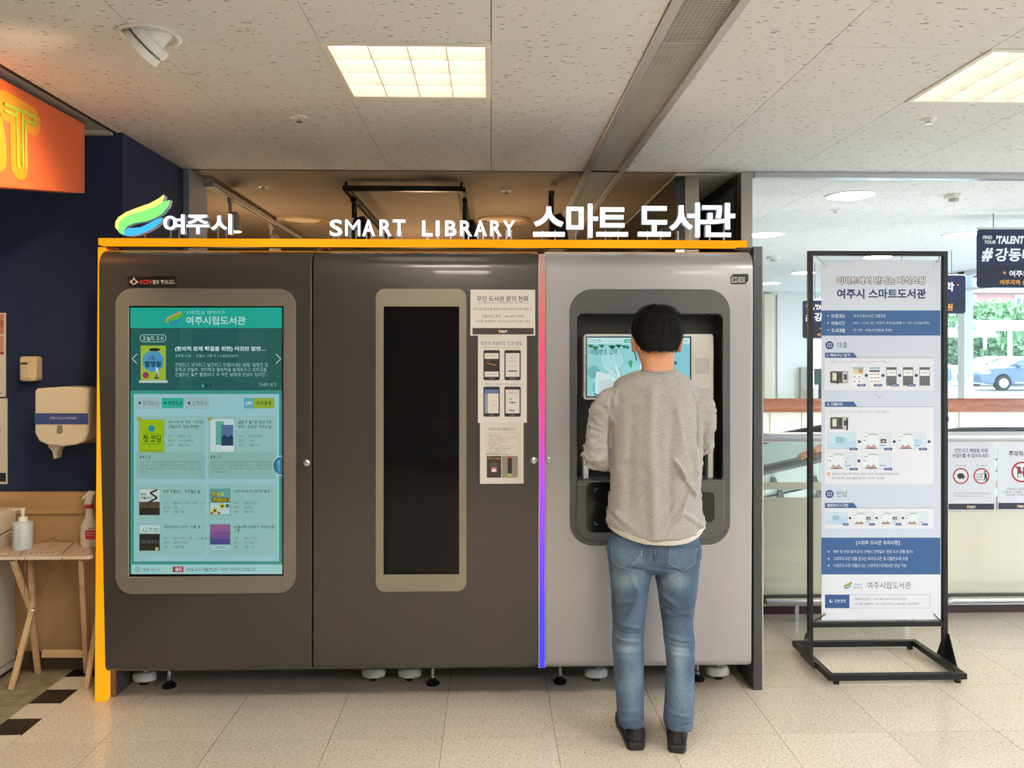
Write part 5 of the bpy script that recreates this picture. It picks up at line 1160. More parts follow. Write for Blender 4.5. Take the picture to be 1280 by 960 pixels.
for y, t_ in ((431.5, '대출'), (617.5, '반납')):
    pr.circ(1036.7, y, 5.2, '#2a4f86', 2, 24); pr.box(1034.3, y-2, 1039.1, y+2, .5, '#dbe6f2', 3); pr.line([(1036.7,y-2),(1036.7,y+2)], .5, '#dbe6f2', 3); T_(t_, 1046.3, y-4, 1059, y+3.6, '#3d4d66', 2, 0, real=True)
def section(y, t_, xe, y1):
    pr.poly([(1031, y), (1067, y), (1071.5, y+6.3), (1031, y+6.3)], BL, 2); T_(t_, 1034, y+1.2, xe, y+5, '#eef3fa', 3, .02); pr.line([(1031, y+6.4), (1167, y+6.4)], .5, '#6b7f9c', 2); r(1031, y+6.7, 1167, y1, '#dde2ec', 1)
section(440.8, '1. 책바구니 담기', 1062, 488); section(502, '2. 대출처리', 1053, 605); section(628.5, '메인터치스크린', 1060, 661)
T_('대형터치스크린을 이용하여 원하는 도서를 책바구니에 담습니다.', 1038, 450.6, 1115, 453.8, '#a3adb8', 2)
T_('메인터치스크린을 이용하여 책바구니에 담긴 도서를 대출합니다.', 1037, 513, 1114, 516.2, '#a3adb8', 2)
for y, m_ in ((464, 1046.5), (521.5, 1058.5)):
    pr.rr(1037.5, y, 1060, y+15, 1.5, '#4b4a4c', 2); r(1053, y+.6, 1059.5, y+14.4, '#b9bcc2', 3); r(1040.5, y+2.2, 1045.5, y+11.5, '#c9d6c4', 3); r(1049, y+2.5, 1051, y+10.5, '#202225', 3); r(1054.5, y+4, 1058.5, y+10.5, '#3a3d42', 4); r(m_-.8, y+2.5, m_+1, y+16.5, '#17181c', 5); pr.circ(m_+.1, y+2, 1, '#17181c', 5, 8)
for k in range(5):
    x = 1066 + 20.8*k; y = 459
    r(x, y, x+13, y+23, '#e9edf0' if k < 2 else '#55565c', 2); r(x, y, x+13, y+2.4, '#7fb3c2' if k < 2 else '#4a5f66', 3)
    if k == 0: r(x+.4, y+2.4, x+12.6, y+8.5, '#d8c9a0', 3); r(x+7, y+2.4, x+12.6, y+7, '#b98a64', 4); [pr.circ(x+2+6*i, y+12+6*j, 1, '#8a6a5a', 4, 8) for i in range(2) for j in range(2)]; r(x+.5, y+14, x+12.5, y+14.4, '#8a9aa8', 4)
    elif k == 1: r(x, y+3.4, x+12.6, y+6, '#4e5a62', 3); [r(x+1.5+4*i, y+8+4.6*j, x+4+4*i, y+9.2+4.6*j, '#a87a72', 4) for i in range(3) for j in range(3)]
    else:
        r(x+.6, y+3.2, x+12.4, y+11, '#e6e8ec', 3); r(x+4, y+6.5, x+9, y+7.2, '#8a7a80', 4)
        for i in range(4): r(x+1+3.05*i, y+12.4, x+1.4+3.05*i, y+22.4, '#8a8c94', 4)
        for j in range(4): r(x+.6, y+13.5+2.5*j, x+12.4, y+13.8+2.5*j, '#8a8c94', 4)
    if k < 4: pr.circ(x+16.8, y+10.2, 2.1, '#2b4565', 3, 12); pr.rr(x+5, y+21, x+16, y+24, 1.4, '#34508a', 5); r(x+7, y+22, x+14, y+22.8, '#b9c6de', 6)
def vshape(x, y):
    for i in range(4): pr.circ(x-4+1.4*i, y+1.4*i, .45, '#a8405a', 2, 6); pr.circ(x+4-1.4*i, y+1.4*i, .45, '#a8405a', 2, 6)
vshape(1098.5, 493.4)
def shot(x, y, kind, w=35.5, h=20):
    if kind == 0:
        r(x, y, x+w, y+h, '#c3dcec', 2); pr.poly([(x, y+h), (x, y+h*.7), (x+w, y+h*.45), (x+w, y+h)], '#b4d2e8', 3); r(x+w*.32, y+h*.3, x+w*.52, y+h*.58, '#8fc6cc', 4); r(x+w*.53, y+h*.3, x+w*.68, y+h*.55, '#9fcbe6', 4)
        pr.box(x+w*.31, y+h*.28, x+w*.53, y+h*.6, .5, '#5a9aa0', 5)
    else:
        r(x, y, x+w, y+h, '#dde8ee', 2); r(x+w*.58, y+1, x+w, y+h, '#d0dfea', 3); pr.poly([(x+w*.08, y+h), (x+w*.2, y+h*.72), (x+w*.3, y+h*.86), (x+w*.4, y+h*.7), (x+w*.55, y+h)], '#b59a94', 4); pr.poly([(x+w*.05, y+h), (x+w*.3, y+h*.92), (x+w*.6, y+h)], '#6a4a48', 5)
        pr.line([(x+w*.2, y+h*.12), (x+w*.4, y+h*.08), (x+w*.55, y+h*.14)], .9, '#6f8f7c', 5); pr.line([(x+w*.05, y+h*.22), (x+w*.2, y+h*.24)], .8, '#7aa0a8', 5); r(x+w*.04, y+h*.45, x+w*.12, y+h*.5, '#5c7c94', 5); r(x+w*.62, y+h*.76, x+w*.8, y+h*.82, '#7c9ac4', 5)
        if kind == 1: r(x+w*.64, y+h*.38, x+w*.84, y+h*.64, '#5a5450', 5); pr.poly([(x+w*.66,y+h*.6),(x+w*.75,y+h*.45),(x+w*.82,y+h*.55)], '#c9b8ae', 6)
        if kind == 2: r(x+w*.6, y+h*.38, x+w*.73, y+h*.7, '#9fd0e6', 5); r(x+w*.75, y+h*.38, x+w*.88, y+h*.7, '#aed6ea', 5)
        if kind == 3: pr.circ(x+w*.64, y+h*.58, 1, '#a85a3a', 5, 8); pr.line([(x+w*.68,y+h*.3),(x+w*.7,y+h*.34),(x+w*.76,y+h*.26)], .5, '#7a8c9a', 5)
    pr.box(x, y, x+w, y+h, .25, '#8fa2b6', 6); pr.rr(x+w*.76, y+h-1.2, x+w*1.06, y+h+1.8, 1.4, '#34508a', 7); r(x+w*.82, y+h, x+w*1.0, y+h+.7, '#b9c6de', 8)
for k, kd in enumerate((0, 1, 2)): shot(1034.3+43.4*k, 541, kd); pr.circ(1074+43.6*k, 552, 2, '#2b4565', 3, 12)
shot(1034.3, 566, 3); pr.circ(1073.5, 576, 2, '#2b4565', 3, 12); shot(1077.7, 566, 4)
pr.circ(1035.7, 592.2, 2, '#e0a53a', 3, 12); T_('대형터치스크린을 다른 이용자가 사용하고 있다면 아래 방법으로 이용해 보세요.', 1040, 590.6, 1123.5, 594, '#5b6878', 2); pr.circ(1041, 597.8, 1.7, '#a9c4e2', 3, 12); T_('번 화면에서 [검색/대출]메뉴를 선택 > 도서검색 > 도서대출', 1044, 596.2, 1105, 599.6, '#4a586c', 2)
for k, kd in enumerate((0, 1, 1, 4)): shot(1032.7+33*k, 640.5, kd, 26.5, 14.5); (k < 3) and pr.circ(1062.4+33*k, 647.5, 1.6, '#2b4565', 3, 12)
r(1025+1.5, 672, 1175.3, 718, '#2f5b92', 1)
T_('[스마트 도서관 유의사항]', 1070, 675.6, 1124.5, 681.4, '#eef3fa', 2, .01)
for k, (t_, x1) in enumerate((('예약 및 연장 불가(도서 연체시 연체일수 만큼 도서 대출 불가)', 1141), ('스마트도서관 대출 권수는 여주도서관 총 대출권수에 포함', 1135), ('스마트도서관 대출도서는 스마트도서관에서만 반납 가능', 1133))): pr.circ(1035.7, 689.6+8.6*k, .9, '#ffffff', 2, 8); T_(t_, 1041.7, 687.4+8.6*k, x1, 691.8+8.6*k, '#e6edf6', 2)
r(1027, 718, 1175.3, 773.8, '#dfe5ef', 1); pr.logo(1054.5, 726, 1065.5, 736, 2, ('#d89a3c', '#6fa84a', '#3a78b8')); pr.line([(1067,730.2),(1077.5,730.2)], .9, '#6f94b8', 2); T_('여주시', 1066.5, 732.3, 1077.5, 736, '#3f4d63', 2); T_('여주시립도서관', 1084, 727.3, 1138.5, 736, '#2c394d', 2, .0)
pr.box(1031.3, 743.3, 1162.5, 760, .4, '#8a99ad', 2); r(1031.3, 743.3, 1061.7, 760, '#2f5590', 2); T_('관련문의', 1043, 749.2, 1057, 753.4, '#eef3fa', 3, .01); pr.ring(1038.6, 751.2, 2.1, 1, '#eef3fa', 3, 12); pr.rect(1038.6, 748.6, 1041, 751.2, '#2f5590', 4)
T_('대출/반납문의 : 031) 887-3303(여주도서관)', 1068, 746.8, 1132.5, 750.7, '#4a586c', 2); T_('시스템 장애문의 : 02-2024-9999 (내선4번) (주)이씨오', 1068, 753, 1149, 757, '#4a586c', 2)
part('print', pr.mb, bn)

# ------------------------------------------------------------------ warning signs on the balustrade glass
YG_ = YB - .012
t = sheet('safety_sign', 1184.5, 550.5, 1244.5, 638, YG_, 'white safety sign with two red prohibition rings on the balustrade glass', 'sign', mat('#dfe5ef', .5), .004)
pr = Print(YG_, 0, .5); pr.text('안전사고 예방을 위해', 1193.5, 560.5, 1234.3, 565.5, '#3a3f78', 1, .02); pr.text('손잡이를 꼭 잡아주세요!', 1190.5, 567, 1236.5, 572, '#2a2a30', 1, .02)
for x, t_ in ((1201, '이용 하지 마세요'), (1226.7, '안전 사용하기')):
    pr.text(t_, x-7, 581, x+7, 583, '#3a3a3e', 1); pr.ring(x, 595, 10, 1.7, '#b5233c', 1); pr.circ(x, 595, 8.2, '#eef0f2', 1, 20)
pr.line([(1193.5,592.5),(1208.5,592.5)], .3, '#8a8a8a', 2); pr.line([(1193.5,597.5),(1208.5,597.5)], .3, '#8a8a8a', 2)
pr.poly([(1196,593.5),(1199,591.5),(1203,591.5),(1205,594),(1207,597),(1204,596.5),(1205,600),(1202,597.5),(1200,599.5),(1197,597)], '#232327', 3)
pr.line([(1219.5,592.5),(1227,592.5),(1226,597),(1220.5,597),(1219.5,592.5)], .5, '#3a3a3a', 2); pr.line([(1222,592.5),(1222.5,597)], .4, '#3a3a3a', 2); pr.line([(1224.5,592.5),(1224.5,597)], .4, '#3a3a3a', 2); pr.line([(1220,599.5),(1226.5,599.5),(1228,591.5),(1230,591)], .5, '#3a3a3a', 2)
pr.circ(1231.3, 589.8, 1.2, '#2a2a2e', 3, 10); pr.poly([(1230,591.5),(1233,591.5),(1233.5,596),(1234,601.5),(1232.3,601.5),(1231.8,597),(1230,601),(1229,600.5),(1230.5,596)], '#2a2a2e', 3)
pr.text('바쁜 순간일 때라도 꼭 걷고 에스컬레이터를 천천히 탑시다', 1192, 615.6, 1237, 617.6, '#6a6a70', 1); pr.text('카트 이용시 손잡이를 꼭 잡고 안전 수칙 준수', 1192, 619.3, 1230, 621.3, '#6a6a70', 1)
pr.rect(1185.5, 629.5, 1242.5, 637, '#2b2f40', 1); emart(pr, 1208.5, 631.5, 1219, 635.3); part('print', pr.mb, t)
t = sheet('safety_sign', 1247, 550.5, 1307, 637.5, YG_, 'white warning sign with crossed footprint ring, cut off by the right edge', 'sign', mat('#dfe5ef', .5), .004)
pr = Print(YG_, 0, .5); pr.text('주의하세요', 1261, 563.5, 1291, 570.5, '#222226', 1, .02); pr.ring(1277, 590, 13, 2.2, '#b5233c', 2)
pr.circ(1277, 590, 10.8, '#eef0f2', 1, 24); pr.rr(1271.5, 583, 1276, 597, 2, '#4c4650', 2); pr.rr(1278.5, 583, 1283, 597, 2, '#4c4650', 2); pr.rr(1272.5, 592, 1275.5, 596.5, 1.3, '#e4e4e8', 3); pr.line([(1268.5,582),(1285.5,598.5)], 2.2, '#b5233c', 4)
pr.text('무빙워크 탑승 시 스타킹', 1258.5, 610, 1296, 612.4, '#55555c', 1); pr.text('신발이나 샌들이 틈새에 끼지', 1253, 613.7, 1298, 616.1, '#55555c', 1); pr.text('않도록 주의하세요', 1257.5, 617.3, 1290, 619.7, '#55555c', 1)
pr.rect(1248, 628.5, 1306, 636.5, '#2b2f40', 1); emart(pr, 1271, 630.8, 1281.5, 634.6); part('print', pr.mb, t)

# ------------------------------------------------------------------ hanging navy banners in the hall
NV = mat('#1c1f4a', .5)
def hang(px0, py0, px1, py1, Y, label, items, stars):
    a, b = P(px0, py0, Y), P(px1, py1, Y); t = thing('hanging_banner', ((a.x+b.x)/2, Y, b.z), label, 'banner')
    part('sheet', MB().use(NV).prism(rrect(a.x, b.z, b.x, a.z, .03, 5), Y, Y+.01), t)
    part('hanging_rod', MB().use(METAL).tube([(a.x, Y+.005, a.z+.006), (b.x, Y+.005, a.z+.006)], .009, 8), t)
    for u in (.18, .82): x = a.x+(b.x-a.x)*u; part('wire', MB().use(mat('#777777', .5)).tube([(x, Y+.005, a.z), (x, Y+.005, CH)], .004, 5), t)
    pr = Print(Y, 0, .5); pr.STEP = .001; hgt = py1-py0
    pr.rect(px0+.5, py0+hgt*.62, px1-.5, py1-2.2, '#15152e', 0)
    for tx, u0, v0, u1, v1, c, bb, sh in items: pr.text(tx, px0+u0*hgt, py0+v0*hgt, px0+u1*hgt, py0+v1*hgt, c, 2, bb, shear=sh, real=True)
    for u, v in stars:
        X, Y2 = px0+u*hgt, py0+v*hgt; q = hgt*.035; pr.poly([(X+(q if i%2==0 else q*.42)*math.sin(math.pi*i/5), Y2-(q if i%2==0 else q*.42)*math.cos(math.pi*i/5)) for i in range(10)], '#e8a23c', 2)
    part('print', pr.mb, t)
IT = [('FIND', .09, .11, .25, .17, '#f2f2f4', .03, .2), ('YOUR', .12, .19, .31, .25, '#f2f2f4', .03, .2), ("'TALENT", .32, .11, .80, .25, '#f2f2f4', .05, .15), ('#', .07, .32, .27, .55, '#f6f6f8', .05, .2), ('강동대학교', .30, .32, 1.42, .55, '#f6f6f8', .03, .1),
      ('여주와 함께', .54, .70, 1.15, .81, '#f6f6f8', .03, 0), ('여주지역 신입생 지원', .38, .86, 1.22, .95, '#e8a23c', .03, 0)]
hang(1221.5, 286.5, 1336, 360, 6.1, 'nearest navy hanging banner with large white letters, cut off by the right edge', IT, ((.46, .74),))
hang(1110, 344, 1207, 392, 8.3, 'navy hanging banner behind the right post of the stand, orange letters', [('강동대학', .7, .18, 1.72, .42, '#f6f6f8', .03, 0), ('신입생', 1.1, .54, 1.5, .68, '#e8a23c', .03, 0), ('장학지원', .9, .74, 1.68, .92, '#e8a23c', .03, 0)], ((1.82, .25),))
hang(1003.5, 375.5, 1088, 423, 9.4, 'navy hanging banner behind the left post of the stand', IT, ((.46, .74),))
# small dark board behind the left post
a, b = P(1018, 461, 8.85), P(1028, 481, 8.85)
solo('notice_board', MB().use(mat('#39524c', .5)).box(a.x, b.x+.2, 8.84, 8.86, b.z, a.z).box((a.x+b.x)/2, (a.x+b.x)/2+.04, 8.845, 8.855, 0, b.z).box(a.x, b.x+.2, 8.84, 9.1, 0, .02), 'small dark green board behind the left post of the stand', 'board', bevel=.004)

# ================================================================== THE PERSON AT THE KIOSK
def lerp(a, b, t): return a + (b-a)*t
def ell_loft(mb, secs, n=28, p=2.3):      # secs: (cx, cy, z, rx, ry[, back offset])
    vs = []
    for s_ in secs:
        cx, cy, z, rx, ry = s_[:5]
        for j in range(n):
            a = 2*math.pi*j/n; c_, s2 = math.cos(a), math.sin(a)
            vs.append((cx + rx*math.copysign(abs(c_)**(2/p), c_), cy + ry*math.copysign(abs(s2)**(2/p), s2), z))
    k = len(secs); fs = [(i*n+j, i*n+(j+1)%n, (i+1)*n+(j+1)%n, (i+1)*n+j) for i in range(k-1) for j in range(n)]
    fs += [tuple(range(n-1,-1,-1)), tuple((k-1)*n+j for j in range(n))]
    return mb.add(vs, fs)
YC = 3.19
def sec(l, r_, py, yc=YC, ry=.1, dx=0.0):
    a, b = P(l, py, yc), P(r_, py, yc); return ((a.x+b.x)/2, yc, a.z, (b.x-a.x)/2 - dx, ry - dx)
def seg_disp(co, no, segs, sgn=-1, depth=None):
    """soft ridges along pixel segments on the side that faces the photo"""
    out = np.zeros(len(co)); back = np.clip(-no[:,1]*1.6, 0, 1)
    for (x0,y0,x1,y1,w,amp) in segs:
        A, B = P(x0, y0, YC-.1), P(x1, y1, YC-.1); a = np.array([A.x, A.z]); b = np.array([B.x, B.z]); p_ = co[:, [0, 2]]
        t = np.clip(((p_-a) @ (b-a))/max(1e-9, (b-a) @ (b-a)), 0, 1); d = np.linalg.norm(p_ - (a + t[:,None]*(b-a)), axis=1)
        out += amp*np.exp(-(d/w)**2)*back*np.minimum(1, 4*np.minimum(t, 1-t)+.35)
    return out
def finish(me, co, no, disp, name, material, parent, attr=None):
    c = co + no*disp[:,None] if disp is not None else co
    c = c - np.array(rootloc(parent)); me.vertices.foreach_set('co', c.ravel()); me.materials.clear(); me.materials.append(material)
    me.polygons.foreach_set('material_index', [0]*len(me.polygons)); me.name = name
    if attr is not None:
        at = me.attributes.new('wear', 'FLOAT', 'POINT'); at.data.foreach_set('value', attr.astype(np.float32))
    me.update(); return link(name, me, parent, None, 0, 'all')
def nz(co, s, seed=0.0): return np.array([noise.noise(Vector((x*s+seed, y*s, z*s))) for x, y, z in co])
person = thing('person', (P(818, 930, 3.2).x, 3.2, 0), 'person with short black hair, grey sweatshirt and blue jeans using the kiosk, seen from behind', 'person')
SKIN = mat('#c98f68', .5, var=.06, vscale=14); 
def hand(mb, wrist, fwd, up, side, s=1.0, curl=.35, point=False, vox=.004):
    """palm and five tapered fingers; side = +1 puts the thumb towards +right"""
    wrist = Vector(wrist); f_ = Vector(fwd).normalized(); u = Vector(up); u = (u - f_*u.dot(f_)).normalized(); r_ = f_.cross(u).normalized()
    for k in range(4):
        off = (k-1.5)*.019*s
        base = wrist + f_*(.085*s - abs(k-1.4)*.004) + r_*off; L = (.072, .080, .075, .058)[k if side > 0 else 3-k]*s
        mb.tube([wrist + f_*.01 + r_*off*.5, wrist + f_*.05*s + r_*off*.95, base], [(.014*s, .012*s), (.0125*s, .012*s), (.0105*s, .0105*s)], 10)
        cr = 0.06 if point and k == (3 if side < 0 else 0) else curl if not point else 1.15
        d = f_; p_ = base; pts = [p_]; ang = 0
        for q, fr in enumerate((.42, .32, .26)):
            ang += cr*(.7 + .3*q); d = (f_*math.cos(ang) - u*math.sin(ang)).normalized(); p_ = p_ + d*L*fr; pts.append(p_)
        mb.tube(pts, [.0098*s, .009*s, .0082*s, .0066*s], 10)
    th = wrist + f_*.022*s + r_*(-side)*.022*s*-1*-1
    t0 = wrist + f_*.02*s - r_*side*.016*s; t1 = wrist + f_*.05*s - r_*side*.040*s - u*.006; t2 = t1 + (f_*.75 - r_*side*.35 - u*.2).normalized()*.032*s; t3 = t2 + (f_*.9 - u*.35).normalized()*.026*s
    mb.tube([t0, t1, t2, t3], [.014*s, .0125*s, .0105*s, .008*s], 10)
HX = P(821, 0, 3.2).x
hz = lambda py: P(821, py, 3.2).z
body = MB().use(SKIN)
hc = Vector((HX, 3.215, hz(424)))
# cranium, face, jaw, neck
body.ball(hc + Vector((0, -.005, .008)), (.080, .096, .105), 28, 18)
ell_loft(body, [(HX, 3.245, hz(424)-.125, .028, .030), (HX, 3.24, hz(424)-.11, .046, .055), (HX, 3.235, hz(424)-.08, .058, .068), (HX, 3.225, hz(424)-.03, .070, .085), (HX, 3.22, hz(424)+.03, .074, .09)], 24)
body.tube([(HX, 3.325, hc.z+.012), (HX, 3.338, hc.z-.018), (HX, 3.347, hc.z-.036), (HX, 3.325, hc.z-.046)], [.009, .011, .015, .010], 10)
body.tube([(HX-.020, 3.318, hc.z-.068), (HX, 3.328, hc.z-.066), (HX+.020, 3.318, hc.z-.068)], [.006, .009, .006], 8)
for s_ in (-1, 1): body.tube([(HX+s_*.012, 3.312, hc.z+.022), (HX+s_*.045, 3.305, hc.z+.024)], [.008, .008], 8)
ell_loft(body, [(HX, 3.17, hz(478), .088, .068), (HX-.0, 3.175, hz(466), .070, .062), (HX, 3.18, hz(458), .0625, .060), (HX, 3.205, hz(448), .069, .066), (HX, 3.225, hz(438), .078, .072), (HX, 3.225, hz(428), .080, .08)], 26)
for s_ in (-1, 1):
    e = Vector((HX+s_*.091, 3.20, hz(430.5)))
    for q in range(1):
        body.ball(e, (.011, .020, .032), 12, 10); body.ball(e+Vector((s_*.007, -.006, .012)), (.008, .018, .02), 10, 8); body.ball(e+Vector((s_*.002, .006, -.022)), (.008, .010, .012), 10, 8)
# torso and legs inside the clothes
ell_loft(body, [sec(790, 852, 474, ry=.055), sec(775, 866, 490, ry=.07), sec(772, 868, 540, ry=.09), sec(776, 866, 600, ry=.09), sec(770, 868, 670, ry=.095), sec(766, 870, 700, ry=.09)], 24)
LH = {'L': (Vector((P(783,0,3.2).x, 3.2, P(0,690,3.2).z)), P(785, 790, 3.19), P(787, 900, 3.16)), 'R': (Vector((P(850,0,3.2).x, 3.2, P(0,690,3.2).z)), P(849, 790, 3.19), P(848, 900, 3.17))}
for h_, kn, an in LH.values(): body.tube([h_, h_.lerp(kn, .5), kn, kn.lerp(an, .35), an], [.062, .058, .044, .046, .030], 14)
for s_, (heel, toe) in {'L': (AtZ(794, 936, .0), AtZ(783, 903, .0)), 'R': (AtZ(848, 940, .0), AtZ(843, 905, .0))}.items():
    a3 = LH[s_][2]; body.tube([a3, heel.lerp(toe, .15)+Vector((0,0,.055)), heel.lerp(toe, .55)+Vector((0,0,.045)), heel.lerp(toe, .9)+Vector((0,0,.03))], [.032, .034, .033, .022], 12)
# arms
SL_, EL_, WL_ = P(766, 492, 3.17), Vector((P(745, 569, 3.17).x, 3.17, P(745, 569, 3.17).z)), Vector((P(775, 590, 3.35).x, 3.325, P(775, 583, 3.35).z))
SR_, ER_, WR_ = P(870, 492, 3.17), Vector((P(879, 556, 3.28).x, 3.28, P(879, 556, 3.28).z)), Vector((P(858, 505, 3.42).x, 3.415, P(858, 512, 3.42).z))
for S_, M_, E_, W_ in ((SL_, P(751.5, 528, 3.19), EL_, WL_), (SR_, P(875.5, 524, 3.225), ER_, WR_)): body.tube([S_, M_, E_, E_.lerp(W_, .35), E_.lerp(W_, .8), W_, W_+(W_-E_).normalized()*.02], [.036, .038, .036, .036, .029, .024, .022], 14)
hand(body, WL_, (.25, 1, -.25), (0, .2, 1), -1, .95, .25)
hand(body, WR_, (-.35, .8, .55), (.0, -.5, .8), 1, .95, .3, point=True)
me, co, no = remesh(body, .0045, 4, .5)
bodyo = finish(me, co, no, None, 'body', SKIN, person)
for s_ in (-1, 1):
    e = part('eye', MB().use(mat('#f0ece6', .2)).ball((HX+s_*.030, 3.302, hc.z+.006), (.011, .008, .009), 12, 8).use(mat('#1a1210', .1)).ball((HX+s_*.030, 3.3085, hc.z+.004), (.0045, .0025, .0045), 10, 6), person)
    part('eyebrow', MB().use(mat('#15100e', .8)).tube([(HX+s_*.015, 3.316, hc.z+.030), (HX+s_*.032, 3.313, hc.z+.035), (HX+s_*.048, 3.300, hc.z+.029)], [.0025, .003, .0015], 6), person)
# mask
MK = mat('#111113', .8); mb = MB().use(MK); n = 12; vs = []
for i in range(n+1):
    for j in range(9):
        u = (i/n-.5)*2; v = j/8; a = u*1.18; rr_ = .093 + .012*(1-abs(u))**2*(1-abs(v-.35))
        vs.append((HX + .083*math.sin(a)*(1-.25*v), 3.235 + (rr_+.012)*math.cos(a) - .012*v, hc.z - .015 - .095*v*(1-.35*u*u) - .0*v))
mb.add(vs, [(i*9+j, (i+1)*9+j, (i+1)*9+j+1, i*9+j+1) for i in range(n) for j in range(8)])
for s_ in (-1, 1):
    x = HX+s_*.079
    mb.tube([(x, 3.27, hc.z-.02), (x+s_*.006, 3.235, hz(424)), (x+s_*.0145, 3.205, hz(421)), (x+s_*.016, 3.197, hz(428)), (x+s_*.010, 3.205, hz(438)), (HX+s_*.080, 3.245, hz(441)), (HX+s_*.066, 3.29, hc.z-.085)], .0022, 6)
part('face_mask', mb, person, smooth=60)
# hair: a full cap with short strands lying over it
HM = mat('#0a0808', .6, var=.3, vscale=60, spec=.22)
cap = MB().use(HM)
def hs(l, r_, py, y0, y1): a, b = P(l, py, 3.2), P(r_, py, 3.2); return ((a.x+b.x)/2, (y0+y1)/2, a.z, (b.x-a.x)/2, (y1-y0)/2)
ell_loft(cap, [hs(805, 836, 439.5, 3.120, 3.16), hs(800, 841, 436, 3.114, 3.18), hs(796.5, 845.5, 429, 3.106, 3.20), hs(792.5, 849.5, 420, 3.10, 3.235), hs(790.5, 853.8, 410, 3.097, 3.29), hs(792.5, 851.5, 400, 3.098, 3.325), hs(797, 846.5, 391, 3.108, 3.325), hs(805, 838, 384.5, 3.13, 3.30), hs(813, 830, 381.8, 3.17, 3.26)], 30, 2.1)
me, co, no = remesh(cap, .005, 4, .5)
dsp = nz(co*np.array([1,1,.35]), 55)*.006 + nz(co, 22, 4)*.008 + nz(co, 11, 7)*.008
hairo = finish(me, co, no, dsp, 'hair', HM, person)
rl_ = np.array(person.location); hv = co + no*dsp[:,None]; rng = np.random.default_rng(3); top = np.array([HX+.004, 3.19, hz(381)+.005])
sv = []; sf = []
for i in rng.choice(len(hv), 5200, replace=False):
    p0 = hv[i]; nn = no[i]
    if nn[2] < -.75: continue
    d = p0 - top; d[2] -= .02; d = d - nn*d.dot(nn); L_ = np.linalg.norm(d)
    if L_ < 1e-4: d = rng.normal(size=3)*.01; L_ = .01
    d = d/L_ + rng.normal(size=3)*.28; d -= nn*d.dot(nn); d /= np.linalg.norm(d)+1e-9; d[2] -= .25; d /= np.linalg.norm(d)
    ln_ = rng.uniform(.016, .036)*(.45 if p0[2] < hz(433) else 1.25 if p0[2] > hz(392) else 1); sd = np.cross(d, nn); sd /= np.linalg.norm(sd)+1e-9; w_ = rng.uniform(.0006, .0013); lift = rng.uniform(.0015, .006)*(1.7 if p0[2] > hz(400) else 1)
    q0, q1, q2 = p0 - nn*.001, p0 + d*ln_*.5 + nn*lift, p0 + d*ln_ + nn*(lift*.7)
    b0 = len(sv); sv += [q0-sd*w_, q0+sd*w_, q1+sd*w_, q1-sd*w_, q2]; sf += [(b0, b0+1, b0+2, b0+3), (b0+3, b0+2, b0+4)]
mb = MB().use(HM); mb.add(sv, sf); so_ = part('strands', mb, hairo, kind='stuff')
# sweatshirt
SW = m_heather(); sh = MB().use(SW)
hem = [(757,659.5), (764,664.5), (775,670.5), (790,676), (805,679.5), (820,681), (840,681.5), (858,679.5), (870,675.5), (878,671), (884,665)]
hx = [P(x, 0, YC-.1).x for x, _ in hem]; hzv = [P(0, y, YC-.1).z for _, y in hem]
def hemz(x): return float(np.interp(x, hx, hzv))
torso = [sec(797, 846, 462.5, 3.175, .062), sec(788, 854, 466, 3.175, .070), sec(778, 861, 471, 3.175, .078), sec(768, 868, 479, 3.178, .090), sec(764, 874, 492, 3.18, .102), sec(763, 878, 510, 3.185, .112), sec(763, 878.5, 540, 3.19, .118), sec(764, 877, 580, 3.195, .118),
         sec(763.5, 875, 612, 3.20, .120), sec(761, 877, 635, 3.20, .124), sec(758.5, 882, 652, 3.20, .128)]
ell_loft(sh, torso, 40, 2.35)
last = torso[-1]; n = 40; vs = []
for t_ in (0.0, .5, 1.0, 1.06):
    for j in range(n):
        a = 2*math.pi*j/n; c_, s2 = math.cos(a), math.sin(a); k_ = 1 + .012*min(t_, 1) - (.10 if t_ > 1 else 0)
        x = last[0] + last[3]*k_*math.copysign(abs(c_)**(2/2.35), c_); y = last[1] + last[4]*k_*math.copysign(abs(s2)**(2/2.35), s2)
        z0 = last[2]+.01; vs.append((x, y, lerp(z0, hemz(x), min(t_, 1)) + (.006 if t_ > 1 else 0)))
sh.add(vs, [(i*n+j, i*n+(j+1)%n, (i+1)*n+(j+1)%n, (i+1)*n+j)[::-1] for i in range(3) for j in range(n)] + [tuple(range(n)), tuple(3*n+j for j in range(n-1,-1,-1))])
aL = [P(778, 492, 3.175), P(764.5, 500, 3.175), P(754, 515, 3.18), P(749.5, 535, 3.19), P(747, 555, 3.18), Vector(EL_)+Vector((0,.0,.0)), EL_.lerp(WL_, .22), EL_.lerp(WL_, .42)]
sh.tube(aL, [.036, .058, .0575, .052, .0515, .054, .050, .046], 22)
aR = [P(862, 489, 3.175), P(872.5, 498, 3.18), P(876.5, 514, 3.20), P(878, 530, 3.235), P(876.5, 545, 3.26), Vector(ER_), ER_.lerp(WR_, .22), ER_.lerp(WR_, .4)]
sh.tube(aR, [.036, .056, .055, .053, .049, .048, .048, .044], 22)
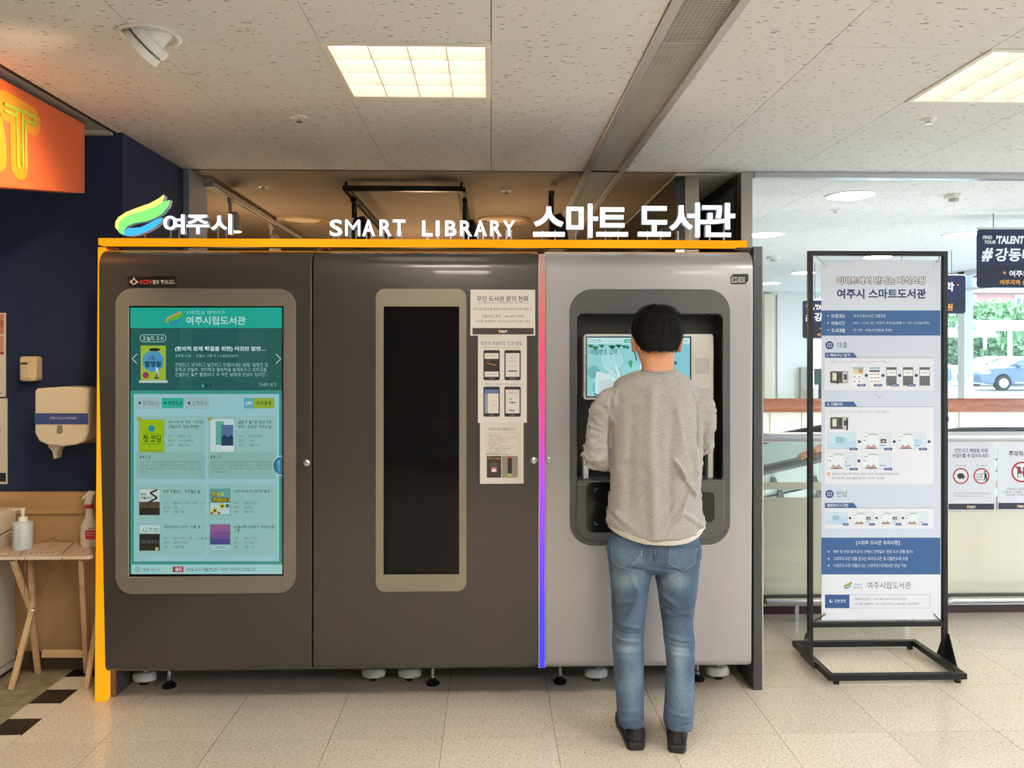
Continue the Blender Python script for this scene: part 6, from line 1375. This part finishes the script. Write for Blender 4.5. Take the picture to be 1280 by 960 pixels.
# bunched folds on the pushed up sleeves
for pts, rr_ in (([(727.5,566),(735,572),(748,573),(760,567)], .011), ([(731,578),(742,584),(756,583),(762,577)], .012), ([(729.5,556),(738,562),(752,562)], .008)): sh.tube([P(x, y, 3.19) + Vector((0, -.012, 0)) for x, y in pts], rr_, 10)
for pts, rr_ in (([(893,525),(889,531),(882,536)], .010), ([(888.5,548),(882,553),(876,552)], .009), ([(888,560),(882,567),(876.5,568)], .009)): sh.tube([P(x, y, 3.24) for x, y in pts], rr_, 10)
me, co, no = remesh(sh, .0062, 5, .5)
segs = [(815,480,812,560,.020,.0065),(812,560,819,680,.022,.0065),(845,500,852,560,.014,.004),(840,572,858,598,.008,.006),(845,579,856,600,.005,.009),(856,600,872,622,.006,.008),(826,658,846,628,.009,.005),(832,668,852,642,.008,.0045),(766,500,768,590,.008,-.010),
        (877,500,876,560,.007,-.010),(870,560,874,600,.010,.005),(766,520,775,600,.014,.003),(790,500,786,640,.020,-.004),(838,520,836,660,.016,-.005),(853,640,873,655,.008,.004),(874,655,883,662,.010,.006),(765,640,790,660,.012,.003),(779,468,770,500,.008,.004),(760,505,770,530,.006,.005),(733,530,757,540,.006,.003),(775,655,760,640,.008,-.004),(865,600,848,650,.008,.004),(868,490,876,510,.006,-.005)]
dsp = seg_disp(co, no, segs)*2.0 + nz(co*np.array([1,1,.4]), 8)*.010 + nz(co, 24, 3)*.003
arm = np.clip((P(765,0,3.1).x - co[:,0])/.02, 0, 1) + np.clip((co[:,0]-P(877,0,3.1).x)/.02, 0, 1)
dsp += arm*(nz(co*np.array([1,1,1.9]), 30, 8)*.006)
swt = finish(me, co, no, dsp, 'sweatshirt', SW, person)
bv = co + no*dsp[:,None]; tree = BVHTree.FromPolygons([tuple(v) for v in bv], [tuple(p.vertices) for p in me.polygons])
def drape(px, py, tr, off=.0015, y0=2.6):
    o_ = Vector((0, 0, EYE)); d_ = (P(px, py, 3.1) - o_).normalized(); h = tr.ray_cast(o_, d_)
    return h[0] + h[1]*off if h[0] is not None else P(px, py, 3.08)
def seam(pts, tr, rad, m, parent, name='seam', off=.0008, step=2.0):
    out = []
    for (x0,y0),(x1,y1) in zip(pts, pts[1:]):
        k = max(1, int(math.hypot(x1-x0, y1-y0)/step)); out += [drape(lerp(x0,x1,i/k), lerp(y0,y1,i/k), tr, off) for i in range(k)]
    out.append(drape(*pts[-1], tr, off)); return part(name, MB().use(m).tube(out, rad, 6), parent, smooth='all')
SW2 = SW
seam([(798.5,465),(803,467),(813,469),(824,470),(835,469),(843,466.2),(846,465)], tree, .0030, SW, swt, 'collar_seam', .0)
seam([(801.5,463.4),(806,464.4),(815,465.8),(825,466.3),(836,465.3),(841.5,463.6)], tree, .0045, SW, swt, 'collar_rib', .001)
seam([(x+(.6 if x < 800 else -.6), y-6.5) for x, y in hem[:-1]], tree, .0012, SW, swt, 'hem_seam', .0002)
# white shirt under the hem
us = MB().use(mat('#ece8df', .8)); vs = []
for t_, k_ in ((0, .955), (1, .97), (1.02, .95)):
    for j in range(n):
        a = 2*math.pi*j/n; c_, s2 = math.cos(a), math.sin(a); x = last[0] + last[3]*k_*math.copysign(abs(c_)**(2/2.35), c_); y = last[1] + last[4]*k_*math.copysign(abs(s2)**(2/2.35), s2)
        vs.append((x, y, hemz(x) + (.03 if t_ == 0 else -.0155)))
us.add(vs, [(i*n+j, i*n+(j+1)%n, (i+1)*n+(j+1)%n, (i+1)*n+j) for i in range(2) for j in range(n)]); part('undershirt', us, person, smooth='all')
# jeans
DN = m_denim(); jn = MB().use(DN)
ell_loft(jn, [sec(771, 866, 650, 3.20, .098), sec(763, 872, 672, 3.20, .108), sec(758, 876, 685, 3.20, .114), sec(760, 875, 695, 3.20, .115), sec(763, 871, 706, 3.202, .105), sec(775, 862, 714, 3.205, .07)], 32, 2.5)
def legtube(rows, ys):
    vs = []; secs = []
    for (l, r_, py), (yc, ry) in zip(rows, ys): secs.append(sec(l, r_, py, yc, ry))
    ell_loft(jn, secs, 26, 2.2)
legtube([(758,816,688),(760,817.5,702),(762.5,813,722),(764,809.5,742),(765.5,806,768),(766,804.5,785),(766,803.5,808),(767,804,832),(769,804.5,855),(770.5,804.8,880),(771.5,804.8,896),(772,804.5,904)], [(3.20,.100),(3.20,.098),(3.20,.092),(3.197,.085),(3.193,.075),(3.19,.070),(3.185,.066),(3.175,.066),(3.165,.064),(3.155,.062),(3.150,.062),(3.150,.062)])
legtube([(817,876,688),(817,873.5,702),(820.5,871.5,722),(823,869.5,742),(827,867.5,768),(829.5,866,785),(832,868,808),(833,868,832),(832.8,867.5,855),(831,866.8,880),(829.8,866,896),(830.5,865,907)], [(3.20,.100),(3.20,.098),(3.20,.092),(3.197,.085),(3.193,.075),(3.19,.070),(3.185,.066),(3.170,.066),(3.155,.066),(3.140,.066),(3.132,.066),(3.132,.066)])
me, co, no = remesh(jn, .006, 4, .5)
segs = [(768,760,800,752,.008,.003),(766,782,803,790,.006,.005),(767,795,803,797,.005,-.005),(768,803,802,806,.005,.005),(768,812,800,812,.006,-.004),(770,820,803,818,.006,.004),(790,720,800,745,.010,.005),(800,745,786,775,.010,.005),(824,742,850,762,.008,.006),(832,765,864,776,.006,-.005),(838,772,866,770,.006,.005),
        (833,800,866,806,.005,.005),(834,812,866,815,.005,-.004),(835,822,866,824,.006,.004),(772,892,803,888,.005,.004),(773,899,803,896,.004,-.003),(831,890,865,895,.005,.004),(832,899,864,903,.004,-.003),(817,684,817,700,.004,-.007),(785,712,812,716,.008,-.006),(824,712,856,716,.008,-.006),(826,748,832,790,.008,.003)]
dsp = seg_disp(co, no, segs)*1.5 + nz(co*np.array([1,1,.7]), 16, 2)*.005 + nz(co, 40, 6)*.0012
def blob(cx, cy, rx, ry):
    A = P(cx, cy, 3.1); t_ = 3.1/1000; return np.exp(-((co[:,0]-A.x)/(rx*t_))**2 - ((co[:,2]-A.z)/(ry*t_))**2)
wear = .10 + .42*blob(785,727,13,10) + .36*blob(845,727,13,10) + .42*blob(786,812,13,15) + .42*blob(851,815,13,18) + .25*blob(787,850,12,30) + .25*blob(850,855,12,35) + .25*blob(795,698,8,8) + .2*blob(850,700,9,7) + nz(co, 12, 9)*.12 + segs[0][5]*0
jeans = finish(me, co, no, dsp, 'jeans', DN, person, wear)
jv = co + no*dsp[:,None]; jt = BVHTree.FromPolygons([tuple(v) for v in jv], [tuple(p.vertices) for p in me.polygons])
STC = mat('#8a97a0', .8); SEAM = mat('#3b4c5e', .9)
def patch(poly, tr, off, m, name):
    xs2 = [p_[0] for p_ in poly]; ys2 = [p_[1] for p_ in poly]; mb = MB().use(m); idx = {}; st2 = 1.1
    def inside(x, y):
        c_ = False
        for i in range(len(poly)):
            (x0,y0),(x1,y1) = poly[i], poly[i-1]
            if (y0 > y) != (y1 > y) and x < (x1-x0)*(y-y0)/(y1-y0)+x0: c_ = not c_
        return c_
    nx, ny = int((max(xs2)-min(xs2))/st2)+1, int((max(ys2)-min(ys2))/st2)+1
    def vid(i, j):
        if (i, j) not in idx: idx[(i, j)] = len(mb.v); mb.v.append(tuple(drape(min(xs2)+i*st2, min(ys2)+j*st2, tr, off)))
        return idx[(i, j)]
    for i in range(nx):
        for j in range(ny):
            if inside(min(xs2)+(i+.5)*st2, min(ys2)+(j+.5)*st2): mb.f.append((vid(i,j), vid(i,j+1), vid(i+1,j+1), vid(i+1,j))); mb.m.append(0)
    me2 = mb.mesh(name, rootloc(jeans)); at = me2.attributes.new('wear', 'FLOAT', 'POINT'); at.data.foreach_set('value', [.17]*len(me2.vertices))
    return link(name, me2, jeans, None, 0, 'all')
PL = [(765,683),(766,701),(774,708),(786,711),(801,694),(802.5,688)]; PR = [(837,688),(835.5,703),(855,713.5),(867.5,705),(870.5,684)]
for poly in (PL, PR): patch(poly, jt, .0025, DN, 'back_pocket')
for poly in (PL, PR): seam(poly, jt, .0010, STC, jeans, 'pocket_stitch', .0035)
seam([(817,686),(817.3,694),(817,702)], jt, .0018, SEAM, jeans, 'centre_seam', .0005)
for x0, x1, ys2 in ((802, 803.5, (690, 700)), (818.5, 820, (688, 698)), (838, 839.5, (688, 698))): seam([(x0, ys2[0]-4), (x1-1, ys2[1]-4)], jt, .0010, STC, jeans, 'loop_stitch', .001)
seam([(772.5,901.5),(780,903.5),(790,904),(803.5,901.5)], jt, .0016, DN, jeans, 'hem', .0004); seam([(830.5,904),(840,906),(852,907),(864.5,904)], jt, .0016, DN, jeans, 'hem', .0004)
# shoes
SHM = mat('#17171a', .7, bump=.3, bscale=300); SOL = mat('#222225', .6)
def shoe(heel, toe, wid, label):
    d = (toe-heel).normalized(); side = Vector((d.y, -d.x, 0)); L_ = .285; mb = MB().use(SHM)
    prof = [(.0, .034, .085), (.02, .040, .098), (.06, .042, .098), (.10, .042, .085), (.14, .044, .072), (.19, .047, .062), (.24, .044, .054), (.27, .034, .045), (.285, .018, .036)]
    n_ = 22; vs = []
    for t_, w2, h_ in prof:
        for j in range(n_):
            a = 2*math.pi*j/n_; c_, s2 = math.cos(a), math.sin(a); zz = .022 + (h_-.022)*(.5+.5*math.copysign(abs(s2)**.8, s2)); ww = w2*math.copysign(abs(c_)**.8, c_)*(1 - .22*max(0, s2))
            vs.append(heel + d*(t_ + .008) + side*ww + Vector((0, 0, zz)))
    k = len(prof); mb.add(vs, [(i*n_+j, i*n_+(j+1)%n_, (i+1)*n_+(j+1)%n_, (i+1)*n_+j) for i in range(k-1) for j in range(n_)] + [tuple(range(n_)), tuple((k-1)*n_+j for j in range(n_))])
    mb.tube([heel + d*.045 + Vector((0,0,.09)), heel + d*.045 + Vector((0,0,.125))], [(.040, .036), (.036, .034)], 18)
    me, co, no = remesh(mb, .005, 4); o = finish(me, co, no, nz(co, 30)*.0015, 'shoe', SHM, person)
    o2 = [(0,.026),(.02,.036),(.06,.038),(.12,.038),(.2,.046),(.25,.043),(.28,.030),(.295,.012)]
    pts = [heel + d*t_ + side*w2 for t_, w2 in o2] + [heel + d*t_ - side*w2 for t_, w2 in o2[::-1]]
    part('sole', MB().use(SOL).prismz([(p_.x, p_.y) for p_ in pts][::-1], .0, .030), o, bevel=.006, seg=3, smooth=50)
    part('heel_tab', MB().use(mat('#26262a', .5)).obox(heel + d*.0075 + Vector((0,0,.068)), side*.014, d*.004, Vector((0,0,.03))), o, bevel=.003)
    for q in range(4): c_ = heel + d*(.12+.022*q) + Vector((0, 0, .082-.007*q)); part('lace', MB().use(BLACK).tube([c_-side*.025, c_+Vector((0,0,.004)), c_+side*.025], .003, 6), o)
shoe(AtZ(796, 939, 0), AtZ(783, 906, 0), .09, ''); shoe(AtZ(846, 942.5, 0), AtZ(846, 908, 0), .09, '')

# ------------------------------------------------------------------ rider on the moving walkway, mostly behind the banner
RX, RY = P(1100, 0, 6.05).x, 6.05; RZ = P(1100, 557.5, YW).z - .95
rider = thing('person', (RX, RY, RZ), 'person in yellow top riding the moving walkway, only forearm and hand showing beside the banner', 'person')
def rp(dx, dy, z): return Vector((RX+dx, RY+dy, RZ+z))
bd = MB().use(SKIN)
bd.ball(rp(-.02, 0, 1.54), (.098, .078, .105), 20, 14); ell_loft(bd, [(RX-.06, RY, RZ+1.42, .035, .03), (RX-.045, RY, RZ+1.46, .06, .05), (RX-.02, RY, RZ+1.52, .085, .07)], 18)
bd.tube([rp(-.118, 0, 1.55), rp(-.135, 0, 1.515), rp(-.115, 0, 1.505)], [.009, .014, .009], 8)
for s_ in (-1, 1): bd.ball(rp(-.0, s_*.08, 1.53), (.018, .010, .03), 10, 8)
bd.tube([rp(0, 0, 1.50), rp(.01, 0, 1.40), rp(.01, 0, 1.30)], [.055, .055, .08], 16)
ell_loft(bd, [(RX+.01, RY, RZ+.82, .10, .15), (RX+.01, RY, RZ+1.05, .09, .13), (RX+.01, RY, RZ+1.25, .10, .17), (RX+.01, RY, RZ+1.35, .08, .15)], 20)
for s_, dx in ((-1, -.04), (1, .06)): bd.tube([rp(.01, s_*.09, .86), rp(dx*.5, s_*.09, .48), rp(dx, s_*.09, .09)], [.08, .055, .036], 14); bd.tube([rp(dx+.03, s_*.09, .05), rp(dx-.17, s_*.09, .04)], [.04, .034], 12)
hnd = P(1010, 573, YW); wr = Vector((P(1016, 569, YW).x, YW+.0, P(1016, 568.5, YW).z+.02)); sh1 = rp(.0, -.19, 1.33); el1 = Vector(((wr.x+sh1.x)/2+.05, (wr.y+sh1.y)/2-.02, wr.z+.13))
bd.tube([sh1, sh1.lerp(el1, .5), el1, el1.lerp(wr, .4), wr], [.05, .043, .038, .035, .027], 14)
hand(bd, wr, (-1, 0, -.35), (0, -.25, 1), -1, .95, .55)
bd.tube([rp(.01, .19, 1.33), rp(.03, .23, 1.05), rp(-.06, .24, .82)], [.05, .04, .027], 14); hand(bd, rp(-.06, .24, .82), (-.2, 0, -1), (-1, 0, .2), 1, .95, .4)
me, co, no = remesh(bd, .006, 4, .5); finish(me, co, no, None, 'body', SKIN, rider)
hb = MB().use(HM); hb.ball(rp(.0, 0, 1.57), (.105, .09, .098), 20, 14); hb.ball(rp(.03, 0, 1.52), (.085, .088, .10), 18, 12); me, co, no = remesh(hb, .008, 4, .5); finish(me, co, no, nz(co, 50)*.005, 'hair', HM, rider)
for s_ in (-1, 1): part('eye', MB().use(mat('#1a1210', .2)).ball(rp(-.105, s_*.032, 1.555), (.006, .01, .007), 8, 6), rider)
YT = mat('#e8b048', .85); tp = MB().use(YT)
ell_loft(tp, [(RX+.01, RY, RZ+.80, .125, .175), (RX+.01, RY, RZ+1.0, .118, .16), (RX+.01, RY, RZ+1.22, .125, .19), (RX+.01, RY, RZ+1.36, .10, .17), (RX+.01, RY, RZ+1.40, .07, .09)], 22)
tp.tube([sh1, sh1.lerp(el1, .5), el1, el1.lerp(wr, .62)], [.062, .056, .050, .044], 16); tp.tube([rp(.01, .18, 1.34), rp(.03, .23, 1.08), rp(.0, .235, .98)], [.062, .054, .05], 16)
me, co, no = remesh(tp, .009, 4, .5); finish(me, co, no, nz(co, 14)*.006, 'shirt', YT, rider)
TRM = mat('#3a3f4a', .85); tr_ = MB().use(TRM); ell_loft(tr_, [(RX+.01, RY, RZ+.74, .10, .165), (RX+.01, RY, RZ+.86, .115, .168), (RX+.01, RY, RZ+.92, .11, .16)], 20)
for s_, dx in ((-1, -.04), (1, .06)): tr_.tube([rp(.01, s_*.088, .82), rp(dx*.5, s_*.09, .48), rp(dx+.01, s_*.09, .07)], [.09, .072, .062], 16)
me, co, no = remesh(tr_, .009, 4, .5); finish(me, co, no, nz(co, 18)*.005, 'trousers', TRM, rider)
for s_, dx in ((-1, -.04), (1, .06)): part('shoe', MB().use(BLACK).tube([rp(dx+.05, s_*.09, .048), rp(dx-.06, s_*.09, .046), rp(dx-.19, s_*.09, .034)], [(.045, .046), (.046, .044), (.032, .032)], 14), rider, smooth=50)

# ================================================================== OUTSIDE THE WINDOWS
struct('ground', MB().use(mat('#a3a6a6', .9, var=.08, vscale=.4)).box(7.3, 140, -60, 140, -.2, -.02).box(-60, 7.3, 14.4, 140, -.2, -.02))
for k in range(7):
    a = P(1150+26*k, 491, 32); b = P(1146+26*k, 486, 37); mb = MB().use(mat('#e6e8e8', .8)); mb.bar((a.x, 31, -.018), (a.x+.6, 37, -.018), .12, .004)
    solo('parking_line', mb, ('first', 'second', 'third', 'fourth', 'fifth', 'sixth', 'seventh')[k] + ' white parking line from the left on the car park outside', 'road marking', 'parking lines outside')
def car(x0, Y, col, label, s=1.0, flip=False):
    t = thing('car', (x0+2.4, Y+.9, 0), label, 'car'); L = 4.85
    X = lambda u: x0 + (L-u if flip else u)
    PM = mat(col, .25, .3, coat=.5); body = [(0.05,.35),(.0,.62),(.12,.86),(.5,.98),(1.25,1.02),(1.3,1.03),(3.75,1.06),(4.5,1.02),(4.78,.9),(4.85,.6),(4.78,.34),(4.3,.26)]
    for cx in (3.88, ): body += [(cx+.36*math.cos(R(a)), .32+.38*math.sin(R(a))) for a in range(0, 181, 20)]
    body += [(3.4,.24),(1.4,.24)]
    for cx in (.98, ): body += [(cx+.36*math.cos(R(a)), .32+.38*math.sin(R(a))) for a in range(0, 181, 20)]
    body += [(.5,.26)]
    part('body', MB().use(PM).prism([(X(u), z) for u, z in body], Y, Y+1.8), t, bevel=.05, seg=3, smooth=40)
    cab = [(1.2,1.0),(1.95,1.38),(2.5,1.47),(3.3,1.46),(3.9,1.34),(4.5,1.02)]
    part('cabin', MB().use(PM).prism([(X(u), z) for u, z in cab], Y+.14, Y+1.66), t, bevel=.06, seg=3, smooth=40)
    gl = mat('#5a6f80', .08, spec=.8)
    for pts in ([(1.45,1.04),(2.02,1.34),(2.52,1.41),(2.58,1.05)], [(2.66,1.05),(2.62,1.41),(3.25,1.41),(3.48,1.06)], [(3.56,1.06),(3.36,1.40),(3.8,1.31),(4.2,1.08)]):
        part('window', MB().use(gl).prism([(X(u), z) for u, z in pts], Y+.12, Y+.16), t)
    for cx in (.98, 3.88):
        w2 = part('wheel', MB().use(mat('#17181a', .7)).tube([(X(cx), Y-.01, .33), (X(cx), Y+.22, .33)], .33, 26), t, smooth=40)
        part('rim', MB().use(mat('#d4d8da', .3, .7)).tube([(X(cx), Y-.03, .33), (X(cx), Y-.012, .33)], .2, 20), w2)
        for q in range(8): a = q*math.pi/4; part('spoke', MB().use(mat('#9aa0a4', .3, .7)).bar((X(cx)+.05*math.cos(a), Y-.035, .33+.05*math.sin(a)), (X(cx)+.2*math.cos(a), Y-.035, .33+.2*math.sin(a)), .03, .01, up=(0,1,0)), w2)
    part('door_seam', MB().use(BLACK).box(X(2.61)-.008, X(2.61)+.008, Y-.003, Y+.01, .35, 1.03), t); part('sill_strip', MB().use(CHROME).box(min(X(1.5),X(3.4)), max(X(1.5),X(3.4)), Y-.012, Y+.01, .32, .37), t)
    part('headlight', MB().use(mat('#e8eef2', .1)).box(min(X(.06),X(.4)), max(X(.06),X(.4)), Y-.01, Y+.3, .72, .84), t)
    for u in (2.25, 3.3): part('door_handle', MB().use(CHROME).box(min(X(u),X(u+.2)), max(X(u),X(u+.2)), Y-.03, Y+.01, .88, .92), t)
    part('mirror', MB().use(PM).box(min(X(1.55),X(1.75)), max(X(1.55),X(1.75)), Y-.16, Y+.02, 1.02, 1.15), t, bevel=.03)
car(P(1226,0,33.5).x, 33.5, '#56667c', 'dark blue parked car outside the large window')
car(P(1060,0,36).x, 36, '#8b9aa2', 'silver grey parked car outside, behind the stand and post')
car(P(1196,0,38.5).x, 38.5, '#c9ced2', 'pale parked car outside, behind the dark blue car')
# canopies
def canopy(x0, x1, Y, zt, label, n=4):
    t = thing('bicycle_canopy', ((x0+x1)/2, Y+1, 0), label, 'canopy'); wm = mat('#eef2f2', .4); bm2 = mat('#7fb8cf', .2)
    step = (x1-x0)/n
    for k in range(n+1):
        x = x0+step*k; part('post', MB().use(wm).box(x-.08, x+.08, Y+.9, Y+1.06, 0, zt-.15), t)
        part('rib', MB().use(wm).tube([(x, Y+1-1.1*math.cos(R(a)), zt-.35+.55*math.sin(R(a))) for a in range(10, 171, 20)], .05, 6), t)
    part('beam', MB().use(wm).box(x0-.1, x1+.1, Y+.88, Y+1.08, zt-.18, zt-.02), t); part('beam', MB().use(wm).box(x0-.1, x1+.1, Y-.12, Y-.0, zt-.36, zt-.2), t)
    for k in range(n):
        xa, xb = x0+step*k+.05, x0+step*(k+1)-.05; A = [R(a) for a in range(10, 171, 20)]; mb = MB().use(bm2)
        vs = [(x, Y+1-1.1*math.cos(a), zt-.33+.55*math.sin(a)+d) for d in (0, .02) for a in A for x in (xa, xb)]; m_ = len(A)
        fs = [(2*i, 2*i+1, 2*i+3, 2*i+2) for i in range(m_-1)] + [(2*m_+2*i+2, 2*m_+2*i+3, 2*m_+2*i+1, 2*m_+2*i) for i in range(m_-1)]
        mb.add(vs, fs); part('roof_panel', mb, t, smooth='all')
canopy(P(1222,0,42).x, P(1222,0,42).x+12, 42, P(1240,405,42).z, 'white framed canopy with curved blue roof panels, larger one outside', 5)
canopy(P(1165,0,46).x, P(1244,0,46).x, 46, P(1200,414,46).z, 'white framed canopy with curved blue roof panels, smaller one outside', 3)
# trees
rng = np.random.default_rng(11)
def tree_(x, Y, h, w, col, label):
    t = thing('tree', (x, Y, 0), label, 'tree')
    part('trunk', MB().use(mat('#5a4a3a', .9)).tube([(x, Y, 0), (x+.1, Y, h*.35), (x, Y, h*.7)], [.18, .13, .06], 8), t)
    mb = MB().use(mat(col, .8, var=.25, vscale=3))
    for k in range(3200):
        d = rng.normal(size=3); d /= np.linalg.norm(d); r0 = rng.uniform(.6, 1.0)*(1+.18*math.sin(5*d[0]+3*d[2])); c = np.array([x, Y, h*.62]) + d*r0*np.array([w, w*.8, h*.38])
        a, b = rng.normal(size=3)*.10, rng.normal(size=3)*.10; mb.add([c-a, c+b, c+a, c-b], [(0, 1, 2, 3)])
    part('foliage', mb, t, kind='stuff')
TREE_L = {1175: 'leafy tree outside, directly behind the right post of the banner stand', 1196: 'leafy tree outside, between the right post and the white window mullion', 1226: 'leafy tree outside, at the left edge of the large window', 1240: 'low bush outside, just left of the larger canopy post', 1258: 'largest leafy tree outside, in front of the brick wall', 1275: 'low bush outside, under the larger blue canopy', 1292: 'leafy tree outside, cut off by the right edge of the photo'}
for px, Y, h, w, c in ((1226,50,4.8,2.4,'#86a878'),(1258,52,5.0,2.8,'#92b482'),(1292,51,4.2,2.6,'#8aac7c'),(1196,55,4.0,2.4,'#86a878'),(1175,53,4.5,2.0,'#92b482'),(1240,48,2.6,2.2,'#7c9f70'),(1275,48,2.8,2.4,'#80a474')):
    tree_(P(px,0,Y).x, Y, h, w, c, TREE_L[px])
# brick building
BY = 75
t = thing('brick_building', (P(1260,0,BY).x, BY+5, 0), 'reddish brick building with white window bands outside', 'building')
m, nt, b_ = newmat(); br = tex(nt, 'ShaderNodeTexBrick', mapping(nt, (1, 1, 1), (R(90), 0, 0), geo=True), Scale=1.0); br.inputs['Brick Width'].default_value = .5; br.inputs['Row Height'].default_value = .18; br.inputs['Mortar Size'].default_value = .012
br.inputs['Color1'].default_value = (*lin('#a5746a'), 1); br.inputs['Color2'].default_value = (*lin('#98675e'), 1); br.inputs['Mortar'].default_value = (*lin('#b59a92'), 1); nt.links.new(br.outputs['Color'], b_.inputs['Base Color'])
xa, xb = P(1020,0,BY).x, P(1420,0,BY).x; ztop = P(1250,366,BY).z
wallm = MB().use(m).box(xa, xb, BY, BY+10, 0, ztop); part('wall', wallm, t)
part('roof_band', MB().use(mat('#d6dde2', .6)).box(xa-.3, xb+.3, BY-.3, BY+10, ztop, P(1250,358,BY).z), t)
part('roof_band', MB().use(mat('#8fa0ae', .6)).box(xa-.2, xb+.2, BY-.2, BY+9.8, P(1250,358,BY).z, P(1250,352,BY).z), t)
for px, w2 in ((1024,18),(1058,18),(1176,14),(1206,14),(1268,24),(1308,24)):
    a, b = P(px, 373, BY), P(px+w2, 384, BY); f_ = part('window', MB().use(mat('#e2e6e8', .5)).box(a.x, b.x, BY-.12, BY+.1, b.z-.3, a.z+.3), t)
    part('pane', MB().use(mat('#55697c', .15)).box(a.x+.15, b.x-.15, BY-.16, BY-.12, b.z, a.z), f_)
    for q in (.33, .66): x = lerp(a.x, b.x, q); part('mullion', MB().use(mat('#e2e6e8', .5)).box(x-.06, x+.06, BY-.19, BY-.16, b.z, a.z), f_)
    a, b = P(px, 402, BY), P(px+w2, 412, BY); f_ = part('window', MB().use(mat('#e2e6e8', .5)).box(a.x, b.x, BY-.12, BY+.1, b.z-.3, a.z+.3), t); part('pane', MB().use(mat('#55697c', .15)).box(a.x+.15, b.x-.15, BY-.16, BY-.12, b.z, a.z), f_)
bpy.data.scenes.remove(BENCH)
